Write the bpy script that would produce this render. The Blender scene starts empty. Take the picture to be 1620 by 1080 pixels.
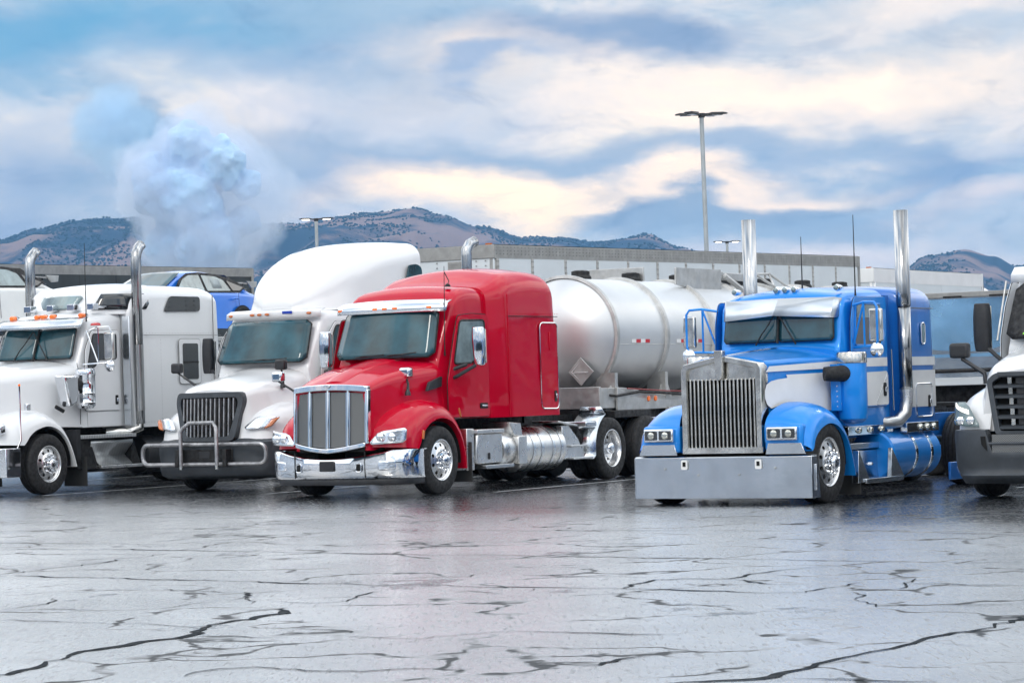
import bpy, bmesh, math, random
from mathutils import Vector, Matrix, noise as mnoise
from mathutils.geometry import tessellate_polygon
random.seed(7)
SC = bpy.context.scene
COL = SC.collection
PI = math.pi

# ------------------------------------------------------------------ camera
cd = bpy.data.cameras.new('camera'); cam = bpy.data.objects.new('camera', cd); COL.objects.link(cam)
cd.sensor_width = 36; cd.lens = 36 * 4400 / 1620; cd.clip_start = 0.5; cd.clip_end = 40000
cam.matrix_world = Matrix(((0.99955, 0.029987, 0.0, 0.0),
                           (0.000511, -0.017028, -0.999855, 0.0),
                           (-0.029982, 0.999405, -0.017035, 1.53),
                           (0, 0, 0, 1)))
SC.camera = cam

# ------------------------------------------------------------------ world
W = bpy.data.worlds.new('World'); SC.world = W; W.use_nodes = True
SUN_EL, SUN_AZ = 38.0, 200.0          # soft light through thin cloud, from behind the camera
def nd(nt, t, **k):
    n = nt.nodes.new(t)
    for a, v in k.items():
        if a == 'op': n.operation = v
        elif a.startswith('i_'): n.inputs[int(a[2:])].default_value = v
        else: setattr(n, a, v)
    return n
def build_world():
    nt = W.node_tree; nt.nodes.clear(); L = nt.links.new
    out = nd(nt, 'ShaderNodeOutputWorld'); bg = nd(nt, 'ShaderNodeBackground'); bg.inputs[1].default_value = 0.1
    L(bg.outputs[0], out.inputs[0])
    sky = nd(nt, 'ShaderNodeTexSky', sky_type='NISHITA', sun_disc=False)
    sky.sun_elevation = math.radians(SUN_EL); sky.sun_rotation = math.radians(SUN_AZ); sky.dust_density = 2.5
    tc = nd(nt, 'ShaderNodeTexCoord'); sp = nd(nt, 'ShaderNodeSeparateXYZ'); L(tc.outputs['Generated'], sp.inputs[0])
    def M(op, a, b=None, c=None):
        n = nd(nt, 'ShaderNodeMath', op=op)
        for i, v in enumerate((a, b, c)):
            if v is None: continue
            if isinstance(v, (int, float)): n.inputs[i].default_value = v
            else: L(v, n.inputs[i])
        return n.outputs[0]
    az = M('MULTIPLY', M('ARCTAN2', sp.outputs[0], sp.outputs[1]), 180 / PI)
    el = M('MULTIPLY', M('ARCSINE', sp.outputs[2]), 180 / PI)
    # flattened dome coordinates: clouds stretch sideways towards the horizon
    cmb = nd(nt, 'ShaderNodeCombineXYZ'); L(az, cmb.inputs[0]); L(M('MULTIPLY', el, 2.4), cmb.inputs[1])
    def noise(scale, detail, rough, off=0.0, dist=0.0, vec=None):
        n = nd(nt, 'ShaderNodeTexNoise'); n.inputs['Scale'].default_value = scale; n.inputs['Detail'].default_value = detail
        n.inputs['Roughness'].default_value = rough; n.inputs['Distortion'].default_value = dist
        a = nd(nt, 'ShaderNodeVectorMath', op='ADD'); a.inputs[1].default_value = (off, off * 1.7, off * .3)
        L(vec or cmb.outputs[0], a.inputs[0]); L(a.outputs[0], n.inputs['Vector']); return n
    wn = noise(0.26, 5, 0.52, 3.1)          # ragged edges
    warp = nd(nt, 'ShaderNodeVectorMath', op='SUBTRACT'); L(wn.outputs['Color'], warp.inputs[0]); warp.inputs[1].default_value = (.5, .5, .5)
    wsp = nd(nt, 'ShaderNodeSeparateXYZ'); L(warp.outputs[0], wsp.inputs[0])
    azw = M('ADD', az, M('MULTIPLY', wsp.outputs[0], 7.0)); elw = M('ADD', el, M('MULTIPLY', wsp.outputs[1], 2.6))
    def ramp(v, stops, interp='EASE'):
        r = nd(nt, 'ShaderNodeValToRGB'); r.color_ramp.interpolation = interp
        cr = r.color_ramp
        while len(cr.elements) < len(stops): cr.elements.new(0.5)
        for e, (p, c) in zip(cr.elements, stops): e.position = p; e.color = (*c, 1)
        L(v, r.inputs[0]); return r.outputs[0]
    def mix(f, a, b):
        m = nd(nt, 'ShaderNodeMix', data_type='RGBA')
        if isinstance(f, (int, float)): m.inputs[0].default_value = f
        else: L(f, m.inputs[0])
        for i, v in ((6, a), (7, b)):
            if isinstance(v, tuple): m.inputs[i].default_value = (*v, 1)
            else: L(v, m.inputs[i])
        return m.outputs[2]
    def blob(a0, e0, sa, se, soft=1.0):
        soft = min(1.0, soft + .1) * 1.05; sa *= 1.05; se *= 1.08
        dx = M('DIVIDE', M('SUBTRACT', azw, a0), sa); dy = M('DIVIDE', M('SUBTRACT', elw, e0), se)
        r = M('SQRT', M('ADD', M('MULTIPLY', dx, dx), M('MULTIPLY', dy, dy)))
        m = nd(nt, 'ShaderNodeMapRange', interpolation_type='SMOOTHSTEP'); L(r, m.inputs[0])
        m.inputs[1].default_value = 1.0 + soft * .5; m.inputs[2].default_value = max(-.1, 1 - soft); m.inputs[3].default_value = 0; m.inputs[4].default_value = 1
        return m.outputs[0]
    # overall cloud deck (values are x10 because the background strength is 0.1)
    big = noise(0.16, 7, 0.58, 11.0, 0.4).outputs[0]
    deck = ramp(big, [(.30, (3.2, 4.5, 6.0)), (.46, (5.0, 6.1, 7.3)), (.56, (8.4, 8.2, 8.3)), (.68, (12.0, 10.4, 8.6))])
    fine = noise(0.50, 10, 0.64, 5.0, 0.5).outputs[0]
    col = deck
    BL = [  # azimuth, elevation, half sizes, softness, weight, colour
        (-8.5, 7.5, 6.5, 1.0, .9, .9, (1.3, 4.1, 6.6)),
        (-3.6, 6.9, 4.2, .55, .9, .55, (3.6, 4.7, 6.7)),
        (-9.6, 4.6, 2.0, 1.2, .9, .75, (2.9, 4.2, 6.5)),
        (-8.3, 5.6, 1.0, .9, .6, .9, (1.7, 3.5, 5.7)),
        (-3.4, 5.6, 3.6, .9, .9, .7, (8.6, 8.1, 8.4)),
        (6.5, 5.9, 6.5, .8, .9, .92, (15.2, 11.9, 8.9)),
        (.2, 6.75, 2.4, .5, .9, .75, (13.0, 10.4, 8.3)),
        (2.8, 7.05, 3.0, .6, .55, 1, (3.0, 4.0, 5.8)),
        (0, 6.35, 1.3, .3, .6, .8, (3.3, 4.6, 6.8)),
        (8.5, 7.4, 3.2, .5, .8, .6, (12.2, 10.2, 8.6)),
        (1.0, 4.75, 5.2, .42, .7, .85, (3.6, 4.7, 6.2)),
        (6.4, 4.9, 4.0, .32, .7, .7, (3.7, 4.8, 6.4)),
        (-3.6, 4.5, 3.2, .6, .8, .7, (4.2, 5.0, 6.4)),
        (9.2, 4.3, 2.2, .62, .5, 1, (2.9, 4.0, 6.0)),
        (3.6, 4.1, 3.8, .42, .8, .9, (15.4, 11.6, 8.3)),
        (-1.0, 4.0, 3.2, .55, .8, .95, (20, 14.2, 8.6)),
        (.6, 3.6, 1.8, .4, .8, .85, (19, 13.6, 8.2)),
        (4.2, 3.65, 2.6, .32, .5, .95, (3.2, 4.2, 5.6)),
        (7.0, 3.25, 3.6, .42, .6, .85, (3.4, 4.5, 6.0)),
        (6.5, 2.5, 5.0, .4, .9, .8, (9.4, 8.4, 8.3)),
        (9.8, 3.4, 2.0, .35, .8, .8, (10.8, 9.0, 8.2)),
        (-9.8, 3.3, 3.0, .7, .9, .8, (2.5, 3.5, 5.6)),
        (-5.0, 3.8, 2.0, .9, .9, .6, (3.9, 4.7, 6.7)),
    ]
    for a0, e0, sa, se, so, w, c in BL: col = mix(M('MULTIPLY', blob(a0, e0, sa, se, so), w), col, c)
    # billows: lit edges and grey bellies inside every cloud
    bil = ramp(fine, [(.30, (.74, .79, .87)), (.47, (.98, .99, 1)), (.55, (1.02, 1.01, 1)), (.70, (1.17, 1.12, 1.06))])
    mm = nd(nt, 'ShaderNodeMix', data_type='RGBA', blend_type='MULTIPLY'); mm.inputs[0].default_value = .9; L(col, mm.inputs[6]); L(bil, mm.inputs[7]); col = mm.outputs[2]
    # thin cloud lets a little of the clear sky through
    thin = ramp(noise(0.10, 5, 0.5, 31.0).outputs[0], [(.40, (0, 0, 0)), (.70, (.35, .35, .35))])
    col = mix(thin, col, mix(0.5, col, sky.outputs[0]))
    # an overcast dome is brighter overhead than at the horizon
    pl = nd(nt, 'ShaderNodeMath', op='ADD'); L(sp.outputs[2], pl.inputs[0]); pl.inputs[1].default_value = .22
    iv = nd(nt, 'ShaderNodeMath', op='DIVIDE'); iv.inputs[0].default_value = 1; L(pl.outputs[0], iv.inputs[1])
    pv = nd(nt, 'ShaderNodeVectorMath', op='SCALE'); L(tc.outputs['Generated'], pv.inputs[0]); L(iv.outputs[0], pv.inputs['Scale'])
    high = noise(1.5, 6, .55, 2.0, .3, vec=pv.outputs[0]).outputs[0]      # the cloud deck overhead, seen as a flat layer
    up = nd(nt, 'ShaderNodeMapRange', interpolation_type='SMOOTHSTEP'); L(el, up.inputs[0])
    up.inputs[1].default_value = 7.6; up.inputs[2].default_value = 14.5; up.inputs[3].default_value = 0; up.inputs[4].default_value = 1
    br = nd(nt, 'ShaderNodeVectorMath', op='SCALE'); L(col, br.inputs[0]); br.inputs['Scale'].default_value = .90; col = br.outputs[0]
    col = mix(M('MULTIPLY', up.outputs[0], .9), col, ramp(high, [(.34, (5.8, 7.4, 9.8)), (.45, (11.4, 12.6, 14.0)), (.60, (21, 20.6, 20.0))]))
    L(col, bg.inputs[0])
build_world()
sl = bpy.data.lights.new('sun', 'SUN'); sl.energy = 0.75; sl.angle = math.radians(14); sl.color = (1.0, 0.94, 0.86)
sun = bpy.data.objects.new('sun', sl); COL.objects.link(sun)
sd = Vector((math.sin(math.radians(SUN_AZ)) * math.cos(math.radians(SUN_EL)), math.cos(math.radians(SUN_AZ)) * math.cos(math.radians(SUN_EL)), math.sin(math.radians(SUN_EL))))
sun.rotation_euler = sd.to_track_quat('Z', 'Y').to_euler(); sun.location = sd * 60
SC.view_settings.view_transform = 'Standard'; SC.view_settings.look = 'None'; SC.view_settings.exposure = 0.22
SC.view_settings.gamma = 1.0; SC.view_settings.use_curve_mapping = False
SC.render.engine = 'CYCLES'; SC.cycles.volume_bounces = 4; SC.cycles.max_bounces = 8; SC.cycles.use_denoising = True
SC.cycles.volume_step_rate = 4.0
# ------------------------------------------------------------------ materials
MT = {}
def mat(name, col, rough=.5, metal=0.0, coat=0.0, coat_r=.05, var=0.0, vscale=3.0, bump=0.0, bscale=20.0, dirt=0.0, dirtcol=(.12, .10, .085), ior=1.5, spec=.5, wave=0.0, aniso=0.0, stretch=(1, 1, 1), em=None, trans=0.0, dirty_low=0.0):
    m = bpy.data.materials.new(name); m.use_nodes = True; MT[name] = m
    nt = m.node_tree; L = nt.links.new; b = nt.nodes['Principled BSDF']
    b.inputs['Base Color'].default_value = (*col, 1); b.inputs['Roughness'].default_value = rough; b.inputs['Metallic'].default_value = metal
    b.inputs['Coat Weight'].default_value = coat; b.inputs['Coat Roughness'].default_value = coat_r; b.inputs['IOR'].default_value = ior
    b.inputs['Specular IOR Level'].default_value = spec; b.inputs['Transmission Weight'].default_value = trans
    if em: b.inputs['Emission Color'].default_value = (*em[0], 1); b.inputs['Emission Strength'].default_value = em[1]
    tc = nd(nt, 'ShaderNodeTexCoord'); mp = nd(nt, 'ShaderNodeMapping'); mp.inputs['Scale'].default_value = stretch
    L(tc.outputs['Object'], mp.inputs[0])
    def nz(s, d=4, r=.55):
        n = nd(nt, 'ShaderNodeTexNoise'); n.inputs['Scale'].default_value = s; n.inputs['Detail'].default_value = d; n.inputs['Roughness'].default_value = r
        L(mp.outputs[0], n.inputs['Vector']); return n.outputs[0]
    cur = None
    if var:
        r = nd(nt, 'ShaderNodeMapRange'); L(nz(vscale), r.inputs[0]); r.inputs[1].default_value = .3; r.inputs[2].default_value = .7
        r.inputs[3].default_value = 1 - var; r.inputs[4].default_value = 1 + var
        mx = nd(nt, 'ShaderNodeVectorMath', op='SCALE'); mx.inputs[0].default_value = col; L(r.outputs[0], mx.inputs['Scale']); cur = mx.outputs[0]
        rr = nd(nt, 'ShaderNodeMapRange'); L(nz(vscale * 1.7), rr.inputs[0]); rr.inputs[1].default_value = .3; rr.inputs[2].default_value = .7
        rr.inputs[3].default_value = rough * (1 - var); rr.inputs[4].default_value = min(1, rough * (1 + var * 1.5)); L(rr.outputs[0], b.inputs['Roughness'])
    if dirt:
        # splashes and streaks: patches of road grime
        r = nd(nt, 'ShaderNodeMapRange'); L(nz(5.0, 7, .7), r.inputs[0]); r.inputs[1].default_value = .60; r.inputs[2].default_value = .82; r.inputs[3].default_value = 0; r.inputs[4].default_value = dirt
        f = r.outputs[0]
        if dirty_low:
            sp = nd(nt, 'ShaderNodeSeparateXYZ'); L(tc.outputs['Object'], sp.inputs[0])
            lr = nd(nt, 'ShaderNodeMapRange'); L(sp.outputs[2], lr.inputs[0]); lr.inputs[1].default_value = dirty_low; lr.inputs[2].default_value = .2; lr.inputs[3].default_value = 0; lr.inputs[4].default_value = .5
            ml = nd(nt, 'ShaderNodeMath', op='MULTIPLY'); L(lr.outputs[0], ml.inputs[0]); L(nz(9, 6, .7), ml.inputs[1])
            ad = nd(nt, 'ShaderNodeMath', op='ADD', use_clamp=True); L(f, ad.inputs[0]); L(ml.outputs[0], ad.inputs[1]); f = ad.outputs[0]
        mx = nd(nt, 'ShaderNodeMix', data_type='RGBA'); L(f, mx.inputs[0]); mx.inputs[7].default_value = (*dirtcol, 1)
        if cur: L(cur, mx.inputs[6])
        else: mx.inputs[6].default_value = (*col, 1)
        cur = mx.outputs[2]
    if cur: L(cur, b.inputs['Base Color'])
    last = None
    if bump:
        bp = nd(nt, 'ShaderNodeBump'); bp.inputs['Strength'].default_value = bump; bp.inputs['Distance'].default_value = .01; L(nz(bscale), bp.inputs['Height']); last = bp
    if wave:
        b2 = nd(nt, 'ShaderNodeBump'); b2.inputs['Strength'].default_value = wave; b2.inputs['Distance'].default_value = .05; L(nz(1.6, 2, .4), b2.inputs['Height'])
        if last: L(last.outputs[0], b2.inputs['Normal'])
        last = b2
        L(b2.outputs[0], b.inputs['Coat Normal'])
    if last: L(last.outputs[0], b.inputs['Normal'])
    return m
mat('paint_red', (.47, .002, .020), .35, 0, .8, .015, var=.06, vscale=1.2, wave=.16, spec=0)
mat('paint_blue', (.007, .22, .68), .35, .2, .7, .04, var=.08, vscale=1.5, dirt=.15, wave=.08, dirtcol=(.03, .08, .16), spec=.2)
mat('paint_deep_blue', (.006, .14, .50), .35, .1, 1, .04, var=.1, dirt=.4, dirtcol=(.02, .03, .06))
mat('paint_white', (.72, .73, .74), .35, 0, .8, .04, var=.03, vscale=1.0, dirt=.16, wave=.06, dirtcol=(.42, .38, .33))
mat('paint_cream', (.76, .76, .75), .35, 0, .8, .06, var=.05, dirt=.3, dirtcol=(.4, .37, .33))
mat('car_blue', (.008, .17, .70), .3, .1, 1, .03, var=.05)
mat('car_white', (.78, .78, .76), .3, 0, 1, .03, var=.03)
mat('chrome', (.74, .76, .79), .05, 1, wave=.08)
mat('visor_steel', (.60, .64, .68), .36, .95, var=.05, vscale=2)
mat('stack_chrome', (.40, .41, .42), .14, 1, var=.45, vscale=3, wave=.03, stretch=(7, 7, .06))  # vertical streaks in the colour stand in for reflections
mat('worn_chrome', (.60, .59, .56), .15, 1, var=.3, vscale=4, dirt=.35, dirtcol=(.28, .22, .14), wave=.05)
mat('polished_steel', (.60, .63, .66), .20, 1, var=.08, vscale=2.5, wave=.035, dirt=.12, dirtcol=(.4, .42, .44))
mat('tank_steel', (.62, .63, .635), .40, .72, var=.10, vscale=1.0, wave=.03, dirt=.15, dirtcol=(.5, .5, .49), stretch=(.5, 1, 1))
mat('aluminium', (.68, .68, .67), .28, 1, var=.12, vscale=4, dirt=.3, dirtcol=(.3, .27, .22))
mat('dull_aluminium', (.50, .50, .49), .5, .85, var=.2, vscale=4, dirt=.5, dirtcol=(.25, .22, .18))
mat('rim_alloy', (.72, .72, .72), .24, 1, var=.08, vscale=5, dirt=.2, dirtcol=(.3, .24, .18))
mat('steel_panel', (.46, .50, .54), .16, 1, var=.15, vscale=.9, wave=.35, dirt=.3, dirtcol=(.3, .3, .3))
mat('reflection_blue', (.20, .37, .54), .22, .8, .5, .05, var=.4, vscale=.6, wave=.3)  # tint of the reflection painted on the metal trailer
mat('day_lamp', (.9, .9, .85), .3, em=((1, .95, .85), 1.1))
mat('rubber', (.012, .012, .013), .7, var=.25, vscale=12, bump=.25, bscale=50, dirt=.35, dirtcol=(.07, .062, .055))
mat('black_plastic', (.014, .015, .018), .42, var=.3, vscale=6, bump=.1, bscale=80, dirt=.3, dirtcol=(.08, .075, .07))
mat('grey_plastic', (.040, .047, .056), .42, var=.2, vscale=5, dirt=.3, dirtcol=(.13, .12, .11))
mat('frame_black', (.009, .009, .010), .6, var=.4, vscale=8, dirt=.25, dirtcol=(.05, .042, .035))
mat('bar_steel', (.33, .33, .34), .35, .8, var=.3, vscale=10, dirt=.6, dirtcol=(.12, .1, .08))
mat('glass_teal', (.014, .060, .078), .03, 0, 0, .02, var=.5, vscale=2.2, spec=.55)
mat('glass_dark', (.010, .014, .018), .04, 0, 1, .02, var=.4, vscale=2)
mat('glass_grey', (.16, .22, .23), .06, 0, 1, .02, var=.5, vscale=3)
mat('mirror_glass', (.55, .55, .5), .05, 1, var=.2)
mat('amber', (.85, .16, .01), .15, 0, 1, .03, var=.2, em=((1, .2, .0), .12))
mat('amber_dull', (.50, .12, .01), .25, 0, 1, .03, var=.2)
mat('red_lens', (.5, .01, .01), .2, 0, 1, .03)
mat('blue_lens', (.01, .04, .35), .2, 0, 1, .03)
mat('reflector', (.80, .83, .87), .10, .85, 1, .02, var=.1, vscale=6, bump=.25, bscale=14)
mat('tape_red', (.55, .01, .02), .4); mat('tape_white', (.8, .8, .8), .4)
mat('trailer_white', (.62, .66, .68), .42, .1, var=.05, vscale=1.2, dirt=.25, dirtcol=(.45, .45, .43))
mat('rail_grey', (.30, .30, .29), .55, .3, var=.15, vscale=6, dirt=.5, dirtcol=(.18, .15, .12))
mat('rivet', (.25, .25, .25), .45, .8)
mat('trailer_dark', (.035, .045, .05), .4, .2, var=.3, vscale=1, dirt=.3)
mat('pole_grey', (.42, .45, .46), .45, .6, var=.1)
mat('lamp_lit', (.9, .9, .8), .4, em=((1, .93, .8), 6))
mat('mud_flap', (.03, .03, .03), .7, dirt=.6)
mat('tree_bark', (.10, .08, .06), .8)
mat('curtain', (.30, .34, .35), .8, var=.2, vscale=5)
mat('dark_hole', (.004, .004, .004), .9)
mat('brake_line_red', (.25, .02, .02), .5)
def mesh_mat(name, base, hole, scale, thr, metal=1.0, rough=.35, sq=False):
    # a punched or woven sheet: small regular openings
    m = bpy.data.materials.new(name); m.use_nodes = True; MT[name] = m
    nt = m.node_tree; L = nt.links.new; b = nt.nodes['Principled BSDF']; b.inputs['Roughness'].default_value = rough
    tc = nd(nt, 'ShaderNodeTexCoord'); sp = nd(nt, 'ShaderNodeSeparateXYZ'); L(tc.outputs['UV'], sp.inputs[0])
    a = nd(nt, 'ShaderNodeVectorMath', op='SCALE'); L(tc.outputs['UV'], a.inputs[0]); a.inputs['Scale'].default_value = scale
    v = nd(nt, 'ShaderNodeTexVoronoi', voronoi_dimensions='2D'); v.inputs['Scale'].default_value = 1; v.inputs['Randomness'].default_value = 0
    mp = nd(nt, 'ShaderNodeMapping'); mp.inputs['Rotation'].default_value = (0, 0, PI / 4); L(a.outputs[0], mp.inputs[0]); L(mp.outputs[0], v.inputs['Vector'])
    c = nd(nt, 'ShaderNodeMath', op='LESS_THAN'); L(v.outputs['Distance'], c.inputs[0]); c.inputs[1].default_value = thr
    mx = nd(nt, 'ShaderNodeMix', data_type='RGBA'); L(c.outputs[0], mx.inputs[0]); mx.inputs[6].default_value = (*base, 1); mx.inputs[7].default_value = (*hole, 1); L(mx.outputs[2], b.inputs['Base Color'])
    iv = nd(nt, 'ShaderNodeMath', op='SUBTRACT'); iv.inputs[0].default_value = 1; L(c.outputs[0], iv.inputs[1])
    ml = nd(nt, 'ShaderNodeMath', op='MULTIPLY'); L(iv.outputs[0], ml.inputs[0]); ml.inputs[1].default_value = metal; L(ml.outputs[0], b.inputs['Metallic'])
    bp = nd(nt, 'ShaderNodeBump'); bp.inputs['Strength'].default_value = .6; bp.inputs['Distance'].default_value = .004; L(iv.outputs[0], bp.inputs['Height']); L(bp.outputs[0], b.inputs['Normal'])
    return m
mesh_mat('grille_mesh', (.30, .30, .29), (.01, .01, .01), 62, .36)
mesh_mat('perforated', (.5, .5, .5), (.02, .02, .02), 38, .27, rough=.25)
mesh_mat('tread_plate', (.45, .47, .48), (.75, .76, .77), 32, .2, rough=.3)

# ------------------------------------------------------------------ mesh builder
class MB:
    def __init__(s): s.v = []; s.f = []; s.m = []; s.uv = {}
    def add(s, vs, fs, mi=0):
        o = len(s.v); s.v += [tuple(p) for p in vs]
        for f in fs: s.f.append(tuple(i + o for i in f)); s.m.append(mi)
        return s
    def box(s, c, d, mi=0, rot=None):
        x, y, z = d[0] / 2, d[1] / 2, d[2] / 2
        vs = [Vector(p) for p in ((-x, -y, -z), (x, -y, -z), (x, y, -z), (-x, y, -z), (-x, -y, z), (x, -y, z), (x, y, z), (-x, y, z))]
        if rot: vs = [rot @ p for p in vs]
        vs = [p + Vector(c) for p in vs]
        return s.add(vs, [(0, 3, 2, 1), (4, 5, 6, 7), (0, 1, 5, 4), (1, 2, 6, 5), (2, 3, 7, 6), (3, 0, 4, 7)], mi)
    def b2(s, a, b, mi=0):   # box by two corners
        return s.box([(p + q) / 2 for p, q in zip(a, b)], [abs(p - q) for p, q in zip(a, b)], mi)
    def prism(s, poly, y0, y1, mi=0, ax='y'):   # polygon in xz (or by ax) extruded
        n = len(poly)
        def P(p, t): return {'y': (p[0], t, p[1]), 'x': (t, p[0], p[1]), 'z': (p[0], p[1], t)}[ax]
        vs = [P(p, y0) for p in poly] + [P(p, y1) for p in poly]
        fs = [(i, (i + 1) % n, (i + 1) % n + n, i + n) for i in range(n)]
        tri = tessellate_polygon([[Vector((p[0], p[1], 0)) for p in poly]])
        fs += [tuple(t) for t in tri] + [tuple(i + n for i in reversed(t)) for t in tri]
        return s.add(vs, fs, mi)
    def tube(s, pts, r, seg=8, mi=0, caps=True, closed=False):
        pts = [Vector(p) for p in pts]; n = len(pts); rs = r if isinstance(r, (list, tuple)) else [r] * n
        vs = []; prev = None
        for i, p in enumerate(pts):
            if closed: t = (pts[(i + 1) % n] - pts[i - 1])
            else: t = (pts[min(i + 1, n - 1)] - pts[max(i - 1, 0)])
            t = t.normalized() if t.length > 1e-9 else Vector((0, 0, 1))
            if prev is None:
                u = t.cross(Vector((0, 0, 1)));
                if u.length < .1: u = t.cross(Vector((1, 0, 0)))
            else: u = prev - t * prev.dot(t)
            u.normalize(); w = t.cross(u); prev = u
            for k in range(seg):
                a = 2 * PI * k / seg; vs.append(p + (u * math.cos(a) + w * math.sin(a)) * rs[i])
        fs = []
        for i in range(n if closed else n - 1):
            j = (i + 1) % n
            for k in range(seg):
                k2 = (k + 1) % seg; fs.append((i * seg + k, i * seg + k2, j * seg + k2, j * seg + k))
        if caps and not closed: fs += [tuple(reversed(range(seg))), tuple((n - 1) * seg + k for k in range(seg))]
        return s.add(vs, fs, mi)
    def cyl(s, a, b, r, seg=16, mi=0): return s.tube([a, b], r, seg, mi)
    def lathe(s, prof, c=(0, 0, 0), ax='y', seg=40, mi=0, caps=False, closed=False):
        vs = []; n = len(prof)
        for (r, t) in prof:
            for k in range(seg):
                a = 2 * PI * k / seg; ca, sa = r * math.cos(a), r * math.sin(a)
                vs.append({'y': (c[0] + ca, c[1] + t, c[2] + sa), 'x': (c[0] + t, c[1] + ca, c[2] + sa), 'z': (c[0] + ca, c[1] + sa, c[2] + t)}[ax])
        fs = []
        for i in range(n if closed else n - 1):
            j = (i + 1) % n
            for k in range(seg):
                k2 = (k + 1) % seg; fs.append((i * seg + k, i * seg + k2, j * seg + k2, j * seg + k))
        if caps: fs += [tuple(range(seg)), tuple((n - 1) * seg + k for k in range(seg))]
        return s.add(vs, fs, mi)
    def grid(s, rows, mi=0, close_u=False):
        n = len(rows); m = len(rows[0]); vs = [p for r in rows for p in r]; fs = []
        for i in range(n - 1):
            for k in range(m if close_u else m - 1):
                k2 = (k + 1) % m; fs.append((i * m + k, i * m + k2, (i + 1) * m + k2, (i + 1) * m + k))
        return s.add(vs, fs, mi)
def obj(name, mb, mats, parent=None, bevel=0, smooth=35, solid=0, sub=0, seg=2, uv=None):
    me = bpy.data.meshes.new(name); me.from_pydata([tuple(p) for p in mb.v], [], mb.f)
    ms = [mats] if isinstance(mats, str) else mats
    for m in ms: me.materials.append(MT[m])
    if len(ms) > 1: me.polygons.foreach_set('material_index', mb.m)
    bm = bmesh.new(); bm.from_mesh(me); bmesh.ops.remove_doubles(bm, verts=bm.verts, dist=1e-5); bmesh.ops.recalc_face_normals(bm, faces=bm.faces)
    if uv:   # planar mapping in metres
        L = bm.loops.layers.uv.new('map')
        for f in bm.faces:
            for l in f.loops: co = l.vert.co; l[L].uv = (co['xyz'.index(uv[0])], co['xyz'.index(uv[1])])
    bm.to_mesh(me); bm.free()
    if smooth:
        me.polygons.foreach_set('use_smooth', [True] * len(me.polygons)); me.set_sharp_from_angle(angle=math.radians(smooth))
    o = bpy.data.objects.new(name, me); COL.objects.link(o)
    if parent: o.parent = parent
    if sub: md = o.modifiers.new('s', 'SUBSURF'); md.levels = md.render_levels = sub
    if solid: md = o.modifiers.new('t', 'SOLIDIFY'); md.thickness = solid; md.offset = 0
    if bevel: md = o.modifiers.new('b', 'BEVEL'); md.width = bevel; md.segments = seg; md.limit_method = 'ANGLE'; md.angle_limit = math.radians(40); md.harden_normals = False
    return o
def thing(name, label, cat, loc=(0, 0, 0), rz=0, group=None):
    o = bpy.data.objects.new(name, None); COL.objects.link(o); o.location = loc; o.rotation_euler = (0, 0, rz)
    o['label'] = label; o['category'] = cat; o.empty_display_size = .3
    if group: o['group'] = group
    return o
def sub(name, parent, loc=(0, 0, 0), rz=0):
    o = bpy.data.objects.new(name, None); COL.objects.link(o); o.parent = parent; o.location = loc; o.rotation_euler = (0, 0, rz); return o
def dup(o, parent=None, **k):
    c = o.copy(); COL.objects.link(c)
    if parent: c.parent = parent
    for a, v in k.items(): setattr(c, a, v)
    return c
def dup_tree(o, parent, loc, rz=0):
    c = o.copy(); COL.objects.link(c); c.parent = parent; c.location = loc; c.rotation_euler = (0, 0, rz)
    for ch in list(o.children):
        d = ch.copy(); COL.objects.link(d); d.parent = c
    return c
def lerp(a, b, t): return a + (b - a) * t
def cat1(vals, n):    # Catmull-Rom through a list of tuples, n steps per span
    out = []; N = len(vals)
    for i in range(N - 1):
        p0, p1, p2, p3 = vals[max(i - 1, 0)], vals[i], vals[i + 1], vals[min(i + 2, N - 1)]
        for k in range(n):
            t = k / n
            out.append(tuple(.5 * (2 * b + (c - a) * t + (2 * a - 5 * b + 4 * c - d) * t * t + (3 * b - a - 3 * c + d) * t ** 3) for a, b, c, d in zip(p0, p1, p2, p3)))
    out.append(tuple(vals[-1])); return out
def shell(mb, st, n=4, mi=0, cap=(True, True), curve=True, ncr=6, nco=6, nsd=4):
    # lofted bodywork; a station is (x, half width top, half width bottom, z top, z bottom, corner radius, crown)
    st = cat1(st, n) if curve else st
    rows = []
    for x, wt, wb, zt, zb, r, cr in st:
        r = max(.004, min(r, wt * .95, (zt - zb) * .9)); h = []
        for k in range(ncr + 1):
            t = k / ncr; h.append(((wt - r) * t, zt - cr * t * t))
        for k in range(1, nco + 1):
            a = PI / 2 * (1 - k / nco); h.append((wt - r + r * math.cos(a), zt - cr - r + r * math.sin(a)))
        for k in range(1, nsd + 1):
            t = k / nsd; h.append((lerp(wt, wb, t), lerp(zt - cr - r, zb, t)))
        rows.append([(x, -y, z) for y, z in reversed(h)] + [(x, y, z) for y, z in h[1:]])
    mb.grid(rows, mi); m = len(rows[0])
    if cap[0]: mb.add(rows[0], [tuple(range(m))], mi)
    if cap[1]: mb.add(rows[-1], [tuple(range(m))], mi)
    mb.grid([[r[0] for r in rows], [r[-1] for r in rows]], mi)
    return mb
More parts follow.
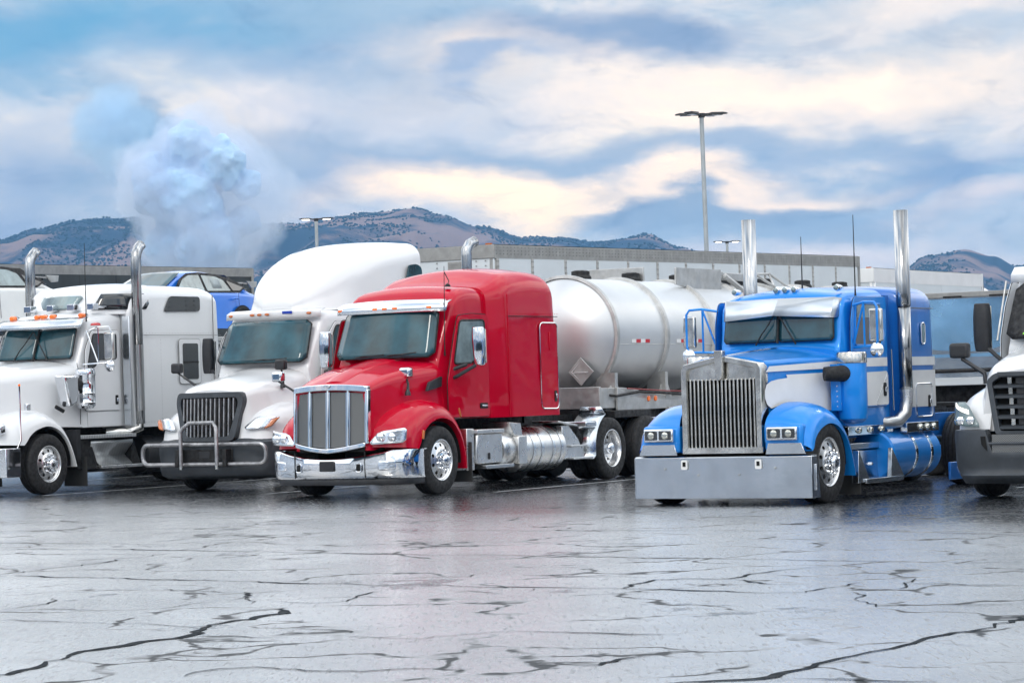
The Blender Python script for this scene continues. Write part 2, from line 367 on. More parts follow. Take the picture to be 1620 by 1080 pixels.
def patch(mb, c, bulge=(0, 0, 0), n=10, m=10, mi=0, bulge_v=(0, 0, 0), inset=0.0, rc=0.0):
    # a curved panel spanned by four corners (bl, br, tr, tl)
    bl, br, tr, tl = [Vector(p) for p in c]; bg = Vector(bulge); bv = Vector(bulge_v); rows = []
    for j in range(m + 1):
        v = lerp(inset, 1 - inset, j / m); row = []
        for i in range(n + 1):
            u = lerp(inset, 1 - inset, i / n); uu, vv = u, v
            if rc:   # rounded corners: pull the ends of the edge rows in
                ed = min(v, 1 - v)
                if ed < rc: k = rc - math.sqrt(max(0, rc * rc - (rc - ed) ** 2)); uu = lerp(k * .45, 1 - k * .45, u)
            p = (bl * (1 - uu) + br * uu) * (1 - vv) + (tl * (1 - uu) + tr * uu) * vv
            p = p + bg * (1 - (2 * uu - 1) ** 2) + bv * (1 - (2 * vv - 1) ** 2); row.append(p)
        rows.append(row)
    return mb.grid(rows, mi)
def rpoly(x0, z0, x1, z1, r, n=5, sk=0):   # rounded rectangle outline; sk leans it
    out = []
    for cx, cz, a0 in ((x1 - r, z1 - r, 0), (x0 + r, z1 - r, 90), (x0 + r, z0 + r, 180), (x1 - r, z0 + r, 270)):
        for k in range(n + 1):
            a = math.radians(a0 + 90 * k / n); x = cx + r * math.cos(a); z = cz + r * math.sin(a); out.append((x + sk * (z - z0), z))
    return out
def rounded(poly, r, n=4):   # round the corners of any polygon
    out = []; N = len(poly)
    for i in range(N):
        p = Vector(poly[i]).to_2d() if len(poly[i]) > 2 else Vector(poly[i]); a = Vector(poly[i - 1]); b = Vector(poly[(i + 1) % N])
        da, db = (a - p), (b - p); k = min(r, da.length * .45, db.length * .45); da = p + da.normalized() * k; db = p + db.normalized() * k
        for j in range(n + 1):
            t = j / n; q = da * (1 - t) ** 2 + p * 2 * t * (1 - t) + db * t * t; out.append((q.x, q.y))
    return out
def fender(mb, crest, lip, y_in, y_out, n=5, m=8, flange=.03, mi=0, pw=1.0, inner=True):
    # crest, lip: matching lists of (x, z); bodywork curls from the crest down and out to the wheel opening
    cr = cat1(crest, n); lp = cat1(lip, n); rows = []
    yi = y_in if isinstance(y_in, (list, tuple)) else [y_in] * len(crest); yi = cat1([(v, 0) for v in yi], n)
    yo = y_out if isinstance(y_out, (list, tuple)) else [y_out] * len(crest); yo = cat1([(v, 0) for v in yo], n)
    for (cx, cz), (lx, lz), (a, _), (b, _) in zip(cr, lp, yi, yo):
        row = []
        for k in range(m + 1):
            t = k / m * PI / 2; s1 = math.sin(t) ** pw; c1 = (1 - math.cos(t)) ** 1.0
            row.append((lerp(cx, lx, c1), lerp(a, b, s1), lerp(cz, lz, c1)))
        sg = 1 if b > a else -1
        row.append((lx, b - sg * flange, lz)) ; row.append((lx, a * .98, lz))
        rows.append(row)
    mb.grid(rows, mi); return mb
def mirror(mb):
    o = MB(); o.add(mb.v, mb.f); o.m = list(mb.m); n = len(mb.v); o.v += [(x, -y, z) for x, y, z in mb.v]; o.f += [tuple(reversed([i + n for i in f])) for f in mb.f]; o.m += mb.m
    return o
def mir1(mb):
    o = MB(); o.v = [(x, -y, z) for x, y, z in mb.v]; o.f = [tuple(reversed(f)) for f in mb.f]; o.m = list(mb.m); return o
def outline(poly, y, r, closed=True, ax='y'):
    m = MB(); m.tube([(p[0], y, p[1]) for p in poly], r, 6, closed=closed); return m
def arc(cx, cz, r, a0, a1, n=10):
    return [(cx + r * math.cos(math.radians(lerp(a0, a1, k / n))), cz + r * math.sin(math.radians(lerp(a0, a1, k / n)))) for k in range(n + 1)]

# ------------------------------------------------------------------ wheels
def tyre_mb(R=.51, w=.28, rib=True):
    pr = [(.295, .035), (.300, .012), (.33, -.006), (.38, -.014), (.42, -.010), (.455, .000), (.480, .008), (.497, .018), (.505, .032)]
    xs = [.032, .075, .078, .090, .093, .127, .130, .142, .145]
    tr = [(.508, .05), (.511, .075), (.500, .079), (.500, .088), (.511, .092), (.512, .127), (.501, .131), (.501, .140)]
    full = pr + tr; back = [(r, w - y) for r, y in reversed(full)]
    pts = full + back
    m = MB(); m.lathe([(r * R / .512, y) for r, y in pts], seg=56); return m
def holed_disc(m, r0, r1, y0, y1, rc, rh, nh=10, mi=0):
    # annulus with round hand holes, each a real opening with a wall
    S = 4
    for h in range(nh):
        a0 = 2 * PI * h / nh; a1 = 2 * PI * (h + 1) / nh; am = (a0 + a1) / 2
        bd = [(r0, lerp(a0, a1, k / S)) for k in range(S)] + [(lerp(r0, r1, k / S), a1) for k in range(S)] + [(r1, lerp(a1, a0, k / S)) for k in range(S)] + [(lerp(r1, r0, k / S), a0) for k in range(S)]
        B = []; H = []; H2 = []
        cx, cz = rc * math.cos(am), rc * math.sin(am)
        for r, a in bd:
            x, z = r * math.cos(a), r * math.sin(a); y = lerp(y0, y1, (r - r0) / (r1 - r0)); B.append((x, y, z))
            d = math.atan2(z - cz, x - cx); hx, hz = cx + rh * math.cos(d), cz + rh * math.sin(d); rr = math.hypot(hx, hz); yy = lerp(y0, y1, (rr - r0) / (r1 - r0))
            H.append((hx, yy, hz)); H2.append((hx, yy + .022, hz))
        m.grid([B, H, H2], mi, close_u=True)
def steer_wheel(parent, loc, name='wheel'):
    w = sub(name, parent, loc)
    obj('tyre', tyre_mb(), 'rubber', w)
    r = MB(); r.lathe([(.298, .04), (.312, .012), (.309, -.004), (.300, -.006), (.292, .002), (.285, .022), (.272, .030), (.262, .024)], seg=48)
    holed_disc(r, .185, .262, -.004, .024, .224, .026)
    r.lathe([(.185, -.004), (.172, -.014), (.165, -.018), (.0, -.018)], seg=40)
    obj('rim', r, 'rim_alloy', w)
    d = MB(); d.lathe([(.285, .05), (.0, .05)], seg=24); obj('brake_drum', d, 'frame_black', w)
    hub = MB(); hub.lathe([(.118, -.018), (.115, -.034), (.092, -.040), (.090, -.085), (.084, -.098), (.060, -.112), (.030, -.122), (.0, -.124)], seg=32); obj('hub_cap', hub, 'chrome', w)
    nut = MB(); nut.lathe([(.021, 0), (.021, -.012), (.016, -.016), (.016, -.050), (.012, -.060), (0, -.062)], seg=8)
    n0 = None
    for k in range(10):
        a = 2 * PI * k / 10 + .3; p = (.143 * math.cos(a), -.018, .143 * math.sin(a))
        if n0 is None: n0 = obj('lug_nut', nut, 'chrome', w); n0.location = p
        else: dup(n0, location=p)
    return w
def drive_wheel(parent, loc, name='wheel', dual=True):
    w = sub(name, parent, loc)
    t = obj('tyre', tyre_mb(), 'rubber', w)
    if dual: dup(t, location=(0, .33, 0))
    r = MB(); r.lathe([(.298, .04), (.312, .012), (.309, -.004), (.300, -.006), (.290, .004), (.283, .03), (.272, .06), (.268, .14), (.255, .155)], seg=48)
    holed_disc(r, .185, .255, .165, .155, .222, .026)
    r.lathe([(.185, .165), (.0, .165)], seg=40)
    obj('rim', r, 'rim_alloy', w)
    hub = MB(); hub.lathe([(.118, .165), (.112, .10), (.098, .06), (.095, .02), (.08, .0), (.05, -.012), (.0, -.018)], seg=32); obj('hub_cap', hub, 'chrome', w)
    nut = MB(); nut.lathe([(.019, 0), (.016, -.010), (.016, -.045), (0, -.05)], seg=8); n0 = None
    for k in range(10):
        a = 2 * PI * k / 10; p = (.143 * math.cos(a), .165, .143 * math.sin(a))
        if n0 is None: n0 = obj('lug_nut', nut, 'chrome', w); n0.location = p
        else: dup(n0, location=p)
    return w
def wheels(t, steer_x, drives, half=1.2, zc=.51, steer_half=None):
    global STEER, DRIVE
    sh = steer_half or half
    for x, y, rz in ((steer_x, -sh, 0), (steer_x, sh, PI)):
        if STEER is None: STEER = steer_wheel(t, (x, y, zc))
        else: dup_tree(STEER, t, (x, y, zc), rz)
    for dx in drives:
        for y, rz in ((-half, 0), (half, PI)):
            if DRIVE is None: DRIVE = drive_wheel(t, (dx, y, zc))
            else: dup_tree(DRIVE, t, (dx, y, zc), rz)
STEER = None; DRIVE = None
def chassis(t, x0, x1, z=.95):
    m = MB()
    for s in (-1, 1): m.b2((x0, s * .46, z - .13), (x1, s * .38, z + .13))
    for k in range(7): x = lerp(x0 + .3, x1 - .1, k / 6); m.b2((x - .06, -.40, z - .09), (x + .06, .40, z + .09))
    obj('chassis_frame', m, 'frame_black', t)
    m = MB(); m.b2((-.09, -.95, .42), (.09, .95, .56)); m.cyl((.0, 0, .55), (x1 - 1, 0, .6), .07, 10)
    m.b2((-.25, -.35, .5), (1.0, .35, .9)); m.b2((.3, -.6, .42), (1.2, .6, 1.0)); obj('front_axle', m, 'frame_black', t)
# ------------------------------------------------------------------ ground
def asphalt_mat():
    m = bpy.data.materials.new('wet_asphalt'); m.use_nodes = True; MT['wet_asphalt'] = m; nt = m.node_tree; L = nt.links.new; b = nt.nodes['Principled BSDF']
    tc = nd(nt, 'ShaderNodeTexCoord')
    def nz(s, d=3, r=.6, st=(1, 1, 1)):
        mp = nd(nt, 'ShaderNodeMapping'); mp.inputs['Scale'].default_value = st; L(tc.outputs['Object'], mp.inputs[0])
        n = nd(nt, 'ShaderNodeTexNoise'); n.inputs['Scale'].default_value = s; n.inputs['Detail'].default_value = d; n.inputs['Roughness'].default_value = r; L(mp.outputs[0], n.inputs['Vector']); return n.outputs[0]
    def mr(v, a, bb, c, d):
        n = nd(nt, 'ShaderNodeMapRange'); L(v, n.inputs[0]); n.inputs[1].default_value = a; n.inputs[2].default_value = bb; n.inputs[3].default_value = c; n.inputs[4].default_value = d; return n.outputs[0]
    def mth(op, a, c):
        n = nd(nt, 'ShaderNodeMath', op=op)
        for i, v in enumerate((a, c)):
            if isinstance(v, float): n.inputs[i].default_value = v
            else: L(v, n.inputs[i])
        return n.outputs[0]
    big = nz(.35, 6, .65)            # where the water film lies
    mid = nz(2.2, 5, .6)
    grit = nz(36, 3, .8, (1, .08, 1))             # stone chips standing out of the film
    grit2 = nz(24, 4, .7, (1, .22, 1))
    chips = mr(mth('ADD', mth('MULTIPLY', grit, .6), mth('MULTIPLY', grit2, .4)), .53, .60, 0, 1)
    dry = mth('MULTIPLY', mr(mth('ADD', mth('MULTIPLY', nz(.55, 8, .68, (1, .55, 1)), .8), mth('MULTIPLY', mid, .2)), .585, .605, 0, 1), mr(nz(6, 4, .7, (1, .4, 1)), .36, .48, .35, 1))      # places where the film has drained away
    # beyond the edge of the bays the surface is darker and smoother
    dp = nd(nt, 'ShaderNodeVectorMath', op='DOT_PRODUCT'); L(tc.outputs['Object'], dp.inputs[0]); dp.inputs[1].default_value = (.78, .62, 0)
    sm = nd(nt, 'ShaderNodeMapRange', interpolation_type='SMOOTHSTEP'); L(mth('ADD', dp.outputs['Value'], mth('MULTIPLY', big, 5.0)), sm.inputs[0]); sm.inputs[1].default_value = 22.0; sm.inputs[2].default_value = 25.0; bay_zone = sm.outputs[0]
    # fine crazing
    vo = nd(nt, 'ShaderNodeTexVoronoi', feature='DISTANCE_TO_EDGE'); vo.inputs['Scale'].default_value = .62
    wp = nd(nt, 'ShaderNodeVectorMath', op='ADD'); L(tc.outputs['Object'], wp.inputs[0])
    w2 = nd(nt, 'ShaderNodeTexNoise'); w2.inputs['Scale'].default_value = 1.1; w2.inputs['Detail'].default_value = 6; L(tc.outputs['Object'], w2.inputs['Vector'])
    w3 = nd(nt, 'ShaderNodeVectorMath', op='SCALE'); w3.inputs['Scale'].default_value = 1.3; L(w2.outputs['Color'], w3.inputs[0]); L(w3.outputs[0], wp.inputs[1]); L(wp.outputs[0], vo.inputs['Vector'])
    cr = mth('MULTIPLY', mr(mth('SUBTRACT', vo.outputs[0], mth('MULTIPLY', mid, .045)), -.012, .012, 1, 0), mr(nz(.8, 4, .6), .42, .52, .15, 1))
    base = nd(nt, 'ShaderNodeMix', data_type='RGBA'); L(chips, base.inputs[0]);  base.inputs[6].default_value = (.33, .345, .355, 1); base.inputs[7].default_value = (.055, .062, .07, 1); ck = nd(nt, 'ShaderNodeMix', data_type='RGBA'); L(cr, ck.inputs[0]); sb = nd(nt, 'ShaderNodeMix', data_type='RGBA'); L(bay_zone, sb.inputs[0]); dk = nd(nt, 'ShaderNodeMix', data_type='RGBA'); L(dry, dk.inputs[0]); L(base.outputs[2], dk.inputs[6]); dk.inputs[7].default_value = (.10, .11, .12, 1); L(dk.outputs[2], sb.inputs[6]); sb.inputs[7].default_value = (.026, .030, .036, 1); L(sb.outputs[2], ck.inputs[6]); ck.inputs[7].default_value = (.012, .014, .016, 1); L(ck.outputs[2], b.inputs['Base Color'])
    nl = mth('MULTIPLY', chips, .9); gone = mth('MAXIMUM', nl, cr)
    cw = mth('MULTIPLY', mth('MULTIPLY', mr(nl, 0, 1, 1, 0.15), mr(cr, 0, 1, 1, 0)), mth('MULTIPLY', mr(dry, 0, 1, 1, .12), mr(bay_zone, 0, 1, 1, .75))); L(cw, b.inputs['Coat Weight']); L(mr(big, .40, .62, .10, .18), b.inputs['Coat Roughness']); b.inputs['Coat IOR'].default_value = 2.1; b.inputs['IOR'].default_value = 1.9
    L(mr(gone, 0, 1, .22, .5), b.inputs['Roughness']); L(mth('MULTIPLY', mr(cr, 0, 1, .9, .05), mr(dry, 0, 1, 1, .35)), b.inputs['Specular IOR Level'])
    hb = nd(nt, 'ShaderNodeBump'); L(mr(bay_zone, 0, 1, .8, .12), hb.inputs['Strength']); hb.inputs['Distance'].default_value = .012; L(grit2, hb.inputs['Height'])
    hc = nd(nt, 'ShaderNodeBump'); L(mr(bay_zone, 0, 1, 1, .16), hc.inputs['Strength']); hc.inputs['Distance'].default_value = .014; L(nz(24, 4, .75), hc.inputs['Height'])
    L(hb.outputs[0], b.inputs['Normal']); L(hc.outputs[0], b.inputs['Coat Normal'])
asphalt_mat()
#mat('dry_asphalt', (.12, .135, .15), .5, var=.25, vscale=3, bump=.5, bscale=60, spec=.4)
mat('crack_dark', (.012, .016, .020), .9, spec=.1, var=.3, vscale=8)
mat('line_paint', (.40, .42, .43), .4, var=.5, vscale=4, dirt=1, dirtcol=(.05, .05, .055))
mat('field', (.12, .11, .07), .9, var=.4, vscale=.02)
def struct(o, kind='structure'): o['kind'] = kind; return o
m = MB(); g = 60
m.add([(-400, -160, 0), (400, -160, 0), (400, 320, 0), (-400, 320, 0)], [(0, 1, 2, 3)])
struct(obj('parking_lot', m, 'wet_asphalt', smooth=0))
m = MB(); R0 = 9750
m.add([(-R0, -R0, -.35), (R0, -R0, -.35), (R0, R0, -.35), (-R0, R0, -.35)], [(0, 1, 2, 3)]); struct(obj('ground', m, 'field', smooth=0))
CRACKS = [(2.6, [-448, 2484, -409, 2445, -358, 2411, -313, 2370, -277, 2344, -240, 2323, -211, 2295, -183, 2271, -143, 2247, -115, 2220, -76, 2208, -34, 2174, 9, 2135, 41, 2120, 79, 2099, 111, 2077, 121, 2066, 150, 2041, 179, 2021, 207, 2006, 218, 2022, 232, 2053]),
(1.6, [-548, 2944, -474, 2902, -402, 2857, -343, 2815, -285, 2771, -218, 2715, -170, 2677, -107, 2628, -37, 2577, 30, 2527, 86, 2489, 144, 2446, 196, 2408, 247, 2366, 296, 2330, 328, 2306, 375, 2275, 409, 2254]),
(1.3, [-456, 2507, -439, 2567, -417, 2596, -391, 2659, -363, 2722, -341, 2767]),
(1.5, [-387, 2075, -380, 2089, -364, 2123, -364, 2181]),
(1.2, [-387, 2071, -336, 2052, -279, 2029, -263, 2038, -246, 2077, -225, 2096]),
(1.4, [-369, 1978, -343, 1956, -310, 1936, -270, 1913, -238, 1881, -213, 1866]),
(3.2, [-301, 1569, -296, 1579, -283, 1611, -275, 1659, -269, 1696, -258, 1727, -247, 1745, -236, 1763, -219, 1782, -211, 1807, -208, 1867, -198, 1907, -184, 1916, -175, 1949, -168, 2008]),
(2, [-217, 1794, -199, 1788, -170, 1772, -147, 1767]),
(2, [-220, 2181, -214, 2171, -206, 2113, -202, 2060]),
(1, [-223, 2099, -207, 2124, -189, 2139]),
(1.5, [-199, 2082, -150, 2050, -132, 2059, -127, 2103, -120, 2122, -108, 2150]),
(2.4, [-171, 1851, -148, 1823, -118, 1799, -115, 1782]),
(1.6, [-189, 1537, -180, 1557, -169, 1567, -152, 1572, -127, 1555, -100, 1539, -88, 1535, -67, 1546, -34, 1539, -25, 1528]),
(1.2, [-288, 2248, -253, 2210, -220, 2181]),
(1, [-232, 2213, -214, 2241, -184, 2247]),
(1.2, [-387, 3083, -290, 3051, -189, 2980]),
(1.2, [-571, 3069, -467, 3001, -355, 2921]),
(1.8, [-113, 1756, -86, 1741, -59, 1726, -41, 1742, -17, 1757, 6, 1748, 45, 1726, 99, 1702]),
(1.4, [-86, 1690, -71, 1707, -55, 1725]),
(2, [29, 1527, 40, 1535, 52, 1546, 67, 1563, 80, 1571]),
(1.2, [-145, 2277, -94, 2287, -42, 2290, -34, 2312]),
(1.4, [-2, 2285, 27, 2267, 69, 2233, 108, 2210]),
(1.8, [78, 2095, 90, 2147, 108, 2181, 128, 2185, 161, 2175, 199, 2233, 237, 2275, 273, 2286, 299, 2329]),
(1.2, [-56, 2133, -23, 2109, -7, 2087]),
(1.0, [-78, 3048, 14, 2994, 90, 2949, 172, 2909, 235, 2864, 295, 2820, 382, 2757, 479, 2635]),
(1.3, [-1, 2106, 10, 2130]),
(1, [54, 2720, 114, 2688, 158, 2671]),
(3.2, [73, 1424, 82, 1427, 121, 1436, 137, 1463, 154, 1489, 168, 1522, 189, 1549, 210, 1576, 224, 1602, 239, 1626, 267, 1666, 284, 1690, 304, 1728, 328, 1768]),
(1.3, [194, 1604, 208, 1601, 221, 1598]),
(1.3, [234, 1601, 257, 1571]),
(2, [124, 1435, 147, 1426, 177, 1410, 207, 1394]),
(1.5, [217, 1936, 235, 1928, 241, 1870, 264, 1865, 332, 1850]),
(1.5, [241, 1996, 240, 1956, 235, 1923]),
(2, [282, 2056, 314, 2051, 364, 2008]),
(1.6, [226, 2044, 247, 2075, 258, 2086]),
(1.5, [168, 2160, 190, 2099, 218, 2092]),
(1.3, [107, 1474, 132, 1465]),
(2, [240, 1382, 262, 1406]),
(1, [-651, 3505, -582, 3490, -510, 3555]),
(1, [-597, 3210, -569, 3176]),
(1, [-516, 2939, -522, 2990]),
(1, [-552, 3731, -420, 3567, -305, 3493]),
(0.8, [204, 3432, 328, 3369, 449, 3320]),
(1.2, [261, 1998, 278, 2027, 300, 2114])]

cm = MB(); zi = 0
for w, P in CRACKS:
    pts = [Vector((P[i] / 100, P[i + 1] / 100)) for i in range(0, len(P), 2)]
    fine = []
    for a, b in zip(pts, pts[1:]):
        n = max(2, int((b - a).length / .10))
        for k in range(n): fine.append(a.lerp(b, k / n))
    fine.append(pts[-1]); N = len(fine); L_, R_ = [], []
    for i, p in enumerate(fine):
        t = (fine[min(i + 1, N - 1)] - fine[max(i - 1, 0)]).normalized(); nn = Vector((-t.y, t.x))
        jag = mnoise.noise(Vector((p.x * 2.2, p.y * 2.2, w))) * .10 + mnoise.noise(Vector((p.x * 9, p.y * 9, 3))) * .05 + mnoise.noise(Vector((p.x * 25, p.y * 25, 3))) * .02
        ww = w * .009 * (0.35 + 1.3 * max(0, mnoise.noise(Vector((p.x * 1.3, p.y * 1.3, 7 + w))) + .45)) * min(1, i / 4 + .15, (N - 1 - i) / 4 + .15)
        q = p + nn * jag; L_.append((q.x + nn.x * ww, q.y + nn.y * ww, .0045 + zi * 2e-5)); R_.append((q.x - nn.x * ww, q.y - nn.y * ww, .0045 + zi * 2e-5))
    cm.grid([L_, R_]); zi += 1
struct(obj('asphalt_cracks', cm, 'crack_dark', smooth=0))
# truck bays: everything parks in rows along this heading
HD = math.radians(59.4)
BX, BY = math.cos(HD), math.sin(HD)
RED_O = (-2.131, 41.867)
def bay(x, y): return (RED_O[0] + BX * x - BY * y, RED_O[1] + BY * x + BX * y)
lm = MB()
for y in (-14.1, -10.0, -5.9, -1.87, 2.3, 6.8, 11.5, 15.7):
    for (x0, x1) in ((.4, 5.2), (5.3, 9.5), (9.8, 14), (14.2, 21)):
        a, b = bay(x0, y - .05), bay(x1, y - .05); c, d = bay(x1, y + .05), bay(x0, y + .05)
        lm.add([(*a, .0135), (*b, .0135), (*c, .0135), (*d, .0135)], [(0, 1, 2, 3)])
struct(obj('bay_lines', lm, 'line_paint', smooth=0))

# ------------------------------------------------------------------ hills
RIDGE = [(-40, 2.9), (-30, 3.4), (-20, 3.0), (-14, 3.3), (-11.13, 3.18), (-10.37, 3.42), (-9.61, 3.62), (-8.71, 3.82), (-7.69, 3.78), (-7.06, 3.61), (-6.29, 3.51), (-5.45, 3.47), (-4.99, 3.61), (-4.22, 3.63), (-3.95, 3.69), (-3.17, 3.73), (-2.0, 3.82), (-1.35, 3.68), (-0.58, 3.44), (0.33, 3.18), (0.98, 3.19), (1.76, 3.04), (2.54, 3.14), (2.83, 3.18), (3.57, 2.88), (4.47, 2.5), (5.76, 2.1), (7.04, 1.9), (8.07, 2.27), (8.52, 2.51), (9.29, 2.63), (9.85, 2.48), (10.35, 2.25), (11.23, 2.16), (14, 2.5), (20, 3.2), (30, 2.6), (40, 3.0)]
def ridge_el(a):
    for (a0, e0), (a1, e1) in zip(RIDGE, RIDGE[1:]):
        if a0 <= a <= a1: t = (a - a0) / (a1 - a0); t = t * t * (3 - 2 * t); return e0 + (e1 - e0) * t
    return 2.95 + .45 * math.sin(a * .11) + .25 * math.sin(a * .31)
def hill_h(a, r):
    az = math.radians(a); x, y = r * math.sin(az), r * math.cos(az)
    top = math.tan(math.radians(ridge_el(a))) * 8000
    t = (r - 4200) / 3800
    if t <= 1: f = max(0, t) ; f = f * f * (3 - 2 * f) if f < 1 else 1; f = f ** .8
    else: f = max(0, 1 - (t - 1) * 1.2)
    ex = max(0, min(1, min(t, 1) * (1 - min(t, 1)) * 4))
    g = mnoise.noise(Vector((x / 620, y / 900, 1.3))); g2 = mnoise.noise(Vector((x / 230, y / 330, 5.1))); g3 = mnoise.noise(Vector((x / 90, y / 110, 9)))
    n = ((.4 - abs(g) * 2) * 60 * ex + (.4 - abs(g2) * 2) * 34 * (ex + .10) + g3 * 8) * min(1, top / 480)
    return max(-2, top * f * (1 - .12 * ex) + n * min(1, max(0, t) * 3) - 12)
def hills_mat():
    m = bpy.data.materials.new('hillside'); m.use_nodes = True; MT['hillside'] = m; nt = m.node_tree; L = nt.links.new; b = nt.nodes['Principled BSDF']; b.inputs['Roughness'].default_value = 1; b.inputs['Specular IOR Level'].default_value = .1
    tc = nd(nt, 'ShaderNodeTexCoord')
    def nz(s, d, r):
        n = nd(nt, 'ShaderNodeTexNoise'); n.inputs['Scale'].default_value = s; n.inputs['Detail'].default_value = d; n.inputs['Roughness'].default_value = r; L(tc.outputs['Object'], n.inputs['Vector']); return n.outputs[0]
    r = nd(nt, 'ShaderNodeValToRGB'); L(nz(.0028, 7, .62), r.inputs[0]); e = r.color_ramp.elements
    e[0].position = .455; e[0].color = (.010, .026, .055, 1); e[1].position = .55; e[1].color = (.20, .135, .125, 1)
    L(r.outputs[0], b.inputs['Base Color'])
hills_mat()
m = MB(); rows = []
for j in range(64):
    r = 4000 + (j / 63) ** .9 * 5500; row = []
    for i in range(521):
        a = -13 + 26 * i / 520; row.append((r * math.sin(math.radians(a)), r * math.cos(math.radians(a)), hill_h(a, r)))
    rows.append(row)
m.grid(rows)
rows = []
for j in range(14):   # unseen ring of hills, added to give the chrome a dark horizon
    r = 4000 + j / 13 * 5500; rows.append([(r * math.sin(math.radians(a)), r * math.cos(math.radians(a)), hill_h(a if a < 180 else a, r) * 1.0) for a in [40 + 280 * i / 160 for i in range(161)]])
m.grid(rows)
for s in (-1, 1):
    rows = []
    for j in range(24):
        r = 4000 + j / 23 * 5500; rows.append([(r * math.sin(math.radians(s * (13 + 27 * i / 60))), r * math.cos(math.radians(s * (13 + 27 * i / 60))), hill_h(s * (13 + 27 * i / 60), r)) for i in range(61)])
    m.grid(rows)
struct(obj('hills', m, 'hillside', smooth=60))
mat('oak_leaf', (.012, .028, .042), 1, spec=.1, var=.4, vscale=.02)
tm = MB(); rnd = random.Random(3); cnt = 0
ico = [(0, 0, -.5), (.72, .1, -.25), (.2, .75, -.2), (-.65, .4, -.3), (-.6, -.5, -.22), (.25, -.72, -.28), (.55, .5, .3), (-.3, .7, .35), (-.7, -.1, .28), (-.1, -.65, .4), (.6, -.3, .32), (0, 0, .7)]
icf = [(0, 2, 1), (0, 3, 2), (0, 4, 3), (0, 5, 4), (0, 1, 5), (1, 2, 6), (2, 3, 7), (3, 4, 8), (4, 5, 9), (5, 1, 10), (2, 7, 6), (3, 8, 7), (4, 9, 8), (5, 10, 9), (1, 6, 10), (6, 7, 11), (7, 8, 11), (8, 9, 11), (9, 10, 11), (10, 6, 11)]
while cnt < 17000:
    a = rnd.uniform(-12, 12); r = 8000 - abs(rnd.gauss(0, 1)) * 1300 + 60
    if r < 4300: continue
    x, y = r * math.sin(math.radians(a)), r * math.cos(math.radians(a))
    d = 1.3 * mnoise.noise(Vector((x / 230, y / 230, 40))) + .7 * mnoise.noise(Vector((x / 80, y / 80, 4)))
    if d + (.35 if a < -4 else 0.0) < rnd.uniform(-.05, .35): continue
    s = rnd.uniform(2.2, 5.4); z = hill_h(a, r)
    tm.add([(x + p[0] * s * rnd.uniform(.8, 1.3), y + p[1] * s, z + (p[2] + .45) * s * rnd.uniform(.8, 1.15)) for p in ico], icf); cnt += 1
struct(obj('hillside_trees', tm, 'oak_leaf', smooth=0), 'stuff')
# hedge of trees and scrub that closes the far side of the lot
tm = MB()
for k in range(5200):
    x = rnd.uniform(-220, 250); y = (330 + rnd.uniform(-8, 8)) if k % 2 else (-110 + rnd.uniform(-9, 9)); s = rnd.uniform(.8, 1.9) * (1 if k % 2 else 2.4); z = rnd.uniform(0, 2.6 if k % 2 else 7.5) * (0.6 + .5 * mnoise.noise(Vector((x / 15, 0, 0))))  # taller unseen row behind the camera, added to darken reflections in chrome and paint
    tm.add([(x + p[0] * s * rnd.uniform(.8, 1.3), y + p[1] * s, z + (p[2] + .45) * s * rnd.uniform(.8, 1.15)) for p in ico], icf)
struct(obj('scrub_hedge_and_added_row', tm, 'oak_leaf', smooth=0), 'stuff')

# ------------------------------------------------------------------ lamp poles
def lamp_pole(name, label, loc, h, heads, lit=False, r=.085, lean=0):
    t = thing(name, label, 'lamp post', loc, 0, 'tall lamp posts over the lot'); t.rotation_euler = (0, math.radians(lean), 0)
    m = MB(); m.tube([(0, 0, 0), (0, 0, h)], [r * 1.1, r], 14); obj('pole', m, 'pole_grey', t)
    m = MB(); m.lathe([(.3, 0), (.3, .7), (.26, .75), (0, .75)], ax='z', seg=20); obj('concrete_base', m, 'rail_grey', t)
    m = MB(); m.b2((-.12, -.12, h - .15), (.12, .12, h + .02)); obj('bracket', m, 'black_plastic', t)
    for a in heads:
        ca, sa = math.cos(a), math.sin(a); m = MB()
        P = []
        for u, w, zt, zb in ((.10, .06, .0, -.07), (.30, .06, .02, -.06), (.38, .17, .05, -.04), (.85, .19, .05, -.02), (1.02, .12, .02, -.02)):
            P.append([(u * ca - w * sa, u * sa + w * ca, h + zb), (u * ca + w * sa, u * sa - w * ca, h + zb), (u * ca + w * sa * .8, u * sa - w * ca * .8, h + zt), (u * ca - w * sa * .8, u * sa + w * ca * .8, h + zt)])
        m.grid(P, close_u=True); m.add(P[0], [(0, 1, 2, 3)]); m.add(P[-1], [(0, 1, 2, 3)])
        hd = obj('lamp_head', m, 'black_plastic', t)
        m = MB(); c = .62; m.box((c * ca, c * sa, h - .05), (.42, .26, .03), rot=Matrix.Rotation(a, 3, 'Z')); obj('lamp_panel', m, 'lamp_lit' if lit else 'glass_dark', hd)
    return t
lamp_pole('lamp_post', 'tall unlit grey lamp post with four dark flat heads above the long white trailer', (7.71, 108, 0), 11.99, (.15, PI - .1, 1.0, PI + .9), lean=-.4)
lamp_pole('lamp_post', 'lit lamp post seen against the hills behind the white domed truck roof', (-11.41, 165, 0), 11.97, (.1, PI - .1), True, .1)
lamp_pole('lamp_post', 'small lit lamp post just showing over the trailer beside the first blue truck exhaust', (16.07, 205, 0), 11.91, (.1, PI - .1), True, .1)
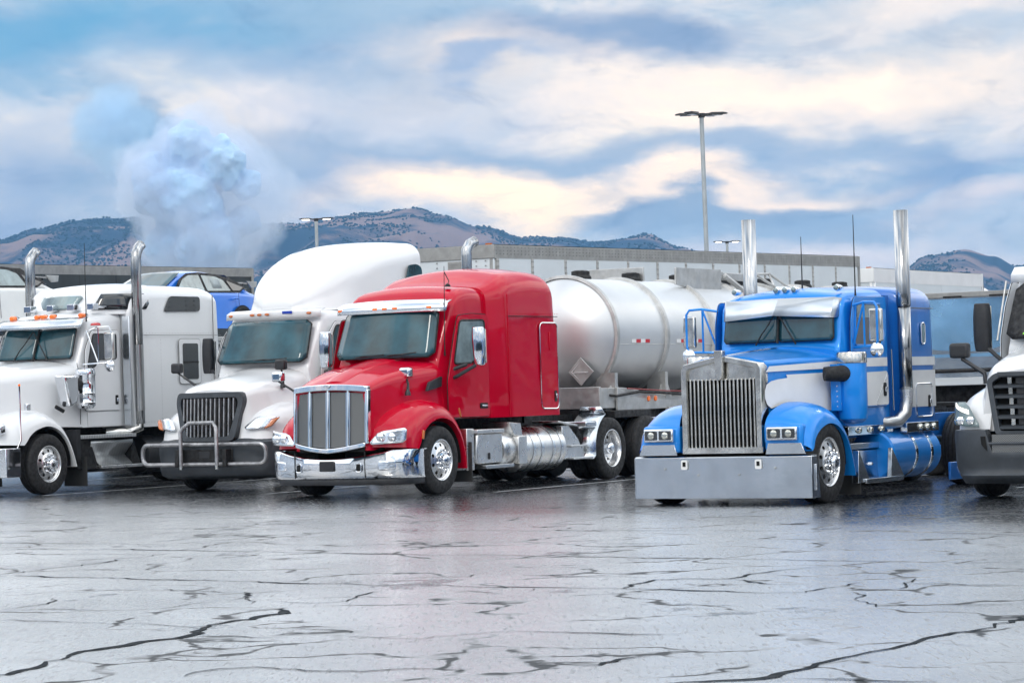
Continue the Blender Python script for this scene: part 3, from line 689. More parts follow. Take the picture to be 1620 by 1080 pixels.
# ------------------------------------------------------------------ shared truck pieces
def windscreen(t, c, bulge, gl='glass_teal', name='windscreen', n=14, rc=.12, off=.012, wip=None, gask=.016):
    g = MB(); cx = sum((Vector(p) for p in c), Vector()) / 4
    patch(g, c, bulge, n, 10, rc=rc); s = obj(name + '_seal', g, 'frame_black', t, solid=.012)
    g = MB(); o = Vector((-off, 0, off * .4)); c2 = [Vector(p) + (cx - Vector(p)) * gask * 1.6 + o for p in c]
    patch(g, c2, bulge, n, 10, rc=rc); obj(name, g, gl, t, solid=.006)
def wiper(t, a, b, blade=.28):
    a, b = Vector(a), Vector(b); m = MB(); m.tube([a, a.lerp(b, .5) + Vector((-.02, 0, .01)), b], [.012, .009, .006], 6)
    d = (b - a).normalized(); m.tube([b - d * blade * .5 + Vector((-.012, 0, 0)), b + d * blade * .5 + Vector((-.012, 0, 0))], .009, 5); obj('wiper', m, 'frame_black', t)
def sidepanel(t, name, poly, y, th, m, bevel=.006, both=False):
    mb = MB(); mb.prism(poly, y, y + th * (-1 if y < 0 else 1)); o = obj(name, mb, m, t, bevel=bevel)
    if both: obj(name, mir1(mb), m, t, bevel=bevel)
    return o
def ring(t, name, poly, y, r, m, both=False):
    mb = outline(poly, y, r); obj(name, mb, m, t)
    if both: obj(name, mir1(mb), m, t)
def handle(t, x, z, y, w=.16, h=.05, m='chrome', vert=False):
    d = (h, w) if vert else (w, h); sg = -1 if y < 0 else 1
    a = MB(); a.prism(rpoly(x - d[0] / 2 - .012, z - d[1] / 2 - .012, x + d[0] / 2 + .012, z + d[1] / 2 + .012, .02), y, y + sg * .008); p = obj('door_handle', a, 'frame_black', t)
    a = MB(); a.box((x, y + sg * .022, z), (d[0] * .8, .02, d[1] * .45)); obj('grip', a, m, p, bevel=.006)
def roofline_lamps(t, pts, m='amber', sx=.05, sy=.08, sz=.035):
    for p in pts:
        a = MB(); P = [[(p[0] + x, p[1] + y * w, p[2] + z) for y, z in ((-sy / 2, 0), (-sy * .35, h), (sy * .35, h), (sy / 2, 0))] for x, w, h in ((-sx, .6, sz * .3), (-sx * .7, 1, sz * .9), (sx * .3, 1, sz), (sx * 1.3, .7, sz * .4))]
        a.grid(P); a.add(P[0], [(0, 1, 2, 3)]); a.add(P[-1], [(0, 1, 2, 3)]); obj('marker_lamp', a, m, t)
def hood_mirror(t, base, head, sgn, mt='chrome', sz=(.13, .19, .15)):
    b, h = Vector(base), Vector(head); m = MB(); m.tube([b, b.lerp(h, .45) + Vector((-.03, sgn * .04, .02)), h + Vector((0, 0, -.05))], [.03, .018, .014], 8)
    m.lathe([(.045, 0), (.04, .05), (.02, .09), (0, .1)], c=(b.x, b.y, b.z - .02), ax='z', seg=14); o = obj('hood_mirror', m, 'black_plastic', t)
    m = MB(); m.box(h + Vector((0, 0, .02)), sz); obj('mirror_shell', m, mt, o, bevel=.035, seg=3)
    m = MB(); m.box(h + Vector((sz[0] / 2 + .004, 0, .02)), (.008, sz[1] * .8, sz[2] * .8)); obj('mirror_glass', m, 'mirror_glass', o, bevel=.01)
def door_mirror(t, c, size, arm, mt='chrome', sgn=-1):
    c = Vector(c); dx, dy, dz = size; m = MB()
    st = []
    for k in range(9):
        u = k / 8; z = c.z + dz * (u - .5); w = 1 - .18 * abs(2 * u - 1) ** 3
        st.append([(c.x + dx * .5 * w * math.cos(a) * (1 if math.cos(a) > 0 else 1.1), c.y + dy * .5 * w * math.copysign(abs(math.sin(a)) ** .6, math.sin(a)), z) for a in [2 * PI * i / 20 for i in range(20)]])
    m.grid(st, close_u=True); m.add(st[0], [tuple(range(20))]); m.add(st[-1], [tuple(range(20))]); o = obj('door_mirror', m, mt, t, bevel=.015)
    m = MB(); m.box((c.x + dx * .5 + .004, c.y, c.z), (.012, dy * .78, dz * .88)); obj('mirror_glass', m, 'mirror_glass', o, bevel=.01)
    m = MB()
    for p in arm: m.tube(p, .028, 8)
    obj('mirror_arm', m, 'black_plastic', o)
def fuel_tank(t, x0, x1, y, z, r, m, straps, both=True, strap_m='chrome'):
    for sg in ((1, -1) if both else (1,)):
        a = MB(); a.lathe([(0, x0 - .03), (r * .6, x0 - .025), (r * .93, x0), (r, x0 + .03), (r, x1 - .03), (r * .93, x1), (r * .6, x1 + .025), (0, x1 + .03)], c=(0, y * sg, z), ax='x', seg=48)
        o = obj('fuel_tank', a, m, t)
        for sx in straps:
            s = MB(); s.lathe([(r + .002, sx - .035), (r + .009, sx - .033), (r + .009, sx + .033), (r + .002, sx + .035)], c=(0, y * sg, z), ax='x', seg=48); obj('tank_strap', s, strap_m, o)
        c = MB(); c.lathe([(.05, 0), (.05, .035), (.02, .045), (0, .045)], c=(lerp(x0, x1, .6), (y + .08) * sg, z + r * .95), ax='z', seg=16); obj('filler_cap', c, 'black_plastic', o)
def step_treads(t, items, m='tread_plate', both=True):
    for a, b in items:
        for sg in ((1, -1) if both else (1,)):
            s = MB(); s.b2((a[0], a[1] * sg, a[2]), (b[0], b[1] * sg, b[2])); obj('step', s, m, t, bevel=.008, uv='xy')
def antenna(t, p, h, lean=(0, 0)):
    m = MB(); p = Vector(p); m.tube([p, p + Vector((0, 0, .10)), p + Vector((lean[0], lean[1], h))], [.016, .010, .005], 6); obj('antenna', m, 'frame_black', t)
def mudflap(t, x, y, z0=.12, z1=.7, w=.6):
    for sg in (1, -1):
        m = MB(); m.b2((x, (y - w / 2) * sg, z0), (x + .015, (y + w / 2) * sg, z1)); obj('mud_flap', m, 'mud_flap', t)

# ------------------------------------------------------------------ red truck
def build_red():
    t = thing('semi_truck', 'red long nose truck with tall chrome grille and sleeper cab, coupled to the silver tanker', 'truck', (*RED_O, 0), HD, 'road tractors parked in the bays')
    wheels(t, 0, (5.3, 6.62)); chassis(t, -.75, 7.3)
    # hood
    m = MB(); shell(m, [(-1.09, .62, .64, 1.66, .70, .07, .03), (-1.0, .655, .68, 1.70, .70, .10, .04), (-.6, .72, .76, 1.84, .80, .14, .05), (-.2, .80, .86, 1.94, .9, .18, .06), (.3, .90, .96, 2.02, 1.0, .2, .07), (.68, .97, 1.02, 2.07, 1.05, .2, .07)], 5)
    hood = obj('hood', m, 'paint_red', t, smooth=40)
    m = MB(); shell(m, [(-1.0, .20, .22, 1.72, 1.6, .05, .02), (-.6, .22, .26, 1.875, 1.7, .06, .02), (0, .27, .33, 2.01, 1.85, .07, .02), (.55, .31, .38, 2.09, 1.9, .06, .02)], 4); obj('hood_ridge', m, 'paint_red', hood, smooth=50)
    # fenders with headlights
    F = MB(); fender(F, [(-1.04, .74), (-.99, 1.00), (-.83, 1.18), (-.52, 1.33), (-.15, 1.42), (.25, 1.38), (.55, 1.15), (.74, .8), (.80, .42)],
                     [(-.62, .70), (-.56, .78), (-.47, .93), (-.26, 1.07), (.02, 1.13), (.30, 1.08), (.50, .92), (.63, .70), (.70, .36)], [-.62, -.62, -.62, -.66, -.70, -.74, -.8, -.9, -1.02], -1.21, n=5, m=9, pw=.75)
    obj('front_fender', F, 'paint_red', t, smooth=50); obj('front_fender', mir1(F), 'paint_red', t, smooth=50)
    a = MB(); a.lathe([(.60, -.62), (.60, .62)], seg=24)
    # wheel wells
    for sg in (-1, 1):
        a = MB(); P = arc(.02, .50, .58, -5, 185, 16); a.grid([[(x, sg * .62, z) for x, z in P], [(x, sg * 1.17, z) for x, z in P]]); a.add([(x, sg * .60, z) for x, z in P], [tuple(range(17))]); obj('wheel_well', a, 'frame_black', t)
        hl = MB(); patch(hl, [(-1.105, sg * .64, .775), (-.93, sg * 1.185, .80), (-.90, sg * 1.19, 1.02), (-1.055, sg * .80, .965)], (-.05, sg * .035, 0), 10, 6, rc=.2); o = obj('headlight', hl, 'reflector', t, solid=.02)
        for u, v in ((-1.115, .86), (-1.06, 1.03)):
            b = MB(); b.lathe([(.062, 0), (.06, -.02), (.04, -.035), (0, -.04)], c=(u, sg * v, .885), ax='x', seg=18); obj('lamp_bulb', b, 'chrome', o)
        mk = MB(); mk.box((-.50, sg * 1.215, .90), (.05, .02, .13), rot=Matrix.Rotation(.25, 3, 'Y')); obj('side_marker', mk, 'amber_dull', t, bevel=.006)
        mk = MB(); mk.box((.56, sg * 1.20, 1.20), (.03, .02, .14), rot=Matrix.Rotation(-.35, 3, 'Y')); obj('side_marker', mk, 'amber_dull', t, bevel=.006)
        v = MB(); v.prism([(.02, 1.535), (.42, 1.60), (.44, 1.75), (.10, 1.67)], sg * .93, sg * .985); obj('hood_vent', v, 'black_plastic', t, bevel=.008)
    # grille: chrome surround, three bars, four woven panels
    g = MB(); X = lambda y, z: -1.12 - .09 * (1 - (y / .65) ** 2) + .05 * (z - .7)
    ys = [-.635, -.34, 0, .34, .635]
    def zb(y): return .70 + .09 * (abs(y) / .62) ** 1.5
    def zt(y): return 1.63 - .035 * (abs(y) / .62) ** 2
    def strip(mb, y0, y1, f0, f1, off, n=4, th=.05):
        rows = []
        for k in range(n + 1):
            y = lerp(y0, y1, k / n); rows.append([(X(y, f0(y)) - off, y, f0(y)), (X(y, f1(y)) - off, y, f1(y)), (X(y, f1(y)) + th, y, f1(y)), (X(y, f0(y)) + th, y, f0(y))])
        mb.grid(rows, close_u=True); mb.add(rows[0], [(0, 1, 2, 3)]); mb.add(rows[-1], [(0, 1, 2, 3)])
    strip(g, -.655, .655, lambda y: zt(y) - .045, lambda y: zt(y) + .045, .035, 16); strip(g, -.62, .62, lambda y: zb(y) - .035, lambda y: zb(y) + .03, .035, 16)
    for s in (-1, 1): strip(g, s * .622, s * .662, zb, zt, .035, 2)
    gr = obj('grille', g, 'chrome', t, bevel=.012)
    for i in range(4):
        y0, y1 = ys[i] + .028, ys[i + 1] - .028; p = MB(); strip(p, y0, y1, lambda y: zb(y) + .04, lambda y: zt(y) - .07, -.012, 6, .03); obj('grille_panel', p, 'grille_mesh', gr, uv='yz')
        fr = MB(); loop = [(X(y, z) - .006, y, z) for y, z in ((y0, zb(y0) + .04), (y1, zb(y1) + .04), (y1, zt(y1) - .07), (y0, zt(y0) - .07))]; fr.tube(loop, .008, 6, closed=True); obj('panel_frame', fr, 'chrome', gr)
    for y in (-.34, 0, .34): p = MB(); strip(p, y - .015, y + .015, zb, zt, .02, 2); obj('grille_bar', p, 'chrome', gr, bevel=.008)
    b = MB(); patch(b, [(-1.10, -.58, .68), (-1.10, .58, .68), (-1.02, .58, 1.62), (-1.02, -.58, 1.62)], (-.06, 0, 0)); obj('grille_back', b, 'dark_hole', gr)
    b = MB(); b.lathe([(.03, 0), (.026, -.008), (0, -.012)], c=(-1.208, 0, 1.645), ax='x', seg=16); b.v = [(x, y * 2.2, z) for x, y, z in b.v]; obj('emblem', b, 'chrome', gr)
    # bumper
    m = MB(); rows = []; plan = [(-.46, -1.20), (-.62, -1.215), (-.84, -1.19), (-.98, -1.10), (-1.08, -.92), (-1.16, -.62), (-1.21, -.3), (-1.225, 0)]
    plan = cat1(plan, 4); plan = plan + [(x, -y) for x, y in reversed(plan[:-1])]
    for x, y in plan:
        k = min(1, abs(y) / 1.0); zt_ = .575 + .12 * k ** 2; d = (1.0, 0) if abs(y) < 1.1 else (.3, 0)
        rows.append([(x + .09, y, zt_ - .0), (x + .015, y, zt_), (x - .01, y, zt_ - .02), (x - .012, y, .5), (x - .005, y, .34), (x + .02, y * .995, .29), (x + .10, y * .98, .27)])
    m.grid(rows); bp = obj('bumper', m, 'chrome', t, smooth=50, solid=.01)
    rows = [[(x + .03, y * .985, .30), (x + .06, y * .965, .20), (x + .2, y * .95, .19)] for x, y in plan]; m = MB(); m.grid(rows); obj('air_dam', m, 'black_plastic', bp, solid=.01)
    def bx(y): return -1.225 + .30 * (abs(y) / 1.1) ** 3
    for y in (-.53, .53): m = MB(); m.prism(rpoly(y - .035, .40, y + .035, .50, .02), bx(y) - .016, bx(y) + .02, ax='x'); m2 = MB(); m2.tube([(bx(y) - .02, *p) for p in rpoly(y - .045, .39, y + .045, .51, .025)], .009, 5, closed=True); obj('tow_hole', m, 'dark_hole', bp); obj('tow_ring', m2, 'chrome', bp)
    m = MB(); m.b2((-1.262, -.13, .40), (-1.238, .13, .55)); obj('plate_bracket', m, 'black_plastic', bp, bevel=.01)
    for sg in (-1, 1): m = MB(); patch(m, [(-1.128, sg * .80, .40), (-1.01, sg * 1.07, .41), (-1.005, sg * 1.07, .56), (-1.12, sg * .80, .545)], (-.035, sg * .02, 0), 8, 5, rc=.3); obj('fog_lamp', m, 'reflector', bp, solid=.01)
    for y in (-.62, .62): m = MB(); m.b2((bx(y) - .016, y - .003, .3), (bx(y) + .01, y + .003, .68)); obj('bumper_seam', m, 'frame_black', bp)
    # cab
    m = MB(); shell(m, [(.46, .90, 1.02, 2.06, 1.11, .12, .05), (.60, .90, 1.05, 2.36, 1.11, .12, .05), (.74, .92, 1.05, 2.68, 1.11, .12, .05), (.88, .95, 1.05, 2.98, 1.11, .14, .04), (1.1, .97, 1.05, 3.12, 1.11, .18, .05), (1.4, .98, 1.05, 3.16, 1.11, .20, .05), (1.75, 1.0, 1.06, 3.14, 1.11, .22, .05)], 4)
    cab = obj('cab', m, 'paint_red', t, smooth=45)
    windscreen(t, [(.38, -.90, 2.04), (.38, .90, 2.04), (.66, .84, 2.78), (.66, -.84, 2.78)], (-.16, 0, 0), rc=.12)
    
    wiper(t, (.24, -.05, 2.07), (.235, -.42, 2.10), .5); wiper(t, (.26, .45, 2.07), (.23, .12, 2.09), .45)
    m = MB(); rows = []
    for k in range(17):
        y = lerp(-.99, .99, k / 16); c_ = (y / .99) ** 2; ln = .09 * (1 if abs(y) < .9 else .7)
        rows.append([(.42 + .17 * c_, y, 2.735 + .0 * c_), (.47 + .17 * c_, y, 2.86), (.57 + .20 * c_, y, 2.925 - .02 * c_)])
    m.grid(rows); v = obj('sun_visor', m, 'chrome', t, solid=.012, smooth=60)
    for y in (-.72, -.16, .02, .20, .93): k = (y / .99) ** 2; m = MB(); m.box((.438 + .17 * k, y, 2.80), (.02, .085, .035)); obj('marker_lamp', m, 'amber', t, bevel=.008)
    # door, windows
    D = [(.47, 1.13), (1.64, 1.13), (1.64, 2.68), (1.2, 2.69), (.80, 2.66), (.66, 2.3), (.55, 1.95), (.47, 1.7)]
    for sg in (-1, 1):
        d = sidepanel(t, 'cab_door', rounded(D, .06), sg * 1.045, .03, 'paint_red', bevel=.01)
        ring(d, 'door_seal', rounded([(x + (.008 if x > 1 else -.008), z + (.008 if z > 2 else -.008)) for x, z in D], .06), sg * 1.055, .007, 'frame_black')
        Wd = [(.63, 1.93), (1.52, 1.96), (1.54, 2.60), (.82, 2.59)]
        w = sidepanel(d, 'door_window', rounded(Wd, .08), sg * 1.072, .008, 'glass_grey'); ring(d, 'window_seal', rounded(Wd, .08), sg * 1.078, .016, 'frame_black')
        handle(t, 1.46, 1.29, sg * 1.078, .2, .06)
        mm = MB(); mm.b2((1.30, sg * 1.05, 1.04), (1.5, sg * 1.0, 1.10))
        # upper cab shoulder closing the gap between door and roof
    # sleeper
    m = MB(); shell(m, [(1.66, 1.04, 1.07, 3.16, 1.10, .22, .05), (1.85, 1.12, 1.14, 3.23, 1.10, .26, .06), (2.05, 1.17, 1.20, 3.33, 1.10, .32, .07), (2.3, 1.175, 1.205, 3.42, 1.10, .34, .08), (2.8, 1.175, 1.205, 3.46, 1.10, .34, .08), (3.2, 1.175, 1.205, 3.45, 1.10, .34, .08), (3.45, 1.17, 1.205, 3.40, 1.10, .32, .08), (3.58, 1.13, 1.20, 3.28, 1.10, .3, .07), (3.61, 1.10, 1.18, 3.2, 1.12, .3, .07)], 4)
    sl = obj('sleeper', m, 'paint_red', t, smooth=45)
    for sg in (-1, 1):
        m = MB(); m.b2((2.03, sg * 1.200, 2.652), (3.59, sg * 1.208, 2.664)); obj('trim_seam', m, 'frame_black', sl)
        m = MB(); m.b2((2.030, sg * 1.195, 1.11), (2.038, sg * 1.212, 3.0)); obj('panel_edge', m, 'paint_red', sl)
        L = rounded([(3.0, 1.21), (3.55, 1.20), (3.55, 2.56), (3.0, 2.56)], .10, 6); p = sidepanel(sl, 'locker_door', L, sg * 1.203, .006, 'paint_red'); ring(sl, 'locker_seal', L, sg * 1.212, .011, 'chrome'); handle(sl, 3.45, 1.40, sg * 1.212, .15, .05, vert=True)
        m = MB()
        for k in range(22): m.box((2.1 + k * .07, sg * 1.212, 2.70), (.012, .006, .012))
        obj('rivets', m, 'paint_red', sl)['kind'] = 'stuff'
        m = MB(); m.box((3.30, sg * 1.215, 2.27), (.03, .03, .28)); obj('grab_handle', m, 'paint_red', sl, bevel=.01)
    # side fairing: tool box, tanks, steps
    for sg in (1, -1):
        m = MB(); m.b2((.82, sg * .75, .32), (1.03, sg * 1.15, .95)); obj('tool_box_bracket', m, 'aluminium', t, bevel=.01)
        m = MB(); m.prism([(1.03, .41), (1.80, .41), (1.80, .86), (1.06, .86)], sg * .7, sg * 1.19); b = obj('battery_box', m, 'aluminium', t, bevel=.02)
        m = MB(); m.b2((1.02, sg * .75, .865), (1.82, sg * 1.22, .93)); obj('box_lid', m, 'aluminium', b, bevel=.01)
        m = MB(); m.prism(rpoly(1.35, .47, 1.41, .57, .02), sg * 1.192, sg * 1.20); obj('latch', m, 'frame_black', b)
        fuel_tank(t, 1.86, 2.24, -.90, .60, .30, 'aluminium', (), both=False) if sg == 1 else fuel_tank(t, 1.86, 2.24, .90, .60, .30, 'aluminium', (), both=False)
        m = MB(); m.b2((2.24, sg * .8, .36), (2.50, sg * 1.22, .80)); m.prism([(2.24, .80), (2.50, .80), (2.46, 1.0), (2.1, 1.02)], sg * .62, sg * 1.14); obj('step_panel', m, 'aluminium', t, bevel=.015)
        m = MB(); m.prism([(3.80, .38), (4.52, .38), (4.30, .70), (4.0, .92), (3.78, .92)], sg * .72, sg * 1.12); obj('step_box', m, 'aluminium', t, bevel=.01)
        m = MB(); m.box((3.85, sg * .95, .95), (.62, .5, .03), rot=Matrix.Rotation(.12, 3, 'Y')); obj('top_plate', m, 'aluminium', t, bevel=.008)
    fuel_tank(t, 2.48, 3.78, -.86, .58, .35, 'aluminium', (2.74, 3.0, 3.36, 3.62), strap_m='polished_steel')
    step_treads(t, [((1.18, -.85, .33), (2.0, -1.27, .385)), ((3.86, -.9, .57), (4.40, -1.24, .60)), ((3.90, -.9, .37), (4.55, -1.26, .40))])
    # quarter fenders in front of the drive wheels
    for sg in (-1, 1):
        m = MB(); P = arc(5.3, .52, .60, 190, 112, 10); P = [(4.62, .36)] + P
        m.grid([[(x, sg * .72, z) for x, z in P], [(x, sg * 1.22, z) for x, z in P]]); m.grid([[(P[-1][0] - .02, sg * .72, 1.07), (P[-1][0] - .02, sg * 1.22, 1.07)], [(P[-1][0] - .06, sg * .78, 1.20), (P[-1][0] - .06, sg * 1.16, 1.20)]])
        obj('quarter_fender', m, 'polished_steel', t, solid=.012)
        m = MB(); m.b2((4.45, sg * .74, .88), (4.80, sg * 1.20, .97)); obj('fender_step', m, 'polished_steel', t, bevel=.02)
    mudflap(t, 7.25, .9); mudflap(t, .86, .95, .15, .75, .5)
    # mirrors
    door_mirror(t, (.93, -1.33, 2.19), (.15, .24, .58), [[(.62, -1.05, 1.72), (.62, -1.12, 1.74), (.88, -1.30, 1.90)], [(.62, -1.05, 1.85), (.80, -1.2, 1.92)]])
    door_mirror(t, (.80, 1.36, 2.22), (.15, .22, .56), [[(.62, 1.05, 1.72), (.62, 1.12, 1.74), (.78, 1.30, 1.95)], [(.62, 1.05, 1.85), (.80, 1.2, 1.98)]], sgn=1)
    hood_mirror(t, (-.34, -.86, 1.50), (-.20, -.75, 1.80), -1); hood_mirror(t, (-.34, .95, 1.45), (-.30, 1.50, 1.80), 1)
    antenna(t, (.60, -.94, 2.06), 1.35, (.0, -.03)); m = MB(); m.tube([(1.1, -.7, 3.14), (1.13, -.72, 3.2), (1.10, -.66, 3.34)], .008, 5); m.lathe([(.05, 0), (.03, .04), (0, .05)], c=(1.12, -.7, 3.12), ax='z', seg=12); obj('roof_aerial', m, 'frame_black', t)
    m = MB(); m.tube([(3.85, .62, .9), (3.85, .62, 3.72), (3.86, .62, 3.82), (3.93, .60, 3.92), (4.04, .56, 3.97)], .085, 20, caps=False); obj('exhaust_stack', m, 'stack_chrome', t, solid=.006)
    m = MB(); m.b2((3.66, -.5, .98), (3.72, .5, 1.9)); m.b2((3.9, -.42, 1.05), (4.7, .42, 1.08)); obj('deck_plate', m, 'frame_black', t)
    m = MB(); m.lathe([(.50, 0), (.50, .05), (.1, .05)], c=(5.95, 0, 1.14), ax='z', seg=28); m.b2((5.3, -.4, 1.05), (6.6, .4, 1.15)); obj('fifth_wheel', m, 'frame_black', t)
    m = MB()
    for k, y in enumerate((-.35, -.2, 0)): m.tube([(3.66, y, 1.9), (3.95, y - .05, 1.75 - .1 * k), (4.25, y, 1.35), (4.5, y, 1.6), (4.75, y - .1, 2.2)], .018, 6, mi=k % 2)
    obj('air_lines', m, ['frame_black', 'brake_line_red'], t)
    return t
red = build_red()
# ------------------------------------------------------------------ blue truck
def build_blue():
    t = thing('semi_truck', 'bright blue and white long nose truck with flat chrome grille and two tall straight exhausts', 'truck', (2.881, 35.243, 0), math.radians(58), 'road tractors parked in the bays')
    wheels(t, 0, (5.35, 6.7), zc=.505); chassis(t, -.42, 7.4)
    # bumper: one deep flat sheet of steel
    m = MB(); m.prism([(-.60, .085), (-.585, .60), (-.56, .615), (-.42, .615), (-.42, .60), (-.57, .60), (-.575, .10), (-.42, .10), (-.42, .085)], -1.24, 1.24)
    bp = obj('bumper', m, 'polished_steel', t, bevel=.004)
    for sg in (-1, 1):
        m = MB(); m.prism([(-.60, .085), (-.585, .60), (-.43, .60), (-.36, .085)], sg * 1.225, sg * 1.245); obj('bumper_end', m, 'polished_steel', bp, bevel=.004)
        m = MB(); m.b2((-.50, sg * 1.245, .18), (-.47, sg * 1.262, .50)); obj('end_bar', m, 'chrome', bp, bevel=.005)
        m = MB(); m.prism(rpoly(sg * .52 - .045, .45, sg * .52 + .045, .57, .02), -.608, -.60, ax='x'); m.b2((-.615, sg * .52 - .02, .49), (-.604, sg * .52 + .02, .545), 1); obj('tow_hole', m, ['paint_cream', 'dark_hole'], bp)
    for y in (-.25, .33, -.75, .8): m = MB(); m.lathe([(.014, 0), (.010, -.008), (0, -.01)], c=(-.60, y, .38 if abs(y) < .5 else .46), ax='x', seg=10); obj('bolt_head', m, 'worn_chrome', bp)
    # grille
    m = MB(); O = [(-.565, .65), (-.565, 1.70), (-.53, 1.765), (-.12, 1.845), (0, 1.86), (.12, 1.845), (.53, 1.765), (.565, 1.70), (.565, .65)]
    I = [(-.475, .70), (-.475, 1.66), (-.455, 1.70), (-.10, 1.775), (0, 1.785), (.10, 1.775), (.455, 1.70), (.475, 1.66), (.475, .70)]
    def q(P, x): return [(x, y, z) for y, z in P]
    m.grid([q(O, -.36), q(O, -.53), [(-.555, y * .985, z * .995) for y, z in O], [(-.555, y * 1.03, z + .01) for y, z in I], q(I, -.53), q(I, -.47)], 0)
    m.b2((-.55, -.565, .645), (-.40, .565, .72)); gr = obj('grille', m, 'worn_chrome', t, smooth=30)
    m = MB(); m.prism([(-.475, 1.56), (.475, 1.56), (.475, 1.66), (.455, 1.70), (.10, 1.775), (0, 1.785), (-.10, 1.775), (-.455, 1.70), (-.475, 1.66)], -.505, -.49, ax='x'); obj('grille_plate', m, 'worn_chrome', gr)
    m = MB(); m.b2((-.45, -.5, .66), (-.44, .5, 1.6)); obj('grille_back', m, 'dark_hole', gr)
    n0 = None
    for k in range(17):
        y = lerp(-.445, .445, k / 16)
        if n0 is None: m = MB(); m.b2((-.525, -.0115, .70), (-.47, .0115, 1.575)); n0 = obj('grille_bar', m, 'worn_chrome', gr, bevel=.005)
        else: n = dup(n0)
        (n0 if k == 0 else n).location = (0, y, 0)
    m = MB(); m.prism([(-.06, 1.93), (.06, 1.93), (.06, 1.87), (.045, 1.60), (.02, 1.56), (-.02, 1.56), (-.045, 1.60), (-.06, 1.87)], -.60, -.55, ax='x'); m.b2((-.58, -.055, 1.86), (-.50, .055, 1.93)); obj('emblem', m, 'worn_chrome', gr, bevel=.008)
    # hood
    m = MB(); shell(m, [(-.37, .545, .55, 1.86, .66, .05, .07), (-.2, .60, .61, 1.875, .72, .06, .08), (.2, .68, .69, 1.905, 1.05, .07, .09), (.7, .78, .79, 1.935, 1.05, .08, .10), (1.12, .855, .865, 1.95, 1.05, .09, .10)], 3, curve=True)
    hood = obj('hood', m, 'paint_blue', t, smooth=40)
    m = MB(); m.tube([(-.37, 0, 1.862), (0, 0, 1.893), (.6, 0, 1.934), (1.1, 0, 1.955)], .013, 6); obj('hood_hinge', m, 'polished_steel', hood)
    def hy(x): return -(.56 + (x + .45) * .1935) - .012
    def graphic(name, poly, mt):
        for sg in (1, -1):
            m = MB(); tri = tessellate_polygon([[Vector((p[0], p[1], 0)) for p in poly]]); m.add([(x, hy(x) * sg, z) for x, z in poly], [tuple(f) for f in tri]); obj(name, m, mt, hood, smooth=0)
    graphic('hood_stripe', [(-.44, 1.645), (-.40, 1.67), (-.36, 1.715), (.2, 1.735), (1.10, 1.765), (1.10, 1.675), (.3, 1.66)], 'paint_cream')
    sweep = [(-.02, 1.605), (1.10, 1.625), (1.10, 1.13), (.60, 1.15), (.29, 1.235), (-.02, 1.26)] + [(-.2, 1.22), (-.34, 1.19), (-.42, 1.24), (-.46, 1.32), (-.46, 1.41), (-.42, 1.49), (-.33, 1.53), (-.2, 1.55), (0, 1.565)]
    graphic('hood_panel', sweep, 'paint_cream')
    # fenders: full rounded with a flat lamp face
    for sg in (-1, 1):
        F = MB(); yo = -1.20 * -sg
        fender(F, [(-.56, .78), (-.55, .99), (-.44, 1.14), (-.20, 1.24), (.05, 1.265), (.32, 1.19), (.56, .99), (.72, .72), (.82, .36)],
                  [(-.50, .66), (-.45, .70), (-.39, .82), (-.22, .93), (.02, .985), (.27, .94), (.48, .79), (.62, .58), (.72, .31)], [sg * v for v in (.60, .60, .62, .66, .7, .74, .82, .9, 1.0)], sg * 1.22, n=5, m=9, pw=.8)
        obj('front_fender', F, 'paint_blue', t, smooth=50)
        a = MB(); P = arc(.05, .50, .50, -5, 190, 16); a.grid([[(x, sg * .60, z) for x, z in P], [(x, sg * 1.17, z) for x, z in P]]); a.add([(x, sg * .59, z) for x, z in P], [tuple(range(17))]); obj('wheel_well', a, 'frame_black', t)
        m = MB(); m.b2((-.58, sg * .60, .66), (-.40, sg * 1.12, 1.0)); f = obj('lamp_panel', m, 'paint_blue', t, bevel=.04)
        m = MB(); m.prism([(sg * .62, .63), (sg * 1.17, .63), (sg * 1.11, .765), (sg * .66, .765)], -.60, -.575, ax='x'); obj('lower_trim', m, 'polished_steel', t, bevel=.004)
        m = MB(); m.b2((-.645, sg * .655, .80), (-.56, sg * 1.075, .965)); h = obj('headlight', m, 'chrome', t, bevel=.018)
        for y in (.765, .965):
            m = MB(); m.prism(rpoly(sg * y - .085, .825, sg * y + .085, .94, .015), -.652, -.648, ax='x'); l = obj('lamp_lens', m, 'glass_dark', h, bevel=.002)
            m = MB(); m.lathe([(.045, 0), (.03, -.006), (0, -.008)], c=(-.652, sg * y, .883), ax='x', seg=16); obj('lamp_bulb', m, 'mirror_glass', h)
    # cab
    m = MB(); shell(m, [(1.06, .86, .94, 1.97, .93, .10, .06), (1.14, .86, .96, 2.02, .92, .08, .05), (1.20, .86, .97, 2.40, .92, .10, .05), (1.24, .88, .97, 2.60, .92, .12, .05), (1.36, .90, .97, 2.69, .92, .16, .06), (1.7, .92, .97, 2.74, .92, .18, .06), (2.36, .93, .97, 2.76, .92, .18, .06)], 3)
    cab = obj('cab', m, 'paint_blue', t, smooth=45)
    for sg in (-1, 1):   # flat V split screen
        windscreen(t, [(1.10, 0 if sg > 0 else -.80, 2.03), (1.10, .80 if sg > 0 else 0, 2.03), (1.15, .78 if sg > 0 else 0, 2.40), (1.15, 0 if sg > 0 else -.78, 2.40)], (0, 0, 0), gl='glass_teal', rc=.10, gask=.025)
    m = MB(); m.tube([(1.07, 0, 2.02), (1.12, 0, 2.40)], .018, 6); obj('centre_post', m, 'frame_black', t)
    wiper(t, (1.04, .30, 2.0), (1.06, .10, 2.28), .26); wiper(t, (1.04, -.28, 2.0), (1.06, -.10, 2.28), .26)
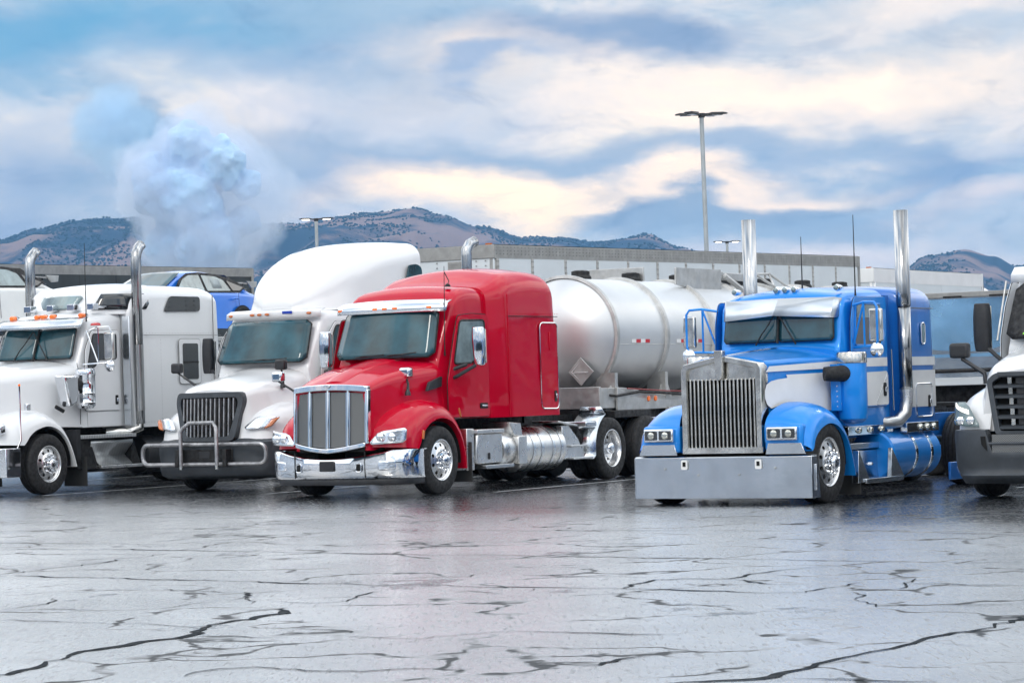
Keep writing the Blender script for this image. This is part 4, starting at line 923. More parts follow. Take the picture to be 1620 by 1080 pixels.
    for sg in (-1, 1):   # two flat sheets meeting in a shallow V, with folded ends
        m = MB(); A = [(.96, 0, 2.375), (1.08, sg * .76, 2.325), (1.13, sg * .80, 2.325), (1.25, sg * .84, 2.34)]; Z_ = [(1.14, 0, 2.60), (1.18, sg * .78, 2.59), (1.20, sg * .81, 2.585), (1.27, sg * .84, 2.575)]
        m.grid([A, [tuple((p + q) / 2 for p, q in zip(a, b)) for a, b in zip(A, Z_)], Z_]); obj('sun_visor', m, 'visor_steel', t, solid=.008, smooth=35)
    pts = [(1.36, y, 2.715) for y in (-.74, -.13, 0, .13, .74)]
    for p in pts:
        m = MB(); m.lathe([(0, -.045), (.035, -.035), (.046, 0), (.044, .04), (.03, .12), (0, .2)], c=p, ax='x', seg=16); o = obj('marker_lamp', m, 'chrome', t)
        m = MB(); m.lathe([(.034, -.046), (.02, -.06), (0, -.064)], c=p, ax='x', seg=14); obj('lamp_lens', m, 'glass_grey', o)
    D = [(1.20, 1.16), (2.30, 1.16), (2.30, 2.60), (1.32, 2.58), (1.22, 2.3), (1.20, 1.9)]
    for sg in (-1, 1):
        # white lower door with blue top
        d = sidepanel(t, 'cab_door', rounded(D, .07), sg * .968, .022, 'paint_blue', bevel=.008)
        lowp = sidepanel(d, 'door_panel', rounded([(1.22, 1.175), (2.285, 1.175), (2.285, 1.62), (1.22, 1.60)], .05), sg * .991, .003, 'paint_cream', bevel=0)
        sidepanel(d, 'door_stripe', [(1.22, 1.68), (2.285, 1.685), (2.285, 1.80), (1.22, 1.79)], sg * .991, .003, 'paint_cream', bevel=0)
        ring(d, 'door_seal', rounded(D, .07), sg * .974, .006, 'frame_black'); ring(d, 'door_trim', rounded([(1.9, 1.18), (2.29, 1.18), (2.29, 1.6)], .05)[:], sg * .996, .004, 'chrome')
        Wd = [(1.30, 1.96), (2.12, 1.96), (2.12, 2.50), (1.36, 2.50)]
        sidepanel(d, 'door_window', rounded(Wd, .06), sg * .992, .006, 'glass_dark'); ring(d, 'window_seal', rounded(Wd, .06), sg * .994, .014, 'paint_blue')
        sidepanel(d, 'window_shade', [(1.38, 2.32), (2.10, 2.32), (2.10, 2.48), (1.39, 2.48)], sg * .999, .004, 'glass_grey', bevel=0)
        handle(d, 2.18, 1.38, sg * .996, .15, .06, vert=True)
        m = MB(); m.b2((1.05, sg * .90, .80), (2.42, sg * .985, .92)); o = obj('light_bar', m, 'chrome', t, bevel=.006)
        m2 = MB(); m2.b2((2.55, sg * .90, .80), (3.60, sg * 1.13, .93)); o2 = obj('light_bar', m2, 'chrome', t, bevel=.006)
        for x, par, yy in ((1.35, o, .986), (1.70, o, .986), (2.05, o, .986), (2.98, o2, 1.131), (3.2, o2, 1.131), (3.42, o2, 1.131)):
            m = MB(); m.lathe([(.045, 0), (.045, -.012 * 1), (.03, -.035), (0, -.045)], c=(x, 0, .865), ax='y', seg=16); m.v = [(a, (yy + abs(b)) * sg, c) for a, b, c in m.v]; obj('light_lens', m, 'mirror_glass', par)
    # sleeper
    m = MB(); shell(m, [(2.58, 1.06, 1.08, 2.72, .93, .20, .05), (2.66, 1.09, 1.10, 2.76, .93, .22, .05), (3.0, 1.09, 1.10, 2.78, .93, .22, .05), (3.48, 1.09, 1.10, 2.77, .93, .22, .05), (3.58, 1.06, 1.09, 2.70, .93, .2, .05), (3.60, 1.04, 1.07, 2.66, .94, .2, .05)], 3)
    sl = obj('sleeper', m, 'paint_deep_blue', t, smooth=45)
    m = MB(); m.b2((2.36, -.9, .95), (2.60, .9, 2.62)); obj('cab_bellows', m, 'paint_deep_blue', sl)
    for sg in (-1, 1):
        sidepanel(sl, 'sleeper_panel', [(2.60, 1.13), (3.59, 1.13), (3.59, 1.62), (2.60, 1.62)], sg * 1.098, .006, 'paint_cream', bevel=0)
        sidepanel(sl, 'sleeper_stripe', [(2.60, 1.685), (3.59, 1.685), (3.59, 1.80), (2.60, 1.80)], sg * 1.098, .006, 'paint_cream', bevel=0)
        L = rounded([(2.93, 1.0), (3.46, 1.0), (3.46, 1.44), (2.93, 1.44)], .07, 5); ring(sl, 'locker_seal', L, sg * 1.106, .011, 'chrome'); handle(sl, 3.36, 1.2, sg * 1.106, .14, .04, vert=True)
        w = sidepanel(sl, 'sleeper_window', rpoly(3.15, 1.97, 3.27, 2.25, .05), sg * 1.100, .012, 'glass_grey'); ring(sl, 'window_trim', rpoly(3.15, 1.97, 3.27, 2.25, .05), sg * 1.112, .012, 'chrome')
        m = MB(); m.b2((2.6, sg * 1.088, 2.445), (3.6, sg * 1.1, 2.455)); obj('roof_seam', m, 'rivet', sl)
        # stacks
        P = [(2.10, sg * .80, .98), (2.25, sg * .95, .93), (2.42, sg * 1.06, .95), (2.53, sg * 1.12, 1.06), (2.56, sg * 1.13, 1.22), (2.56, sg * 1.13, 1.34)]
        m = MB(); m.tube(P, .085, 20); m.tube([(2.56, sg * 1.13, 1.33), (2.56, sg * 1.13, 1.37)], .095, 20); st = obj('exhaust_stack', m, 'aluminium', t, smooth=60)
        m = MB(); m.tube([(2.56, sg * 1.13, 1.36), (2.56, sg * 1.13, 2.46)], .086, 24, caps=False); m.tube([(2.56, sg * 1.13, 2.46), (2.56, sg * 1.13, 2.50), (2.56, sg * 1.13, 3.74)], [.088, .094, .094], 24, caps=False); obj('stack_pipe', m, 'stack_chrome', st, solid=.006, smooth=50)
        # air cleaner
        m = MB(); m.lathe([(0, .95), (.12, .97), (.18, 1.02), (.19, 1.10), (.19, 1.74), (.185, 1.76)], c=(1.0, sg * 1.08, 0), ax='z', seg=36); ac = obj('air_cleaner', m, 'paint_blue', t)
        m = MB(); m.lathe([(.197, 1.73), (.197, 1.84), (.185, 1.87), (0, 1.885)], c=(1.0, sg * 1.08, 0), ax='z', seg=36); obj('cleaner_cap', m, 'worn_chrome', ac)
        m = MB(); m.tube([(.60, sg * .88, 1.60), (.68, sg * .98, 1.60), (.82, sg * 1.04, 1.60), (.95, sg * 1.06, 1.60)], [.09, .10, .105, .105], 18); o = obj('intake_elbow', m, 'rubber', ac)
        m = MB(); m.b2((.78, sg * .88, 1.13), (.83, sg * 1.02, 1.72)); b = obj('cleaner_bracket', m, 'paint_blue', ac)
        m = MB()
        for k in range(7): m.lathe([(.012, 0), (.008, -.008), (0, -.01)], c=(.78, sg * .97, 1.18 + k * .065), ax='x', seg=8)
        obj('bracket_bolts', m, 'chrome', ac)['kind'] = 'stuff'
        # mirrors: tube frames
        yo = 1.38; m = MB()
        m.tube([(1.30, sg * .97, 2.47), (1.22, sg * 1.18, 2.51), (1.17, sg * 1.34, 2.50), (1.16, sg * yo, 2.44), (1.16, sg * yo, 2.0), (1.17, sg * 1.34, 1.94), (1.30, sg * .97, 1.93)], .017, 8)
        m.tube([(1.22, sg * 1.17, 2.51), (1.22, sg * 1.17, 1.94)], .014, 8); m.tube([(1.22, sg * 1.17, 2.50), (1.28, sg * .98, 1.94)], .014, 8); o = obj('mirror_frame', m, 'paint_blue', t)
        m = MB(); m.box((1.19, sg * 1.35, 2.21), (.07, .18, .42)); obj('door_mirror', m, 'worn_chrome', o, bevel=.02)
        m = MB(); m.lathe([(0, -.03), (.06, -.025), (.095, 0), (.095, .012)], c=(1.16, sg * 1.36, 1.89), ax='x', seg=20); obj('round_mirror', m, 'chrome', o)
        m = MB(); m.tube([(2.36, sg * 1.02, 1.90), (2.36, sg * 1.03, 1.1)], .012, 8); obj('grab_rail', m, 'chrome', t)
        # cab step and panels
        m = MB(); m.prism([(1.0, .60), (1.12, .22), (2.30, .22), (2.12, .40), (1.95, .60)], sg * .62, sg * .95); m.b2((.86, sg * .66, .62), (2.05, sg * .98, .70)); s = obj('cab_step', m, 'polished_steel', t, bevel=.008)
        m = MB(); m.prism([(.90, .62), (1.22, .22), (.86, .20)], sg * 1.10, sg * 1.19); m.b2((1.05, sg * .92, .19), (2.20, sg * 1.22, .25)); m.prism([(1.86, .22), (2.30, .22), (1.92, .62)], sg * 1.13, sg * 1.19); obj('step_plate', m, 'polished_steel', s, bevel=.006)
        m = MB(); m.lathe([(.02, 0), (.02, .06), (0, .07)], c=(1.75, sg * .98, .42), ax='y', seg=10); obj('latch', m, 'chrome', s)
    fuel_tank(t, 2.0, 3.55, -.86, .52, .325, 'paint_blue', (2.72, 3.22)); mudflap(t, .95, .95, .06, .6, .45); mudflap(t, 7.3, .9)
    for sg in (1, -1): m = MB(); m.b2((3.75, sg * 1.22, .12), (5.2, sg * 1.18, .36)); o = obj('side_skirt', m, 'paint_deep_blue', t, bevel=.01)
    m = MB(); m.b2((3.7, -.55, .70), (7.3, -.47, 1.02)); m.b2((3.7, .47, .70), (7.3, .55, 1.02)); obj('frame_cover', m, 'paint_deep_blue', t, bevel=.01)
    for x in (4.1, 4.75): m = MB(); m.lathe([(.07, 0), (.07, -.02), (.045, -.03), (0, -.03)], c=(x, -1.222, .26), ax='y', seg=20); obj('skirt_lamp', m, 'chrome', o)
    antenna(t, (1.5, -.93, 2.6), 1.05); antenna(t, (2.1, .12, 2.72), .72)
    m = MB(); m.lathe([(.50, 0), (.50, .05), (.1, .05)], c=(6.0, 0, 1.10), ax='z', seg=28); obj('fifth_wheel', m, 'frame_black', t)
    return t
blue = build_blue()
# ------------------------------------------------------------------ white truck with chrome stacks and windowed sleeper
def build_white_classic():
    t = thing('semi_truck', 'white truck with chrome curved exhausts, roof windows and orange lamps above the split screen', 'truck', (-8.82, 47.076, 0), HD, 'road tractors parked in the bays')
    wheels(t, 0, (6.1, 7.4)); chassis(t, -.6, 8.0)
    m = MB(); shell(m, [(-1.0, .50, .56, 2.02, .85, .12, .05), (-.9, .56, .62, 2.07, .85, .16, .06), (-.4, .66, .74, 2.13, .9, .2, .08), (.3, .78, .88, 2.20, 1.1, .22, .08), (1.2, .90, .97, 2.26, 1.1, .22, .08)], 4)
    hood = obj('hood', m, 'paint_white', t, smooth=40)
    for sg in (-1, 1):
        m = MB(); m.tube([(1.12, sg * .93, 2.20), (1.13, sg * .965, 1.9), (1.13, sg * .97, 1.15)], .006, 5); obj('hood_seam', m, 'frame_black', hood)
    m = MB(); m.prism([(-.48, .84), (.48, .84), (.5, 1.9), (.3, 1.98), (-.3, 1.98), (-.5, 1.9)], -1.03, -.98, ax='x'); g = obj('grille', m, 'chrome', t, bevel=.01)
    for k in range(13): m = MB(); y = lerp(-.4, .4, k / 12); m.b2((-1.045, y - .01, .9), (-1.02, y + .01, 1.85)); obj('grille_bar', m, 'polished_steel', g)
    m = MB(); m.lathe([(.075, 0), (.07, -.015), (.03, -.02), (0, -.02)], c=(-1.03, -.44, 1.95), ax='x', seg=22); obj('emblem', m, 'chrome', g)
    for sg in (-1, 1):
        F = MB(); fender(F, [(-1.0, .86), (-.98, 1.14), (-.78, 1.30), (-.45, 1.38), (-.05, 1.42), (.28, 1.32), (.52, 1.08), (.68, .78), (.78, .46)],
                           [(-.62, .84), (-.55, .90), (-.45, 1.00), (-.28, 1.09), (.0, 1.14), (.25, 1.08), (.45, .93), (.60, .70), (.70, .44)], [sg * v for v in (.5, .5, .54, .6, .66, .74, .82, .92, 1.02)], sg * 1.21, n=5, m=9, pw=.75)
        obj('front_fender', F, 'paint_white', t, smooth=50)
        a = MB(); P = arc(.0, .50, .60, -5, 185, 16); a.grid([[(x, sg * .60, z) for x, z in P], [(x, sg * 1.17, z) for x, z in P]]); a.add([(x, sg * .59, z) for x, z in P], [tuple(range(17))]); obj('wheel_well', a, 'frame_black', t)
        m = MB(); m.b2((-1.06, sg * .60, 1.03), (-.90, sg * 1.08, 1.21)); h = obj('headlight', m, 'chrome', t, bevel=.04); m = MB(); m.b2((-1.075, sg * .64, 1.06), (-1.05, sg * 1.04, 1.18)); obj('lamp_lens', m, 'reflector', h, bevel=.012)
        m = MB(); m.box((-.28, sg * 1.0, 1.47), (.10, .08, .12)); o = obj('fender_lamp', m, 'chrome', t, bevel=.015)
        m = MB(); m.tube([(-.80, sg * 1.17, .50), (-.80, sg * 1.17, .72), (-.70, sg * 1.20, .92), (-.70, sg * 1.20, 1.82)], .016, 8, mi=0); m.lathe([(.02, 0), (.02, .03), (0, .04)], c=(-.70, sg * 1.20, 1.82), ax='z', seg=10, mi=1); obj('guide_pole', m, ['chrome', 'amber'], t)
        m = MB(); m.tube([(.45, sg * 1.0, 1.46), (.60, sg * 1.04, 1.38)], .035, 8); obj('hood_latch', m, 'frame_black', t)
    # bumper
    m = MB(); m.prism([(-1.12, .32), (-1.15, .55), (-1.12, .80), (-.98, .80), (-.98, .32)], -.95, .95); bp = obj('bumper', m, 'chrome', t, bevel=.02)
    for sg in (-1, 1): m = MB(); m.prism([(-1.12, sg * .95), (-1.0, sg * 1.14), (-.72, sg * 1.21), (-.72, sg * 1.17), (-.98, sg * .95)], .32, .80, ax='z'); obj('bumper_end', m, 'chrome', bp, bevel=.012)
    m = MB(); m.b2((-1.165, -1.02, .36), (-1.14, -.72, .50)); obj('plate', m, 'tape_white', bp, bevel=.006)
    m = MB(); m.b2((-1.168, -1.01, .375), (-1.164, -.73, .40)); obj('plate_print', m, 'blue_lens', bp)
    # cab
    m = MB(); shell(m, [(1.18, .90, .97, 2.28, 1.09, .12, .05), (1.28, .90, .98, 2.50, 1.09, .12, .05), (1.40, .90, .98, 2.80, 1.09, .13, .05), (1.50, .92, .98, 3.02, 1.09, .15, .05), (1.75, .94, .98, 3.10, 1.09, .18, .05), (2.30, .95, .98, 3.15, 1.09, .18, .05)], 4)
    cab = obj('cab', m, 'paint_white', t, smooth=45)
    for sg in (-1, 1): windscreen(t, [(1.10, 0 if sg > 0 else -.84, 2.27), (1.10 , .84 if sg > 0 else 0, 2.27), (1.32, .80 if sg > 0 else 0, 2.82), (1.32, 0 if sg > 0 else -.80, 2.82)], (-.03, 0, 0), rc=.08, gask=.025)
    m = MB(); m.tube([(1.07, 0, 2.26), (1.28, 0, 2.82)], .02, 6); obj('centre_post', m, 'frame_black', t)
    wiper(t, (1.05, .42, 2.26), (1.12, .14, 2.62), .34); wiper(t, (1.05, -.34, 2.26), (1.12, -.08, 2.62), .34)
    m = MB(); rows = []
    for k in range(13):
        y = lerp(-.96, .96, k / 12); v = (abs(y) / .96) ** 2; rows.append([(1.02 + .18 * v, y, 2.80), (1.12 + .16 * v, y, 2.93), (1.30 + .12 * v, y, 2.98)])
    m.grid(rows); obj('sun_visor', m, 'polished_steel', t, solid=.01, smooth=50)
    for y in (-.78, -.14, .06, .20, .76):
        p = (1.46, y, 3.0 + .02); m = MB(); m.lathe([(0, -.05), (.045, -.04), (.055, 0), (.05, .06)], c=p, ax='x', seg=14); m.v = [(a, b, p[2] + (c - p[2]) * .8) for a, b, c in m.v]; o = obj('marker_lamp', m, 'amber', t); m = MB(); m.lathe([(.056, .05), (.045, .12), (.0, .2)], c=p, ax='x', seg=14); m.v = [(a, b, p[2] + (c - p[2]) * .8) for a, b, c in m.v]; obj('lamp_tail', m, 'chrome', o)
    for y, s in ((.55, 1), (.05, .9), (-.42, 1), (-.85, .9)): m = MB(); m.box((1.68, y, 3.17), (.16 * s, .16 * s, .11)); m.tube([(1.74, y, 3.16), (2.1, y, 3.17)], .022, 8); obj('air_horn', m, 'chrome', t, bevel=.015)
    D = [(1.22, 1.37), (2.20, 1.37), (2.20, 2.76), (1.45, 2.76), (1.26, 2.4)]
    for sg in (-1, 1):
        d = sidepanel(t, 'cab_door', rounded(D, .08), sg * .978, .025, 'paint_white', bevel=.008); ring(d, 'door_seal', rounded(D, .08), sg * .985, .007, 'frame_black')
        Wd = [(1.31, 2.12), (1.50, 2.12), (1.62, 2.25), (2.10, 2.26), (2.10, 2.69), (1.47, 2.69)]
        sidepanel(d, 'door_window', rounded(Wd, .05), sg * 1.003, .006, 'glass_dark'); ring(d, 'window_seal', rounded(Wd, .05), sg * 1.005, .012, 'frame_black'); handle(d, 2.08, 1.55, sg * 1.005, .14, .05, vert=True)
        m = MB(); m.b2((1.3, sg * .975, 1.10), (2.28, sg * .99, 1.34)); obj('cab_skirt', m, 'paint_white', t, bevel=.004)
        m = MB(); m.tube([(2.27, sg * 1.04, 1.36), (2.27, sg * 1.06, 1.40), (2.27, sg * 1.06, 2.50), (2.27, sg * 1.04, 2.52)], .014, 8); obj('grab_rail', m, 'chrome', t)
        # air cleaner and scoop
        m = MB(); m.lathe([(0, 1.40), (.13, 1.42), (.165, 1.46), (.168, 1.50), (.175, 1.515), (.168, 1.53), (.168, 1.66), (.175, 1.675), (.168, 1.69), (.168, 1.96), (.175, 1.98), (.175, 2.02), (.165, 2.08), (.12, 2.11), (0, 2.115)], c=(1.10, sg * 1.12, 0), ax='z', seg=36); ac = obj('air_cleaner', m, 'chrome', t)
        m = MB(); m.tube([(.70, sg * 1.08, 1.83), (.95, sg * 1.10, 1.83)], [.11, .10], 18); obj('intake_hose', m, 'rubber', ac)
        m = MB(); m.prism([(.42, 1.99), (.80, 1.99), (.80, 1.66), (.74, 1.50), (.58, 1.44)], sg * .98, sg * 1.22); obj('intake_scoop', m, 'chrome', ac, bevel=.04, seg=3)
        # stack with heat shield
        P = [(2.46, sg * 1.20, 1.12), (2.46, sg * 1.20, 3.80), (2.46, sg * 1.20, 3.98), (2.49, sg * 1.20, 4.10), (2.57, sg * 1.19, 4.20), (2.64, sg * 1.19, 4.25)]
        m = MB(); m.tube(P, .088, 22, caps=False); st = obj('exhaust_stack', m, 'stack_chrome', t, solid=.006, smooth=60)
        m = MB(); m.tube([(2.0, sg * .8, .98), (2.3, sg * 1.1, .98), (2.46, sg * 1.2, 1.05), (2.46, sg * 1.2, 1.2)], .08, 14); obj('exhaust_elbow', m, 'worn_chrome', st)
        m = MB(); m.b2((2.22, sg * 1.06, 1.09), (2.68, sg * 1.09, 3.0)); m.b2((2.20, sg * 1.06, 1.09), (2.23, sg * 1.22, 3.0)); obj('heat_shield', m, 'polished_steel', st, bevel=.01)
        m = MB(); rows = []
        for z in (1.35, 1.5, 2.4, 2.5): rows.append([(2.46 + .096 * math.cos(a), sg * (1.20 + .096 * math.sin(a)), z) for a in [PI * k / 12 for k in range(13)]])
        m.grid(rows); o = obj('stack_guard', m, 'perforated', st, uv='xz')
        # mirrors
        m = MB(); m.tube([(1.30, sg * .98, 2.72), (1.30, sg * 1.25, 2.80), (1.34, sg * 1.47, 2.80), (1.36, sg * 1.50, 2.70), (1.36, sg * 1.50, 2.24), (1.34, sg * 1.46, 2.19), (1.22, sg * .98, 2.17)], .013, 8); m.tube([(1.30, sg * 1.26, 2.8), (1.30, sg * 1.26, 2.18)], .011, 6); m.tube([(1.30, sg * 1.0, 2.75), (1.30, sg * 1.24, 2.2)], .011, 6); o = obj('mirror_frame', m, 'chrome', t)
        m = MB(); m.box((1.38, sg * 1.44, 2.47), (.08, .20, .46)); obj('door_mirror', m, 'worn_chrome', o, bevel=.02)
        m = MB(); m.lathe([(0, -.03), (.07, -.02), (.10, 0), (.10, .012)], c=(1.36, sg * 1.44, 2.13), ax='x', seg=18); obj('round_mirror', m, 'chrome', o)
        # step box
        m = MB(); m.prism([(.86, .90), (2.36, .90), (2.36, .96), (.86, .96)], sg * .85, sg * 1.19); s = obj('top_step', m, 'tread_plate', t, bevel=.006, uv='xy')
        m = MB(); m.add([(1.20, sg * 1.12, .86), (2.34, sg * 1.12, .86), (2.34, sg * 1.12, .80), (1.20, sg * 1.12, .80), (1.30, sg * 1.0, .60), (2.25, sg * 1.0, .60), (1.42, sg * 1.13, .44), (2.30, sg * 1.13, .44)], [(0, 1, 2, 3), (3, 2, 5, 4), (4, 5, 7, 6)]); obj('kick_plate', m, 'tread_plate', s, solid=.01, uv='xz')
        m = MB(); m.b2((1.36, sg * .9, .38), (2.55, sg * 1.22, .43)); obj('low_step', m, 'aluminium', s, bevel=.008)
        m = MB(); m.prism([(.86, .9), (1.2, .9), (1.42, .38), (.86, .38)], sg * .7, sg * 1.10); obj('step_housing', m, 'frame_black', s); m = MB(); m.prism([(2.36, .9), (2.6, .38), (2.3, .38)], sg * .7, sg * 1.1); obj('step_housing', m, 'frame_black', s)
        m = MB(); m.b2((.76, sg * .7, .55), (.86, sg * 1.18, 1.06)); obj('splash_guard', m, 'black_plastic', t)
    fuel_tank(t, 2.75, 4.3, -.85, .58, .33, 'black_plastic', ())
    # sleeper
    m = MB(); shell(m, [(2.34, 1.10, 1.18, 3.20, 1.06, .15, .05), (2.5, 1.15, 1.20, 3.45, 1.06, .2, .06), (2.9, 1.15, 1.20, 3.58, 1.06, .22, .06), (3.8, 1.15, 1.20, 3.60, 1.06, .22, .06), (4.55, 1.15, 1.20, 3.58, 1.06, .22, .06), (4.84, 1.13, 1.19, 3.50, 1.06, .2, .06), (4.90, 1.10, 1.17, 3.42, 1.08, .2, .06)], 4)
    sl = obj('sleeper', m, 'paint_white', t, smooth=45)
    m = MB(); shell(m, [(1.78, .52, .58, 3.16, 3.04, .05, .02), (1.86, .62, .68, 3.25, 3.04, .08, .03), (1.98, .75, .81, 3.38, 3.04, .12, .04), (2.12, .88, .92, 3.49, 3.04, .15, .05), (2.3, 1.0, 1.04, 3.56, 3.04, .20, .05), (2.65, 1.09, 1.12, 3.60, 3.04, .22, .06), (3.0, 1.13, 1.16, 3.62, 3.04, .22, .06)], 5)
    rf = obj('roof_cap', m, 'paint_white', t, smooth=45)
    for sg in (-1, 1):
        if sg > 0: m = MB(); patch(m, [(1.90, .62, 3.14), (1.80, -.34, 3.14), (1.93, -.46, 3.37), (2.00, .54, 3.37)], (-.09, 0, .01), rc=.1); obj('roof_window', m, 'glass_grey', rf, solid=.03)
        m = MB(); y = 1.035; P = rounded([(1.84, 3.12), (2.78, 3.12), (2.92, 3.26), (2.80, 3.40), (2.12, 3.38)], .04); TB = [(1.78, .50), (1.86, .64), (1.98, .78), (2.12, .91), (2.3, 1.02), (2.65, 1.12), (3.1, 1.17)]; yy = lambda x: next(lerp(b0, b1, (x - a0) / (a1 - a0)) for (a0, b0), (a1, b1) in zip(TB, TB[1:]) if x <= a1)
        rows = [[(x, sg * (yy(x) + .03 - .05 * v), lerp(3.12, 3.395, v)) for x in [lerp(1.86 + .14 * v, 2.86 - .10 * (2 * v - 1) ** 2, j / 10) for v in (v,)for j in range(11)]] for v in (0, .33, .66, 1)]; m.grid(rows); obj('side_window', m, 'glass_dark', rf, solid=.02)
        w = sidepanel(sl, 'sleeper_window', rounded([(3.25, 3.08), (4.30, 3.10), (4.30, 3.36), (3.42, 3.36)], .07), sg * 1.165, .025, 'glass_dark', bevel=.004)
        m = MB()
        for k in range(30): m.b2((2.46 + k * .082, sg * 1.200, 2.70), (2.468 + k * .082, sg * 1.2045, 2.708)); m.b2((2.46 + k * .082, sg * 1.200, 1.14), (2.468 + k * .082, sg * 1.2045, 1.148))
        for k in range(24): m.b2((3.10, sg * 1.200, 1.2 + k * .06), (3.108, sg * 1.2045, 1.208 + k * .06)); m.b2((4.56, sg * 1.200, 1.2 + k * .06), (4.568, sg * 1.2045, 1.208 + k * .06))
        obj('rivets', m, 'rivet', sl, smooth=0)['kind'] = 'stuff'
        m = MB(); m.b2((4.66, sg * 1.185, 1.1), (4.666, sg * 1.203, 3.4)); obj('rear_seam', m, 'rivet', sl)
        m = MB(); m.b2((2.40, sg * 1.196, 2.665), (4.88, sg * 1.205, 2.673)); obj('panel_seam', m, 'rivet', sl)
        dr = sidepanel(sl, 'vent_door', rounded([(3.62, 1.80), (4.25, 1.80), (4.25, 2.60), (3.62, 2.60)], .07), sg * 1.20, .010, 'paint_white'); ring(sl, 'vent_seal', rounded([(3.62, 1.80), (4.25, 1.80), (4.25, 2.60), (3.62, 2.60)], .07), sg * 1.205, .007, 'rivet')
        v = sidepanel(dr, 'vent_window', rpoly(3.72, 1.88, 4.17, 2.52, .04), sg * 1.212, .008, 'glass_dark'); m = MB(); m.b2((3.72, sg * 1.222, 2.17), (4.17, sg * 1.230, 2.20)); obj('window_bar', m, 'frame_black', v)
        sidepanel(sl, 'rear_vent', rounded([(4.42, 2.0), (4.72, 2.0), (4.72, 2.56), (4.42, 2.56)], .03), sg * 1.20, .012, 'glass_dark')
    antenna(t, (1.34, -.98, 2.9), 1.35); m = MB(); m.lathe([(.09, 0), (.085, .035), (.05, .05), (0, .055)], c=(1.34, -1.18, 2.83), ax='z', seg=20); obj('mirror_beacon', m, 'red_lens', t)
    mudflap(t, .98, .95, .1, .6, .5)
    return t
white_classic = build_white_classic()

